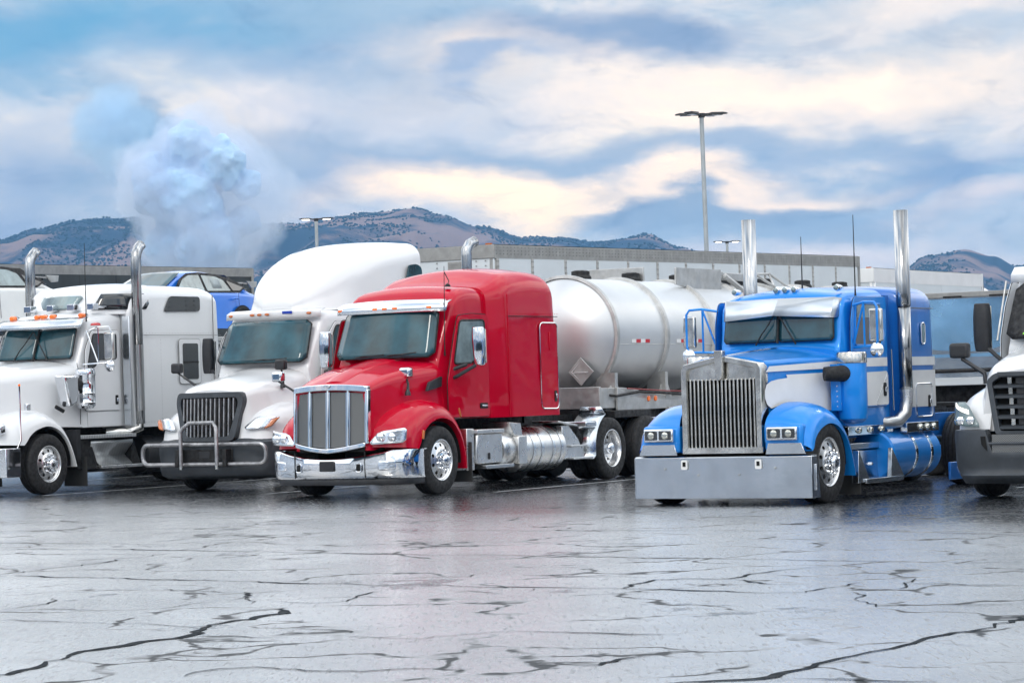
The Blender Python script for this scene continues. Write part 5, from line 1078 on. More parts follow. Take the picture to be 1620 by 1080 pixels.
# ------------------------------------------------------------------ white truck with domed roof fairing and bull bar
def build_white_domed():
    t = thing('semi_truck', 'white truck with black slotted grille, steel bull bar and tall domed roof fairing', 'truck', (-4.39, 46.229, 0), HD, 'road tractors parked in the bays')
    wheels(t, 0, (6.0, 7.3)); chassis(t, -.7, 8.0)
    m = MB(); shell(m, [(-1.04, .58, .68, 1.66, .84, .12, .05), (-.9, .70, .84, 1.76, .84, .2, .06), (-.5, .80, .98, 1.86, .9, .26, .07), (0, .86, 1.04, 1.94, 1.1, .28, .08), (.5, .92, 1.06, 2.05, 1.1, .26, .08)], 5)
    hood = obj('hood', m, 'paint_white', t, smooth=42)
    G = [(-.58, 1.42), (-.42, .90), (.42, .90), (.58, 1.42), (.56, 1.53), (-.56, 1.53)]; O = [(-.68, 1.46), (-.52, .82), (.52, .82), (.68, 1.46), (.64, 1.62), (-.64, 1.62)]
    def gx(y, z): return -1.215 + .10 * (y / .66) ** 2 + .06 * (z - .85)
    m = MB(); G2, O2 = rounded(G, .06), rounded(O, .10); m.grid([[(gx(y, z) + .18, y * .97, z) for y, z in O2], [(gx(y, z) - .03, y, z) for y, z in O2], [(gx(y, z) - .02, y, z) for y, z in G2], [(gx(y, z) + .06, y, z) for y, z in G2]], close_u=True); gr = obj('grille', m, 'grey_plastic', t, bevel=.008)
    m = MB(); m.add([(gx(y, z) + .05, y, z) for y, z in G2], [tuple(range(len(G2)))]); obj('grille_back', m, 'dark_hole', gr)
    for k in range(13):
        y = lerp(-.50, .50, k / 12); zb_ = .90 if abs(y) < .42 else lerp(.90, 1.42, (abs(y) - .42) / .16); m = MB(); m.grid([[(gx(y, zb_) - .012, y - .012, zb_), (gx(y, zb_) - .012, y + .012, zb_), (gx(y, zb_) + .05, y + .012, zb_), (gx(y, zb_) + .05, y - .012, zb_)], [(gx(y, 1.52) - .012, y - .012, 1.52), (gx(y, 1.52) - .012, y + .012, 1.52), (gx(y, 1.52) + .05, y + .012, 1.52), (gx(y, 1.52) + .05, y - .012, 1.52)]], close_u=True); obj('grille_bar', m, 'bar_steel', gr)
    for sg in (-1, 1):
        F = MB(); fender(F, [(-1.10, .84), (-1.02, 1.10), (-.85, 1.28), (-.5, 1.40), (-.1, 1.45), (.28, 1.35), (.55, 1.1), (.72, .8), (.80, .5)],
                           [(-.62, .80), (-.56, .88), (-.46, .98), (-.28, 1.08), (.0, 1.12), (.26, 1.08), (.46, .93), (.60, .70), (.70, .48)], [sg * v for v in (.6, .6, .64, .68, .72, .78, .86, .94, 1.02)], sg * 1.21, n=5, m=9, pw=.7)
        obj('front_fender', F, 'paint_white', t, smooth=50)
        a = MB(); P = arc(.0, .50, .60, -5, 185, 16); a.grid([[(x, sg * .60, z) for x, z in P], [(x, sg * 1.17, z) for x, z in P]]); a.add([(x, sg * .59, z) for x, z in P], [tuple(range(17))]); obj('wheel_well', a, 'frame_black', t)
        hl = MB(); patch(hl, [(-1.14, sg * .66, 1.0), (-.96, sg * 1.08, 1.03), (-.84, sg * 1.20, 1.20), (-1.0, sg * .86, 1.21)], (-.035, sg * .04, 0), 8, 6, rc=.3); h = obj('headlight', hl, 'reflector', t, solid=.02)
        al = MB(); patch(al, [(-1.02, sg * 1.02, 1.015), (-.93, sg * 1.12, 1.07), (-.845, sg * 1.205, 1.195), (-.93, sg * 1.10, 1.15)], (-.03, sg * .05, 0), 6, 4); obj('turn_signal', al, 'amber_dull', h, solid=.02)
    m = MB(); rows = []; plan = cat1([(-.60, -1.20), (-.85, -1.20), (-1.05, -1.08), (-1.18, -.80), (-1.24, -.4), (-1.25, 0)], 4); plan = plan + [(x, -y) for x, y in reversed(plan[:-1])]
    for x, y in plan: rows.append([(x + .10, y * .97, .86 if abs(y) > .6 else .82), (x + .01, y, .80), (x, y, .62), (x + .03, y, .50), (x + .0, y, .44), (x + .04, y * .99, .28), (x + .16, y * .96, .22)])
    m.grid(rows); bp = obj('bumper', m, 'grey_plastic', t, smooth=50, solid=.01)
    m = MB(); m.b2((-1.262, -.55, .50), (-1.24, .55, .70)); obj('bumper_recess', m, 'frame_black', bp, bevel=.02)
    m = MB(); m.b2((-1.27, -.10, .55), (-1.255, .12, .66)); obj('tow_cover', m, 'black_plastic', bp, bevel=.01)
    # bull bar
    r = .034; xb = -1.40; bb = sub('bull_bar', t)
    def loop(y0, y1, z0, z1, rr=.12): return [(xb + .10 * (abs(y) / 1.25) ** 3, y, z) for y, z in rpoly(y0, z0, y1, z1, rr, 6)]
    m = MB(); m.tube(loop(-1.24, 1.24, .46, .78), r, 10, closed=True); obj('main_hoop', m, 'bar_steel', bb)
    m = MB(); m.tube([(xb - .03, -.36, .44), (xb - .03, -.36, .98), (xb, -.33, 1.05), (xb + .05, -.24, 1.13), (xb + .05, .24, 1.13), (xb, .33, 1.05), (xb - .03, .36, .98), (xb - .03, .36, .44)], r, 10); obj('upper_hoop', m, 'bar_steel', bb)
    for y in (-.48, .48): m = MB(); m.b2((xb, y - .04, .42), (xb + .18, y + .04, .70)); obj('mount', m, 'frame_black', bb, bevel=.01)
    for y in (-.36, .36): m = MB(); m.lathe([(.035, -.02), (.035, .04), (0, .04)], c=(xb - .03, y, .40), ax='z', seg=12); obj('bar_bolt', m, 'worn_chrome', bb)
    # cab
    m = MB(); shell(m, [(.42, .92, 1.06, 2.08, 1.11, .12, .05), (.56, .92, 1.07, 2.36, 1.11, .12, .05), (.72, .93, 1.07, 2.66, 1.11, .12, .05), (.84, .95, 1.07, 2.90, 1.11, .13, .04), (1.0, .97, 1.07, 2.98, 1.11, .15, .04), (1.4, 1.0, 1.08, 3.0, 1.11, .16, .04), (1.8, 1.02, 1.10, 3.02, 1.11, .16, .04)], 4)
    cab = obj('cab', m, 'paint_white', t, smooth=45)
    windscreen(t, [(.36, -.93, 2.08), (.36, .93, 2.08), (.68, .86, 2.79), (.68, -.86, 2.79)], (-.16, 0, 0), rc=.12)
    wiper(t, (.22, .1, 2.12), (.20, -.4, 2.14), .5)
    for y in (-.78, -.02, .14, .30, .84): c_ = (y / .9) ** 2; m = MB(); m.lathe([(.045, 0), (.04, -.012), (.02, -.02), (0, -.022)], c=(.535 + .18 * c_, y, 2.90), ax='x', seg=12); m.v = [(a, y + (b - y) * 1.1, 2.90 + (c - 2.90) * .55) for a, b, c in m.v]; obj('marker_lamp', m, 'amber_dull', t)
    m = MB(); m.box((.585, -.40, 2.92), (.02, .20, .05)); obj('toll_tag', m, 'blue_lens', t, bevel=.008)
    m = MB(); rows = []
    for k in range(13): y = lerp(-.97, .97, k / 12); c_ = (y / .97) ** 2; rows.append([(.56 + .18 * c_, y, 2.83), (.57 + .18 * c_, y, 2.93), (.72 + .16 * c_, y, 2.98)])
    m.grid(rows); obj('roof_header', m, 'paint_white', cab, solid=.01)
    D = [(.46, 1.15), (1.62, 1.15), (1.62, 2.74), (1.0, 2.76), (.74, 2.5), (.55, 2.1)]
    for sg in (-1, 1):
        d = sidepanel(t, 'cab_door', rounded(D, .06), sg * 1.07, .022, 'paint_white', bevel=.008); ring(d, 'door_seal', rounded(D, .06), sg * 1.076, .006, 'frame_black')
        Wd = [(.62, 2.0), (1.50, 2.0), (1.52, 2.68), (1.0, 2.69)]; sidepanel(d, 'door_window', rounded(Wd, .07), sg * 1.092, .006, 'glass_teal'); ring(d, 'window_seal', rounded(Wd, .07), sg * 1.094, .016, 'frame_black'); handle(d, 1.5, 1.4, sg * 1.094, .2, .05, m='black_plastic')
    # roof fairing
    m = MB(); shell(m, [(.84, .30, .34, 3.12, 2.98, .08, .03), (.92, .46, .52, 3.26, 2.97, .16, .04), (1.06, .62, .70, 3.44, 2.96, .26, .06), (1.3, .78, .86, 3.66, 2.95, .36, .08), (1.65, .90, .99, 3.87, 2.94, .42, .09), (2.05, .99, 1.10, 4.03, 2.0, .44, .10), (2.5, 1.05, 1.18, 4.12, 1.1, .40, .08), (3.2, 1.10, 1.20, 4.18, 1.1, .34, .06), (3.60, 1.12, 1.20, 4.19, 1.1, .28, .05), (3.68, 1.10, 1.19, 4.15, 1.1, .26, .05)], 6, ncr=10, nco=10)
    fr = obj('roof_fairing', m, 'paint_white', t, smooth=45)
    m = MB(); shell(m, [(.82, .34, .38, 3.0, 2.955, .03, .01), (.92, .52, .57, 3.01, 2.955, .03, .01), (1.06, .68, .74, 3.02, 2.955, .03, .01), (1.3, .84, .91, 3.03, 2.955, .03, .01), (1.65, .96, 1.04, 3.04, 2.955, .03, .01), (1.9, 1.0, 1.09, 3.04, 2.955, .03, .01)], 4); obj('fairing_lip', m, 'paint_white', fr)
    for sg in (-1, 1):
        m = MB(); L = rounded([(1.25, 3.15), (1.9, 3.13), (2.1, 3.3), (1.9, 3.62), (1.5, 3.6), (1.3, 3.4)], .12, 6)
        sidepanel(fr, 'sleeper_window', rounded([(3.12, 3.46), (3.62, 3.46), (3.60, 3.70), (3.45, 3.76), (3.2, 3.74)], .06), sg * 1.150, .03, 'glass_teal')
        m = MB(); m.b2((1.9, sg * 1.10, .35), (5.2, sg * 1.16, 1.05)); obj('side_skirt', m, 'paint_white', t, bevel=.03)
    hood_mirror(t, (-.22, .84, 1.68), (-.32, 1.24, 2.02), 1, 'black_plastic', (.12, .2, .17)); hood_mirror(t, (-.22, -.84, 1.68), (-.28, -.86, 2.02), -1, 'black_plastic', (.12, .2, .17))
    door_mirror(t, (.8, 1.42, 2.25), (.15, .22, .6), [[(.62, 1.05, 1.9), (.78, 1.36, 2.0)]], 'black_plastic', 1); door_mirror(t, (.8, -1.42, 2.25), (.15, .22, .6), [[(.62, -1.05, 1.9), (.78, -1.36, 2.0)]], 'black_plastic')
    fuel_tank(t, 2.2, 3.6, -.86, .55, .32, 'aluminium', ())
    return t
white_domed = build_white_domed()

# ------------------------------------------------------------------ white truck at the picture's edge
def build_white_aero():
    t = thing('semi_truck', 'white aerodynamic truck with dark slatted grille and grey plastic bumper beside the blue truck', 'truck', (6.925, 34.628, 0), HD, 'road tractors parked in the bays')
    wheels(t, 0, (5.6, 6.9)); chassis(t, -.7, 7.6)
    m = MB(); shell(m, [(-1.0, .70, .80, 1.60, .84, .14, .06), (-.8, .78, .98, 1.76, .84, .26, .07), (-.4, .84, 1.04, 1.86, .86, .30, .08), (0, .88, 1.06, 1.93, 1.0, .30, .08), (.5, .94, 1.08, 2.0, 1.1, .28, .08)], 5)
    hood = obj('hood', m, 'paint_white', t, smooth=42)
    def gx(y, z): return -1.20 + .08 * (y / .66) ** 2 + .07 * (z - .8)
    O2 = rounded([(-.56, .80), (.56, .80), (.68, 1.46), (.56, 1.55), (-.56, 1.55), (-.68, 1.46)], .05); G2 = rounded([(-.49, .84), (.49, .84), (.60, 1.43), (.50, 1.49), (-.50, 1.49), (-.60, 1.43)], .04)
    m = MB(); m.grid([[(gx(y, z) + .2, y * .97, z) for y, z in O2], [(gx(y, z) - .03, y, z) for y, z in O2], [(gx(y, z) - .03, y, z) for y, z in G2], [(gx(y, z) + .08, y, z) for y, z in G2]], close_u=True); gr = obj('grille', m, 'grey_plastic', t, bevel=.008)
    m = MB(); m.add([(gx(y, z) + .08, y, z) for y, z in G2], [tuple(range(len(G2)))]); obj('grille_back', m, 'dark_hole', gr)
    for k in range(5):
        z = .88 + k * .125; w = .50 + .09 * (z - .84) / .6
        m = MB(); rows = []
        for j in range(9): y = lerp(-w, w, j / 8); rows.append([(gx(y, z) - .015, y, z - .018), (gx(y, z) - .018, y, z + .012), (gx(y, z) + .07, y, z + .035), (gx(y, z) + .07, y, z + .005)])
        m.grid(rows, close_u=True); obj('grille_slat', m, 'grey_plastic', gr)
        for sg in (-1, 1): m = MB(); m.b2((gx(0, z) + .03, sg * (w * .62) - .02, z + .03), (gx(0, z) + .06, sg * (w * .62) + .03, z + .11)); obj('radiator_bracket', m, 'worn_chrome', gr)
        m = MB(); m.b2((gx(0, z) + .04, -w * .5, z + .03), (gx(0, z) + .06, w * .5, z + .105)); obj('radiator_core', m, 'black_plastic', gr)
    m = MB(); m.b2((-1.20, -.5, 1.50), (-1.16, .5, 1.56)); obj('brand_bar', m, 'grey_plastic', gr, bevel=.01)
    m = MB()
    for k, y in enumerate((.52, .44)): m.b2((-1.163, y - .02, 1.505), (-1.155, y + .02, 1.535))
    for sg in (-1, 1):
        F = MB(); fender(F, [(-1.06, .86), (-.98, 1.10), (-.82, 1.27), (-.45, 1.36), (-.05, 1.42), (.3, 1.34), (.56, 1.1), (.74, .8), (.82, .5)],
                           [(-.62, .82), (-.56, .88), (-.46, .98), (-.28, 1.08), (.0, 1.12), (.26, 1.08), (.46, .93), (.60, .70), (.70, .48)], [sg * v for v in (.66, .66, .7, .74, .78, .82, .88, .96, 1.04)], sg * 1.20, n=5, m=9, pw=.7)
        obj('front_fender', F, 'paint_white', t, smooth=50)
        a = MB(); P = arc(.0, .50, .60, -5, 185, 16); a.grid([[(x, sg * .60, z) for x, z in P], [(x, sg * 1.17, z) for x, z in P]]); a.add([(x, sg * .59, z) for x, z in P], [tuple(range(17))]); obj('wheel_well', a, 'frame_black', t)
        hl = MB(); patch(hl, [(-1.15, sg * .74, .885), (-.93, sg * 1.17, .93), (-.80, sg * 1.195, 1.20), (-1.02, sg * .97, 1.20)], (-.035, sg * .035, 0), 8, 6, rc=.12); h = obj('headlight', hl, 'glass_grey', t, solid=.02)
        dl = MB(); patch(dl, [(-1.085, sg * .92, 1.05), (-.94, sg * 1.135, 1.16), (-.92, sg * 1.14, 1.20), (-1.06, sg * .93, 1.10)], (-.045, sg * .035, 0), 8, 3); obj('daytime_lamp', dl, 'day_lamp', h, solid=.012)
        for u, v in ((-1.14, .88), (-1.06, 1.04)): b = MB(); b.lathe([(.05, 0), (.05, -.02), (.03, -.03), (0, -.03)], c=(u, sg * v, .975), ax='x', seg=16); obj('lamp_bulb', b, 'chrome', h)
    m = MB(); rows = []; plan = cat1([(-.58, -1.19), (-.85, -1.19), (-1.02, -1.10), (-1.14, -.85), (-1.20, -.5), (-1.22, 0)], 4); plan = plan + [(x, -y) for x, y in reversed(plan[:-1])]
    for x, y in plan:
        e = .02 if abs(y) > .66 else 0; rows.append([(x + .10, y * .97, .86 if e else .60), (x + .01, y, .85 if e else .58), (x - .0, y, .78 if e else .55), (x + .02, y, .50), (x + .05, y, .40), (x + .045, y * .97, .33), (x + .02, y * .96, .30), (x + .10, y * .93, .20)])
    m.grid(rows); bp = obj('bumper', m, 'grey_plastic', t, smooth=50, solid=.01)
    m = MB(); patch(m, [(-1.18, -.6, .58), (-1.18, .6, .58), (-1.17, .6, .80), (-1.17, -.6, .80)], (-.03, 0, 0)); obj('lower_grille', m, 'grille_mesh', bp, uv='yz')
    m = MB(); m.tube([(-1.21, -.62, .69), (-1.235, 0, .69), (-1.21, .62, .69)], .02, 6); obj('lower_bar', m, 'grey_plastic', bp)
    for sg in (-1, 1): m = MB(); patch(m, [(-1.185, sg * .66, .60), (-1.16, sg * .74, .68), (-1.155, sg * .76, .78), (-1.185, sg * .68, .78)], (-.01, 0, 0)); obj('tow_opening', m, 'dark_hole', bp, solid=.01)
    m = MB(); shell(m, [(.42, .94, 1.06, 2.0, 1.11, .12, .05), (.58, .94, 1.08, 2.3, 1.11, .12, .05), (.78, .94, 1.08, 2.66, 1.11, .12, .05), (.90, .95, 1.08, 2.86, 1.11, .13, .04), (1.2, .98, 1.08, 3.1, 1.11, .2, .05), (1.6, 1.02, 1.12, 3.5, 1.11, .3, .06), (2.2, 1.10, 1.18, 3.9, 1.1, .34, .06), (3.6, 1.12, 1.20, 4.1, 1.1, .3, .05)], 4)
    cab = obj('cab', m, 'paint_white', t, smooth=45)
    windscreen(t, [(.36, -.96, 1.97), (.36, .96, 1.97), (.70, .90, 2.68), (.70, -.90, 2.68)], (-.18, 0, 0), rc=.12, gask=.04)
    m = MB(); m.lathe([(.19, -.015), (.20, 0), (.19, .015)], c=(.33, .55, 2.13), ax='x', seg=24, closed=True); 
    m = MB(); m.box((.30, .50, 2.03), (.05, .4, .05)); obj('dash_vest', m, 'hi_vis', t, bevel=.02)
    wiper(t, (.19, .75, 2.0), (.15, .25, 2.04), .5)
    m = MB(); rows = []
    for k in range(13): y = lerp(-1.0, 1.0, k / 12); c_ = (y / .97) ** 2; rows.append([(.55 + .18 * c_, y, 2.70), (.56 + .18 * c_, y, 2.80), (.72 + .16 * c_, y, 2.90)])
    m.grid(rows); obj('roof_header', m, 'paint_white', cab, solid=.012)
    for sg in (-1, 1):
        D = [(.48, 1.15), (1.62, 1.15), (1.62, 2.70), (1.0, 2.72), (.74, 2.4), (.55, 2.0)]
        d = sidepanel(t, 'cab_door', rounded(D, .06), sg * 1.08, .02, 'paint_white', bevel=.008); ring(d, 'door_seal', rounded(D, .06), sg * 1.084, .006, 'frame_black')
        Wd = [(.66, 1.95), (1.50, 1.95), (1.52, 2.62), (1.0, 2.63)]; sidepanel(d, 'door_window', rounded(Wd, .07), sg * 1.10, .006, 'glass_teal')
        m = MB(); m.tube([(.34, sg * 1.06, 1.96), (.62, sg * 1.02, 2.72)], .013, 8); obj('pillar_rail', m, 'dull_aluminium', t)
    door_mirror(t, (.62, 1.36, 2.14), (.16, .24, .62), [[(.50, 1.06, 1.70), (.60, 1.30, 1.88)]], 'black_plastic', 1); door_mirror(t, (.62, -1.36, 2.14), (.16, .24, .62), [[(.50, -1.06, 1.70), (.60, -1.30, 1.88)]], 'black_plastic')
    for sg in (-1, 1):
        m = MB(); m.tube([(-.62, sg * .86, 1.42), (-.62, sg * .88, 1.55), (-.60, sg * 1.18, 1.74)], [.035, .03, .024], 10); o = obj('hood_mirror', m, 'black_plastic', t)
        m = MB(); m.box((-.60, sg * 1.20, 1.84), (.12, .26, .19)); obj('mirror_shell', m, 'black_plastic', o, bevel=.04, seg=3)
    fuel_tank(t, 2.0, 3.6, -.86, .55, .32, 'aluminium', ())
    return t
mat('hi_vis', (.25, .75, .05), .6)
white_aero = build_white_aero()
# ------------------------------------------------------------------ trailers, cars
def axle_set(t, xs, half=1.25):
    for dx in xs:
        for y, rz in ((-half, 0), (half, PI)): dup_tree(DRIVE, t, (dx, y, .51), rz)
        m = MB(); m.cyl((dx, -.9, .51), (dx, .9, .51), .08, 10); m.b2((dx - .3, -.55, .5), (dx + .3, .55, .95)); obj('axle', m, 'frame_black', t)
def build_tanker():
    t = thing('tanker_trailer', 'long silver cylindrical tanker trailer with ribs and red and white tape behind the red truck', 'trailer', (*RED_O, 0), HD)
    R, zc = .985, 2.385; x0, x1 = 5.92, 18.9
    m = MB(); pr = [(0, x0 - .34), (.25, x0 - .33), (.5, x0 - .28), (.75, x0 - .18), (.90, x0 - .07), (R, x0), (R, x1), (.90, x1 + .07), (.75, x1 + .18), (.5, x1 + .28), (0, x1 + .34)]
    m.lathe(pr, c=(0, 0, zc), ax='x', seg=96); tk = obj('tank', m, 'tank_steel', t, smooth=30)
    rb = None
    for k in range(8):
        x = x0 + .03 + k * 1.82
        if x > x1: break
        if rb is None: m = MB(); m.lathe([(R, -.055), (R + .05, -.045), (R + .055, 0), (R + .05, .045), (R, .055)], c=(0, 0, zc), ax='x', seg=96); rb = obj('tank_rib', m, 'dull_aluminium', tk); rb.location = (x, 0, 0)
        else: dup(rb, location=(x, 0, 0))
    for k in range(7):
        x = x0 + .9 + k * 1.82; m = MB(); m.lathe([(R + .0008, -.004), (R + .003, 0), (R + .0008, .004)], c=(x, 0, zc), ax='x', seg=96); 
        # reflective tape segments
        n = 5 + (k % 3) if k else 4; a0 = 2.29 - zc; cols = 0
        for sg in (-1, 1):
            m = MB(); L = n * .16 + .02
            for j in range(n * 1):
                xx = x - L / 2 + j * .165; y = math.sqrt((R + .004) ** 2 - (a0) ** 2); m.add([(xx, sg * (y - .002), 2.25), (xx + .165, sg * (y - .002), 2.25), (xx + .165, sg * (y + .001), 2.31), (xx, sg * (y + .001), 2.31)], [(0, 1, 2, 3)], j % 2)
            obj('reflective_tape', m, ['tape_white', 'tape_red'], tk, smooth=0, solid=.003)
        m = MB(); m.lathe([(.19, 0), (.19, .06), (.16, .10), (.16, .16), (.10, .18), (0, .18)], c=(x, .15, zc + R - .02), ax='z', seg=20); h = obj('manhole_cap', m, 'frame_black', tk)
    for sg in (-1, 1): m = MB(); m.tube([(x0, sg * .972, zc - .16), (x0 + 6, sg * .972, zc - .17), (x1, sg * .972, zc - .18)], .006, 5); obj('tank_seam', m, 'dull_aluminium', tk)
    # platform and piping on the crown
    m = MB(); m.b2((8.75, -.05, 3.28), (8.80, 1.05, 3.62)); p = obj('spill_box', m, 'dull_aluminium', t, bevel=.008)
    m = MB(); m.prism([(9.15, 3.30), (10.95, 3.12), (10.95, 3.60), (9.15, 3.60)], -.50, -.46); obj('spill_plate', m, 'dull_aluminium', t, bevel=.006)
    def u3(*P, r=.04, mt='dull_aluminium', nm='hose_pipe'): m = MB(); m.tube(P, r, 10); obj(nm, m, mt, t)
    m = MB(); m.b2((11.2, -.35, 3.42), (12.6, -.28, 3.56)); m.b2((11.2, .25, 3.42), (12.6, .32, 3.56)); m.b2((11.15, -.4, 3.5), (11.25, .4, 3.58)); m.b2((12.5, -.42, 3.2), (12.64, -.3, 3.66)); obj('walkway_frame', m, 'dull_aluminium', t, bevel=.01)
    u3((11.3, -.40, 3.50), (11.9, -.62, 3.12), r=.05, nm='ram'); u3((12.7, -.35, 3.56), (13.4, -.62, 3.20), r=.025, nm='rail_strut'); u3((13.3, -.35, 3.58), (14.0, -.62, 3.20), r=.025, nm='rail_strut'); u3((12.7, -.35, 3.56), (13.35, -.35, 3.58), r=.025, nm='rail_top'); u3((13.3, -.36, 3.56), (13.2, -.5, 3.35), r=.02, nm='rail_strut')
    m = MB(); m.b2((11.3, -.2, 3.35), (12.9, .2, 3.52)); obj('valve_housing', m, 'black_plastic', t, bevel=.02)
    # under frame
    m = MB()
    for sg in (-1, 1): m.prism([(5.3, 1.16), (8.4, 1.16), (9.0, 1.0), (18.9, 1.0), (18.9, 1.32), (8.0, 1.32), (6.2, 1.50), (5.3, 1.50)], sg * .95, sg * .88)
    m.b2((5.28, -1.0, 1.16), (5.34, 1.0, 1.52)); obj('subframe', m, 'dull_aluminium', t, bevel=.008)
    for sg in (-1, 1):
        m = MB(); m.prism([(5.9, 1.50), (6.6, 1.32), (9.2, 1.20), (9.2, 1.12), (5.9, 1.12)], sg * .96, sg * 1.0); o = obj('side_rail', m, 'dull_aluminium', t, bevel=.006)
        for x in (7.0, 7.25): m = MB(); m.lathe([(.05, 0), (.045, -.02), (0, -.03)], c=(x, 0, 1.30), ax='y', seg=14); m.v = [(a, sg * (1.0 + abs(b)), c) for a, b, c in m.v]; obj('marker_lamp', m, 'amber', o)
        for k in range(7):
            x = x0 + .03 + k * 1.82; m = MB(); m.prism([(x - .05, 1.30), (x + .05, 1.30), (x + .05, 1.75), (x - .05, 1.75)], sg * .60, sg * .96); m.prism([(x - .30, 1.12), (x + .45, 1.12), (x + .1, 1.62), (x, 1.62)], sg * .86, sg * .90); obj('saddle', m, 'dull_aluminium', t)
    m = MB(); m.b2((5.3, -.9, .98), (9.2, .9, 1.16)); m.b2((5.6, -1.1, 1.0), (6.9, 1.1, 1.12)); obj('kingpin_plate', m, 'frame_black', t, bevel=.01)
    m = MB()
    for sg in (-1, 1): m.b2((9.4, sg * .8 - .07, .15), (9.54, sg * .8 + .07, 1.1)); m.b2((9.36, sg * .8 - .15, .12), (9.6, sg * .8 + .15, .16))
    obj('landing_leg', m, 'dull_aluminium', t)
    for k, (a, b) in enumerate((((7.6, -1.02, 1.0), (13.6, -1.02, .98)), ((7.6, -1.05, 1.1), (13.6, -1.05, 1.08)))): m = MB(); m.tube([a, b], .045, 10); obj('hose_tube', m, 'dull_aluminium', t)
    # hazard placard frame, nozzle
    m = MB(); s = .20
    def dm(cx, cy, cz, s, th): return [(cx - th, cy + s, cz), (cx - th, cy, cz + s), (cx - th, cy - s, cz), (cx - th, cy, cz - s)]
    px = 5.62; m.add(dm(px, -.47, 1.78, .24, 0) + dm(px + .02, -.47, 1.78, .24, 0), [(0, 1, 2, 3), (4, 5, 6, 7), (0, 1, 5, 4), (1, 2, 6, 5), (2, 3, 7, 6), (3, 0, 4, 7)]); o = obj('placard_holder', m, 'dull_aluminium', t, bevel=.004)
    for cz, sz in ((.0, .17),): m = MB(); m.tube([(px - .012, -.47 + y, 1.78 + z) for y, z in ((sz, 0), (0, sz), (-sz, 0), (0, -sz))], .008, 5, closed=True); m.b2((px - .02, -.60, 1.765), (px - .008, -.34, 1.775)); obj('placard_rim', m, 'tape_white', o)
    m = MB(); m.b2((5.68, .30, 2.45), (5.86, .52, 2.85)); m.cyl((5.55, .41, 2.66), (5.7, .41, 2.66), .07, 14); obj('front_valve', m, 'frame_black', t, bevel=.01)
    m = MB(); m.b2((5.665, -.1, 2.50), (5.68, .16, 2.90)); 
    m = MB(); m.tube([(5.4, -.6, 1.45), (5.8, -1.03, 1.36), (6.6, -1.04, 1.42), (8.2, -1.04, 1.36), (9.4, -1.04, 1.30)], .022, 8); obj('air_line', m, 'frame_black', t)
    m = MB(); m.tube([(6.2, -1.03, 1.48), (7.6, -1.04, 1.42), (9.4, -1.04, 1.38)], .012, 6); obj('brake_line', m, 'brake_line_red', t)
    axle_set(t, (16.4, 17.7)); mudflap(t, 18.6, .9)
    return t
tanker = build_tanker()

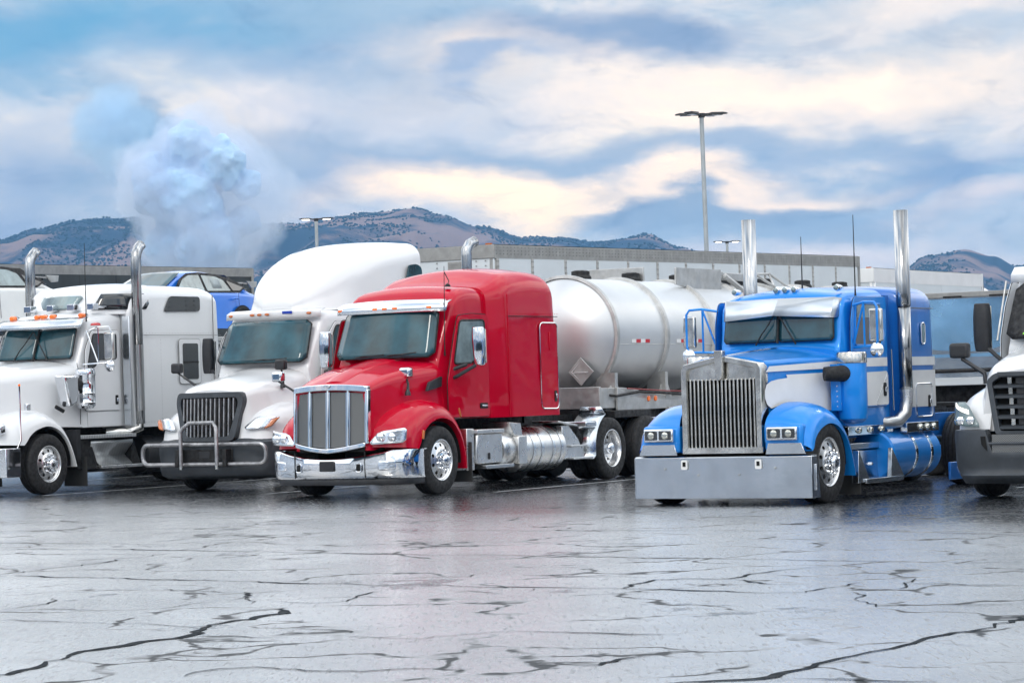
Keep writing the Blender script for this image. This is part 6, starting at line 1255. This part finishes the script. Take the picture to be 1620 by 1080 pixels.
def build_van(name, label, o, x0, x1, yc, top, body, rail, floor=1.15, rise=0.0, panels=13, rail_h=.22, wall_t=None, group=None, dark=False, hd=HD, front_vent=True, both_rivets=True):
    t = thing(name, label, 'trailer', (*o, 0), hd, group); W_ = 1.29
    def Z(x, z): return z + rise * (x - x0)
    m = MB(); vs = []
    for x in (x0, x1):
        for y in (yc - W_ + .012, yc + W_ - .012):
            for z in (floor, top - .02): vs.append((x + (.012 if x == x0 else -.012), y, Z(x, z)))
    m.add(vs, [(0, 1, 3, 2), (4, 6, 7, 5), (0, 2, 6, 4), (1, 5, 7, 3), (0, 4, 5, 1), (2, 3, 7, 6)]); obj('body', m, body, t)
    for sg in (-1, 1):
        y = yc + sg * W_; m = MB(); rows = [[(x, y - sg * .03, Z(x, top - rail_h)), (x, y + sg * .012, Z(x, top - rail_h)), (x, y + sg * .014, Z(x, top - .02)), (x, y - sg * .02, Z(x, top))] for x in (x0, x1)]
        m.grid(rows, close_u=True); m.add(rows[0], [(0, 1, 2, 3)]); m.add(rows[1], [(0, 1, 2, 3)]); tr = obj('top_rail', m, rail, t)
        m = MB(); rows = [[(x, y - sg * .03, Z(x, floor)), (x, y + sg * .02, Z(x, floor)), (x, y + sg * .02, Z(x, floor + .2)), (x, y - sg * .03, Z(x, floor + .2))] for x in (x0, x1)]; m.grid(rows, close_u=True); obj('bottom_rail', m, rail, t)
        w = (x1 - x0 - .2) / panels
        for k in range(panels):   # side sheets, lapped, a rivet strip at each joint
            xa = x0 + .1 + k * w; xb = xa + w - .008; m = MB(); th = .006 + .003 * (k % 2)
            m.add([(xa, y, Z(xa, floor + .2)), (xb, y, Z(xb, floor + .2)), (xb, y, Z(xb, top - rail_h)), (xa, y, Z(xa, top - rail_h))] + [(xa, y + sg * th, Z(xa, floor + .2)), (xb, y + sg * th, Z(xb, floor + .2)), (xb, y + sg * th, Z(xb, top - rail_h)), (xa, y + sg * th, Z(xa, top - rail_h))], [(4, 5, 6, 7), (0, 1, 5, 4), (1, 2, 6, 5), (2, 3, 7, 6), (3, 0, 4, 7)]); obj('side_panel', m, body, t, smooth=0)
            if both_rivets:
                m = MB(); m.add([(xa - .045, y + sg * .010, Z(xa, floor + .2)), (xa + .045, y + sg * .010, Z(xa, floor + .2)), (xa + .045, y + sg * .010, Z(xa, top - rail_h)), (xa - .045, y + sg * .010, Z(xa, top - rail_h))], [(0, 1, 2, 3)]); st = obj('joint_strip', m, rail if not dark else body, t, solid=.004)
                m = MB(); n = 26
                for j in range(n):
                    z = lerp(floor + .25, top - rail_h - .05, j / (n - 1))
                    for dx in (-.028, .028): m.b2((xa + dx - .009, y + sg * .012, Z(xa, z) - .012), (xa + dx + .009, y + sg * .018, Z(xa, z) + .012))
                obj('rivets', m, 'rivet', t, smooth=0)['kind'] = 'stuff'
        if both_rivets:
            m = MB(); n = int((x1 - x0) / .13)
            for j in range(n):
                x = x0 + .06 + j * .13
                for dz in (.05, .11, .17): m.b2((x - .010, y + sg * .013, Z(x, top - dz) - .009), (x + .010, y + sg * .020, Z(x, top - dz) + .009))
            obj('rail_rivets', m, 'rivet', t, smooth=0)['kind'] = 'stuff'
    m = MB(); m.b2((x0 - .012, yc - W_, top - rail_h), (x0 + .03, yc + W_, top)); obj('front_rail', m, rail, t, bevel=.01)
    for sg in (-1, 1):
        m = MB(); rows = [[(x0 + .1 - .1 * math.sin(a), yc + sg * (W_ - .1 + .108 * math.cos(a)), z) for a in [PI / 2 * k / 6 for k in range(7)]] for z in (floor, top - rail_h)]; m.grid(rows); obj('corner_post', m, rail if not dark else body, t, solid=.008)
        m = MB(); m.b2((x1 - .06, yc + sg * (W_ - .1), Z(x1, floor)), (x1 + .03, yc + sg * (W_ + .016), Z(x1, top))); obj('rear_post', m, rail, t)
        m = MB(); m.box((x0 + .02, yc + sg * (W_ - .12), top + .015), (.05, .12, .03)); obj('marker_lamp', m, 'amber_dull', t)
    m = MB(); m.add([(x0, yc - W_, top + .004), (x0, yc + W_, top + .004), (x1, yc + W_, Z(x1, top) + .004), (x1, yc - W_, Z(x1, top) + .004)], [(0, 1, 2, 3)]); obj('roof', m, rail, t)
    if front_vent:
        m = MB(); m.b2((x0 - .02, yc - .60, top - .62), (x0 + .01, yc - .30, top - .28)); v = obj('front_vent', m, rail, t)
        for k in range(7): m = MB(); m.b2((x0 - .03, yc - .58, top - .60 + k * .045), (x0 - .015, yc - .32, top - .58 + k * .045)); obj('vent_slat', m, 'rail_grey', v)
        m = MB()
        for j in range(14):
            for yy in (.55, .35, -.05, -.9, -1.1): m.b2((x0 - .008, yc + yy - .012, top - .3 - j * .09), (x0 + .005, yc + yy + .012, top - .28 - j * .09))
        obj('front_rivets', m, 'rivet', t)['kind'] = 'stuff'
    m = MB()
    for sg in (-1, 1): m.b2((x0 + .3, yc + sg * .5 - .05, floor - .2), (x1, yc + sg * .5 + .05, floor))
    for k in range(12): x = lerp(x0 + .5, x1 - .3, k / 11); m.b2((x - .05, yc - 1.2, floor - .1), (x + .05, yc + 1.2, floor))
    obj('underframe', m, 'frame_black', t)
    for sg in (-1, 1): m = MB(); m.b2((x0 + 2.8, yc + sg * .7 - .07, .12), (x0 + 2.95, yc + sg * .7 + .07, floor)); obj('landing_leg', m, 'dull_aluminium', t)
    for dx in (x1 - 2.2, x1 - .95):
        for y, rz in ((yc - 1.25, 0), (yc + 1.25, PI)): dup_tree(DRIVE, t, (dx, y, .51), rz)
        m = MB(); m.b2((dx - .5, yc - .6, .45), (dx + .5, yc + .6, floor - .1)); obj('axle', m, 'frame_black', t)
    m = MB(); m.b2((x1 - .1, yc - 1.2, .45), (x1, yc + 1.2, .6)); obj('rear_guard', m, 'frame_black', t)
    return t
van1 = build_van('box_trailer', 'long white riveted box trailer behind the tanker, coupled to the domed white truck', (-4.39, 46.229), 5.9, 22.45, 0, 4.17, 'trailer_white', 'rail_grey', rise=.0125, panels=13, rail_h=.25)
van2 = build_van('box_trailer', 'dark box trailer with a pale top rail behind the blue and white cars', (-8.82, 47.076), .9, 17.4, 8.4, 4.36, 'trailer_dark', 'rail_grey', rise=.012, panels=13, rail_h=.2, dark=True, front_vent=False, both_rivets=False)
# the far refrigerated trailer with horizontal ribs
def build_far():
    t = build_van('box_trailer', 'far pale ribbed box trailer seen past the rear of the riveted white trailer', RED_O, 26.2, 33.3, 4.3, 4.14, 'trailer_white', 'paint_cream', rise=0.0, panels=5, rail_h=.34, front_vent=False, both_rivets=False)
    for z in (3.42, 3.02, 2.6):
        m = MB(); m.b2((26.3, 4.3 - 1.32, z - .02), (33.2, 4.3 - 1.297, z + .02)); obj('side_rib', m, 'paint_cream', t, bevel=.008)
    return t
van3 = build_far()
def build_far_truck():
    t = thing('semi_truck', 'far white truck roof with a curved fairing beyond the pale ribbed trailer', 'truck', RED_O + (0,), HD)
    for sg, nm in ((0, 'cab'),):
        m = MB(); shell(m, [(34.2, 1.1, 1.2, 3.92, 1.0, .2, .05), (34.9, 1.1, 1.2, 3.92, 1.0, .2, .05), (35.8, 1.1, 1.2, 3.74, 1.0, .3, .05), (36.8, 1.1, 1.2, 3.3, 1.0, .3, .05), (37.4, 1.1, 1.2, 2.9, 1.0, .3, .05), (38.6, 1.0, 1.1, 2.2, 1.0, .3, .05)], 4); m.v = [(x, y + 4.6, z) for x, y, z in m.v]; c = obj('cab', m, 'paint_white', t)
    m = MB(); m.prism(rounded([(33.5, 2.6), (34.3, 2.6), (34.3, 3.95), (33.5, 3.95)], .15), 3.35, 5.8); obj('sleeper_end', m, 'frame_black', t)
    m = MB(); m.prism(rounded([(33.6, 2.7), (34.15, 2.7), (34.15, 3.78), (33.6, 3.78)], .12), 3.33, 3.345); obj('side_window', m, 'glass_teal', t)
    m = MB(); m.prism([(34.9, 2.7), (36.9, 2.7), (36.5, 3.2), (35.5, 3.62), (34.95, 3.75)], 3.36, 3.40); obj('fairing_window', m, 'glass_grey', t)
    for dx in (34.6, 38.0):
        for y, rz in ((3.4, 0), (5.8, PI)): dup_tree(DRIVE, t, (dx, y, .51), rz)
    return t
build_far_truck()
# bare metal trailer standing crosswise behind the blue truck
def build_steel():
    t = thing('box_trailer', 'bare metal trailer wall mirroring blue, parked crosswise behind the blue truck', 'trailer', (2.881, 35.243, 0), math.radians(58)); X = 6.0 + 2.2
    m = MB(); m.b2((X, -7.4, 1.42), (X + 2.5, 2.9, 2.77)); obj('body', m, 'steel_panel', t, bevel=.02)
    m = MB(); m.b2((X - .03, -7.42, 2.72), (X + .05, 2.92, 2.80)); tr = obj('top_rail', m, 'rail_grey', t, bevel=.008)
    for k in range(14): y = -7.1 + k * .75; m = MB(); m.b2((X - .045, y, 2.715), (X - .03, y + .30, 2.745)); obj('tarp_hook', m, 'frame_black', tr)
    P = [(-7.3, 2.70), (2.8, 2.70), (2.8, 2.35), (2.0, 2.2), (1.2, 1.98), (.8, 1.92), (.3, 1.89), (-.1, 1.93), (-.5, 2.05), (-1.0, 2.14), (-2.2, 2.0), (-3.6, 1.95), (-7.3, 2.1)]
    tri = tessellate_polygon([[Vector((p[0], p[1], 0)) for p in P]]); m = MB(); m.add([(X - .004, y, z) for y, z in P], [tuple(f) for f in tri]); obj('painted_reflection', m, 'reflection_blue', t, smooth=0)  # blue reflection of the sleeper, painted as panels on the bare metal
    m = MB(); m.b2((X - .006, -7.4, 1.81), (X - .002, 2.9, 1.86)); obj('painted_reflection_stripe', m, 'reflection_blue', t)
    m = MB(); m.b2((X - .04, -7.42, 1.38), (X + .03, 2.92, 1.50)); obj('bottom_rail', m, 'trailer_white', t, bevel=.01)
    m = MB(); m.tube([(X - .08, -5.5, 1.62), (X - .08, 1.5, 1.60)], .03, 8); obj('crank_rod', m, 'frame_black', t)
    m = MB(); m.b2((X + .3, -7.2, 1.1), (X + 2.2, 2.7, 1.4)); m.b2((X + .8, -7.0, .8), (X + 1.7, 2.5, 1.15)); obj('underframe', m, 'frame_black', t)
    m = MB(); m.b2((X + .1, -7.2, .95), (X + .16, 2.5, 1.03)); obj('chrome_rail', m, 'polished_steel', t)
    m = MB(); m.b2((X + .12, -6.9, .32), (X + .2, 2.4, .80)); sk = obj('side_skirt', m, 'paint_deep_blue', t, bevel=.01)
    for y in (-6, -5.4, -4.8, -4.2, -3.6, -3.0, -2.4, -1.8, -1.2, -.6, 0): m = MB(); m.lathe([(.09, 0), (.09, -.02), (.05, -.03), (0, -.03)], c=(X + .12, y, .45), ax='x', seg=18); obj('skirt_lamp', m, 'chrome', sk)
    for y in (-5.6, -4.3, 1.2): dup_tree(DRIVE, t, (X + .35, y, .51), -PI / 2)
    return t
build_steel()

def build_car(label, x0, paint, base, yc=4.25, L=4.55, nose_hidden=False):
    # hatchback, nose towards the picture's edge; local x runs from nose to tail
    t = thing('parked_car', label, 'car', (-8.82, 47.076, 0), HD, 'new cars on the transporter deck'); H = 1.0
    def P(x, z): return (x0 + x, base + z)
    W_ = .90
    m = MB()
    st = [(0.0, .60, .66, .62, .22, .08, .03), (.15, .74, .80, .72, .18, .12, .04), (.9, .80, .88, .84, .18, .14, .05), (1.55, .82, .90, .93, .18, .12, .04), (2.6, .84, .91, .96, .18, .08, .03), (3.6, .83, .91, .97, .18, .08, .03), (4.2, .78, .88, .98, .2, .12, .03), (4.48, .70, .82, .92, .28, .14, .03), (4.56, .62, .76, .82, .34, .1, .03)]
    shell(m, [(x0 + a, b, c, base + d, base + e, f, g) for a, b, c, d, e, f, g in st], 4); m.v = [(x, y + yc, z) for x, y, z in m.v]; body = obj('body', m, paint, t, smooth=40)
    m = MB()
    st = [(1.10, .70, .80, .93, .85, .03, .02), (1.5, .66, .80, 1.14, .85, .08, .03), (1.95, .60, .80, 1.34, .85, .14, .03), (2.4, .585, .80, 1.41, .85, .16, .03), (2.9, .58, .80, 1.405, .85, .16, .03), (3.4, .58, .80, 1.33, .85, .15, .03), (3.85, .60, .79, 1.18, .85, .10, .03), (4.3, .62, .76, .985, .85, .05, .02)]
    shell(m, [(x0 + a, b, c, base + d, base + e, f, g) for a, b, c, d, e, f, g in st], 5); m.v = [(x, y + yc, z) for x, y, z in m.v]; obj('roof', m, paint, t, smooth=40)
    def yw(z): return lerp(.80, .60, (z - .9) / .45)
    for sg in (-1, 1):
        for nm, poly, gl in (('front_window', [(1.55, .96), (2.48, .965), (2.46, 1.30), (2.1, 1.29), (1.85, 1.2)], 'glass_grey'), ('rear_window', [(2.58, .965), (3.40, .98), (3.25, 1.21), (3.0, 1.28), (2.54, 1.30)], 'glass_grey'), ('quarter_window', [(3.47, .985), (3.72, .99), (3.88, 1.06), (3.36, 1.20)], 'glass_dark')):
            pl = rounded(poly, .03, 3); m = MB(); m.add([(x0 + x, yc + sg * (yw(z) + .012), base + z) for x, z in pl], [tuple(range(len(pl)))]); obj(nm, m, gl, t, solid=.012, smooth=0)
        bd = [(1.42, .93), (2.5, .935), (3.72, .95), (4.0, 1.07), (3.55, 1.25), (3.1, 1.33), (2.5, 1.36), (2.05, 1.33), (1.75, 1.2)]
        pl = rounded(bd, .05, 3); m = MB(); m.add([(x0 + x, yc + sg * (yw(z) + .005), base + z) for x, z in pl], [tuple(range(len(pl)))]); obj('window_surround', m, 'frame_black', t, solid=.006, smooth=0)
        for x, w in ((2.30, .18), (3.30, .18)): m = MB(); m.tube([(x0 + x, yc + sg * .895, base + .80), (x0 + x + .04, yc + sg * .93, base + .815), (x0 + x + w - .03, yc + sg * .93, base + .82), (x0 + x + w, yc + sg * .89, base + .81)], .018, 8); obj('door_handle', m, paint, t)
        for x in (2.52, 3.55, 1.45): m = MB(); m.tube([(x0 + x, yc + sg * .902, base + .35), (x0 + x - .02, yc + sg * .893, base + .7), (x0 + x - .0, yc + sg * .868, base + .92)], .005, 5); obj('door_gap', m, 'frame_black', t)
        for x in (.88, 3.62):
            m = MB(); m.lathe([(.345, 0), (.345, -.012)], c=(x0 + x, yc + sg * .915, base + .33), ax='y', seg=32); m.lathe([(.0, 0), (.345, 0)], c=(x0 + x, yc + sg * .912, base + .33), ax='y', seg=32); obj('wheel_arch', m, 'frame_black', t)
            w = sub('wheel', t, (x0 + x, yc + sg * .93, base + .325), 0 if sg < 0 else PI); m = MB(); m.lathe([(.22, .01), (.25, -.012), (.30, -.012), (.322, .01), (.325, .10), (.32, .2), (.2, .2)], seg=36); obj('tyre', m, 'rubber', w)
            m = MB(); m.lathe([(.225, .02), (.215, 0), (.205, .03)], seg=32); m.lathe([(.0, -.005), (.045, 0), (.05, .03)], seg=16)
            for k in range(5): a = 2 * PI * k / 5; m.tube([(.03 * math.cos(a), .005, .03 * math.sin(a)), (.215 * math.cos(a), .0, .215 * math.sin(a))], .022, 6)
            obj('rim', m, 'black_plastic', w); m = MB(); m.lathe([(.0, .06), (.21, .06)], seg=24); obj('brake_disc', m, 'frame_black', w)
    m = MB(); patch(m, [(x0 + 1.12, yc - .70, base + .955), (x0 + 1.12, yc + .70, base + .955), (x0 + 1.93, yc + .55, base + 1.345), (x0 + 1.93, yc - .55, base + 1.345)], (-.03, 0, .03)); obj('windscreen', m, 'glass_teal', t, solid=.01)
    m = MB(); patch(m, [(x0 + 3.50, yc - .54, base + 1.325), (x0 + 3.50, yc + .54, base + 1.325), (x0 + 4.22, yc + .60, base + 1.03), (x0 + 4.22, yc - .60, base + 1.03)], (0, 0, .03)); obj('back_window', m, 'glass_dark', t, solid=.01)
    m = MB(); rows = []
    for k in range(13):
        y = lerp(-.68, .68, k / 12); e = .04 * (abs(y) / .68) ** 4; rows.append([(x0 + 4.10, yc + y, base + 1.17 - e), (x0 + 4.22, yc + y, base + 1.20 - e), (x0 + 4.42, yc + y, base + 1.185 - e), (x0 + 4.44, yc + y, base + 1.16 - e)])
    m.grid(rows, close_u=True); sp = obj('rear_spoiler', m, 'black_plastic', t)
    for sg in (-1, 1):
        m = MB(); m.prism([(x0 + 4.08, base + 1.20), (x0 + 4.46, base + 1.20), (x0 + 4.44, base + 1.08), (x0 + 4.25, base + 1.06)], yc + sg * .67, yc + sg * .70); obj('spoiler_end', m, 'dull_aluminium' if sg < 0 else 'black_plastic', sp, bevel=.006)
        m = MB(); m.tube([(x0 + 4.18, yc + sg * .45, base + .98), (x0 + 4.28, yc + sg * .45, base + 1.17)], .018, 6); obj('spoiler_stay', m, 'black_plastic', sp)
        m = MB(); m.prism([(x0 + 4.36, base + .92), (x0 + 4.52, base + .86), (x0 + 4.54, base + .76), (x0 + 4.3, base + .84)], yc + sg * .55, yc + sg * .80); obj('tail_lamp', m, 'red_lens', t, bevel=.02)
    if paint == 'car_blue':
        m = MB(); m.add([(x0 + x, yc - (yw(z) + .022), base + z) for x, z in ((2.80, 1.03), (3.12, 1.035), (3.10, 1.22), (2.80, 1.225))], [(0, 1, 2, 3)]); obj('window_sticker', m, 'curtain', t, solid=.002)
    return t
car1 = build_car('white hatchback with a rear wing on the transporter behind the white stack truck', 1.62, 'car_white', 2.80)
car2 = build_car('bright blue hatchback with a rear wing raised behind the white truck', 8.18, 'car_blue', 2.80)
def build_transporter():
    t = thing('car_transporter', 'car transporter deck that carries the white and blue hatchbacks above the truck roofs', 'trailer', (-8.82, 47.076, 0), HD); yc = 4.25
    for sg in (-1, 1):
        m = MB(); m.b2((-.6, yc + sg * 1.0 - .25, 2.70), (14.2, yc + sg * 1.0 + .2, 2.795)); d = obj('deck_track', m, 'dull_aluminium', t, bevel=.01)
        m = MB(); m.b2((-.6, yc + sg * 1.22, 1.0), (14.2, yc + sg * 1.16, 1.25)); obj('lower_rail', m, 'frame_black', t)
        for x in (.2, 3.9, 7.0, 10.2, 13.6): m = MB(); m.b2((x - .09, yc + sg * 1.16, .95), (x + .09, yc + sg * 1.26, 2.75)); obj('deck_post', m, 'frame_black', t, bevel=.01)
        m = MB(); m.tube([(.2, yc + sg * 1.2, 1.2), (3.9, yc + sg * 1.2, 2.7)], .05, 8); m.tube([(7.0, yc + sg * 1.2, 2.7), (10.2, yc + sg * 1.2, 1.2)], .05, 8); obj('deck_brace', m, 'frame_black', t)
        m = MB(); m.b2((7.9, yc + sg * 1.18, 2.0), (8.6, yc + sg * 1.3, 3.30)); obj('lift_tower', m, 'frame_black', t, bevel=.02)
    m = MB(); m.b2((-.4, yc - 1.1, .95), (14.0, yc + 1.1, 1.05)); obj('lower_deck', m, 'frame_black', t)
    for dx in (11.0, 12.3, 1.0):
        for y, rz in ((yc - 1.25, 0), (yc + 1.25, PI)): dup_tree(DRIVE, t, (dx, y, .51), rz)
    return t
build_transporter()
# ------------------------------------------------------------------ steam and haze
def build_steam():
    B = [(-170.9, 136.4, 20.5), (-154.1, 126.7, 20.5), (-191.8, 123.3, 17.0), (-140.8, 115.0, 20.5), (-171.7, 107.4, 29.0), (-126, 112.9, 15), (-188.6, 113.0, 19.8), (-162.1, 84.9, 25.6), (-184.3, 83.8, 17.7), (-143.0, 96.2, 20.5), (-168, 60, 24), (-172, 35, 20), (-218.0, 163.5, 15.3), (-228.5, 153.5, 15.3), (-207.9, 156.3, 13.6), (-235.5, 146.9, 10.2), (-222.0, 141.4, 13.6)]
    for nm, bl, dens, cy in (('steam_plume', B[:12], .36, 1500), ('steam_puff', B[12:], .14, 1560)):
        m = bpy.data.materials.new(nm); m.use_nodes = True; nt = m.node_tree; nt.nodes.clear(); L = nt.links.new
        out = nd(nt, 'ShaderNodeOutputMaterial'); pv = nd(nt, 'ShaderNodeVolumePrincipled'); L(pv.outputs[0], out.inputs['Volume'])
        pv.inputs['Color'].default_value = (.78, .86, .98, 1) if nm == 'steam_plume' else (.62, .82, 1.0, 1); pv.inputs['Anisotropy'].default_value = .2
        tc = nd(nt, 'ShaderNodeTexCoord')
        n1 = nd(nt, 'ShaderNodeTexNoise'); n1.inputs['Scale'].default_value = .045; n1.inputs['Detail'].default_value = 6; n1.inputs['Roughness'].default_value = .62; L(tc.outputs['Object'], n1.inputs['Vector'])
        w = nd(nt, 'ShaderNodeVectorMath', op='SUBTRACT'); L(n1.outputs['Color'], w.inputs[0]); w.inputs[1].default_value = (.5, .5, .5)
        w2 = nd(nt, 'ShaderNodeVectorMath', op='SCALE'); L(w.outputs[0], w2.inputs[0]); w2.inputs['Scale'].default_value = 30
        p = nd(nt, 'ShaderNodeVectorMath', op='ADD'); L(tc.outputs['Object'], p.inputs[0]); L(w2.outputs[0], p.inputs[1])
        cur = None; rr = random.Random(5)
        for x, z, r in bl:
            d = nd(nt, 'ShaderNodeVectorMath', op='DISTANCE'); L(p.outputs[0], d.inputs[0]); d.inputs[1].default_value = (x, rr.uniform(-6, 6), z)
            q = nd(nt, 'ShaderNodeMath', op='DIVIDE'); L(d.outputs['Value'], q.inputs[0]); q.inputs[1].default_value = r
            if cur is None: cur = q.outputs[0]
            else: k = nd(nt, 'ShaderNodeMath', op='SMOOTH_MIN'); L(cur, k.inputs[0]); L(q.outputs[0], k.inputs[1]); k.inputs[2].default_value = .15; cur = k.outputs[0]
        mr = nd(nt, 'ShaderNodeMapRange', interpolation_type='SMOOTHSTEP'); L(cur, mr.inputs[0]); mr.inputs[1].default_value = 1.2; mr.inputs[2].default_value = .8 if nm == 'steam_plume' else .6; mr.inputs[3].default_value = 0; mr.inputs[4].default_value = dens
        # it thins as it leaves the ground and drifts to one side
        sp = nd(nt, 'ShaderNodeSeparateXYZ'); L(tc.outputs['Object'], sp.inputs[0])
        th = nd(nt, 'ShaderNodeMapRange'); L(sp.outputs[0], th.inputs[0]); th.inputs[1].default_value = -146; th.inputs[2].default_value = -122; th.inputs[3].default_value = 1; th.inputs[4].default_value = .12
        ml = nd(nt, 'ShaderNodeMath', op='MULTIPLY'); L(mr.outputs[0], ml.inputs[0]); L(th.outputs[0], ml.inputs[1]); L(ml.outputs[0], pv.inputs['Density'])
        MT[nm] = m
        xs = [b[0] for b in bl]; zs = [b[1] for b in bl]; g = MB(); c = Vector(((min(xs) + max(xs)) / 2, 0, (min(zs) + max(zs)) / 2)); hx = (max(xs) - min(xs)) / 2 + 34; hz = (max(zs) - min(zs)) / 2 + 32
        z0, z1 = max(2, c.z - hz), c.z + hz; hz = (z1 - z0) / 2; cz = (z1 + z0) / 2
        rows = []
        for j in range(13):
            a = PI * j / 12; rows.append([(c.x + hx * 1.15 * math.sin(a) ** .6 * math.cos(2 * PI * i / 24) if a else c.x, 44 * math.sin(a) ** .6 * math.sin(2 * PI * i / 24), cz + hz * 1.12 * -math.cos(a)) for i in range(24)])
        rows = [[(x, y, max(z, 2)) for x, y, z in r] for r in rows]
        g.grid(rows, close_u=True); o = obj(nm, g, nm, smooth=0); o.location = (0, cy, 0); o['kind'] = 'stuff'
    # the thick heart of the plume: cauliflower billows
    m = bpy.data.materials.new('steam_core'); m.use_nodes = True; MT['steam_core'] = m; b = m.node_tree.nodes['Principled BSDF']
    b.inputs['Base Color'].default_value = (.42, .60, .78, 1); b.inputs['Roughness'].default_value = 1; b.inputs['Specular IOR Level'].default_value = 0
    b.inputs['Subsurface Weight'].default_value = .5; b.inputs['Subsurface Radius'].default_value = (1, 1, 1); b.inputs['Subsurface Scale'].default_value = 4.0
    bm0 = bmesh.new(); bmesh.ops.create_icosphere(bm0, subdivisions=3, radius=1); sv = [v.co.copy() for v in bm0.verts]; sf = [tuple(v.index for v in f.verts) for f in bm0.faces]; bm0.free()
    g = MB(); rr = random.Random(11)
    def puff(c, r, s=1.0):
        g.add([c + v * r * (1 + .22 * mnoise.noise(v * 1.6 + c * .07) + .10 * mnoise.noise(v * 4 + c * .3)) for v in sv], sf)
    for x, z, r in B[:11]:
        if x > -140: continue
        c = Vector((x, rr.uniform(-5, 5), z)); R_ = r * (.66 if x < -150 else .40)
        puff(c, R_)
        for k in range(22):
            d = Vector((rr.gauss(0, 1), rr.gauss(0, 1) - .5, rr.gauss(0, 1) + .2)).normalized(); q = c + d * R_ * rr.uniform(.72, .92)
            if q.z < 8: continue
            puff(q, R_ * rr.uniform(.16, .40))
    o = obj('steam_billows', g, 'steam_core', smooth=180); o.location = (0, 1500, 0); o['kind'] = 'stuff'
    md = o.modifiers.new('r', 'REMESH'); md.mode = 'VOXEL'; md.voxel_size = 1.1; md.use_smooth_shade = True
    md = o.modifiers.new('s', 'SMOOTH'); md.iterations = 5; md.factor = .6
    for nm_, sc_, st_ in (('billow', 8, 4.0), ('curl', 3.0, 1.3)):
        tx = bpy.data.textures.new(nm_, 'CLOUDS'); tx.noise_scale = sc_; tx.noise_depth = 3; md = o.modifiers.new(nm_, 'DISPLACE'); md.texture = tx; md.strength = st_; md.texture_coords = 'LOCAL'
build_steam()
def build_haze():
    m = bpy.data.materials.new('haze'); m.use_nodes = True; nt = m.node_tree; nt.nodes.clear(); L = nt.links.new
    out = nd(nt, 'ShaderNodeOutputMaterial'); pv = nd(nt, 'ShaderNodeVolumePrincipled'); L(pv.outputs[0], out.inputs['Volume'])
    pv.inputs['Color'].default_value = (.25, .56, .95, 1); pv.inputs['Density'].default_value = 4.9e-5; MT['haze'] = m
    g = MB(); g.b2((-9800, -9800, -2), (9800, 9800, 625)); o = obj('haze', g, 'haze', smooth=0); o['kind'] = 'stuff'
build_haze()
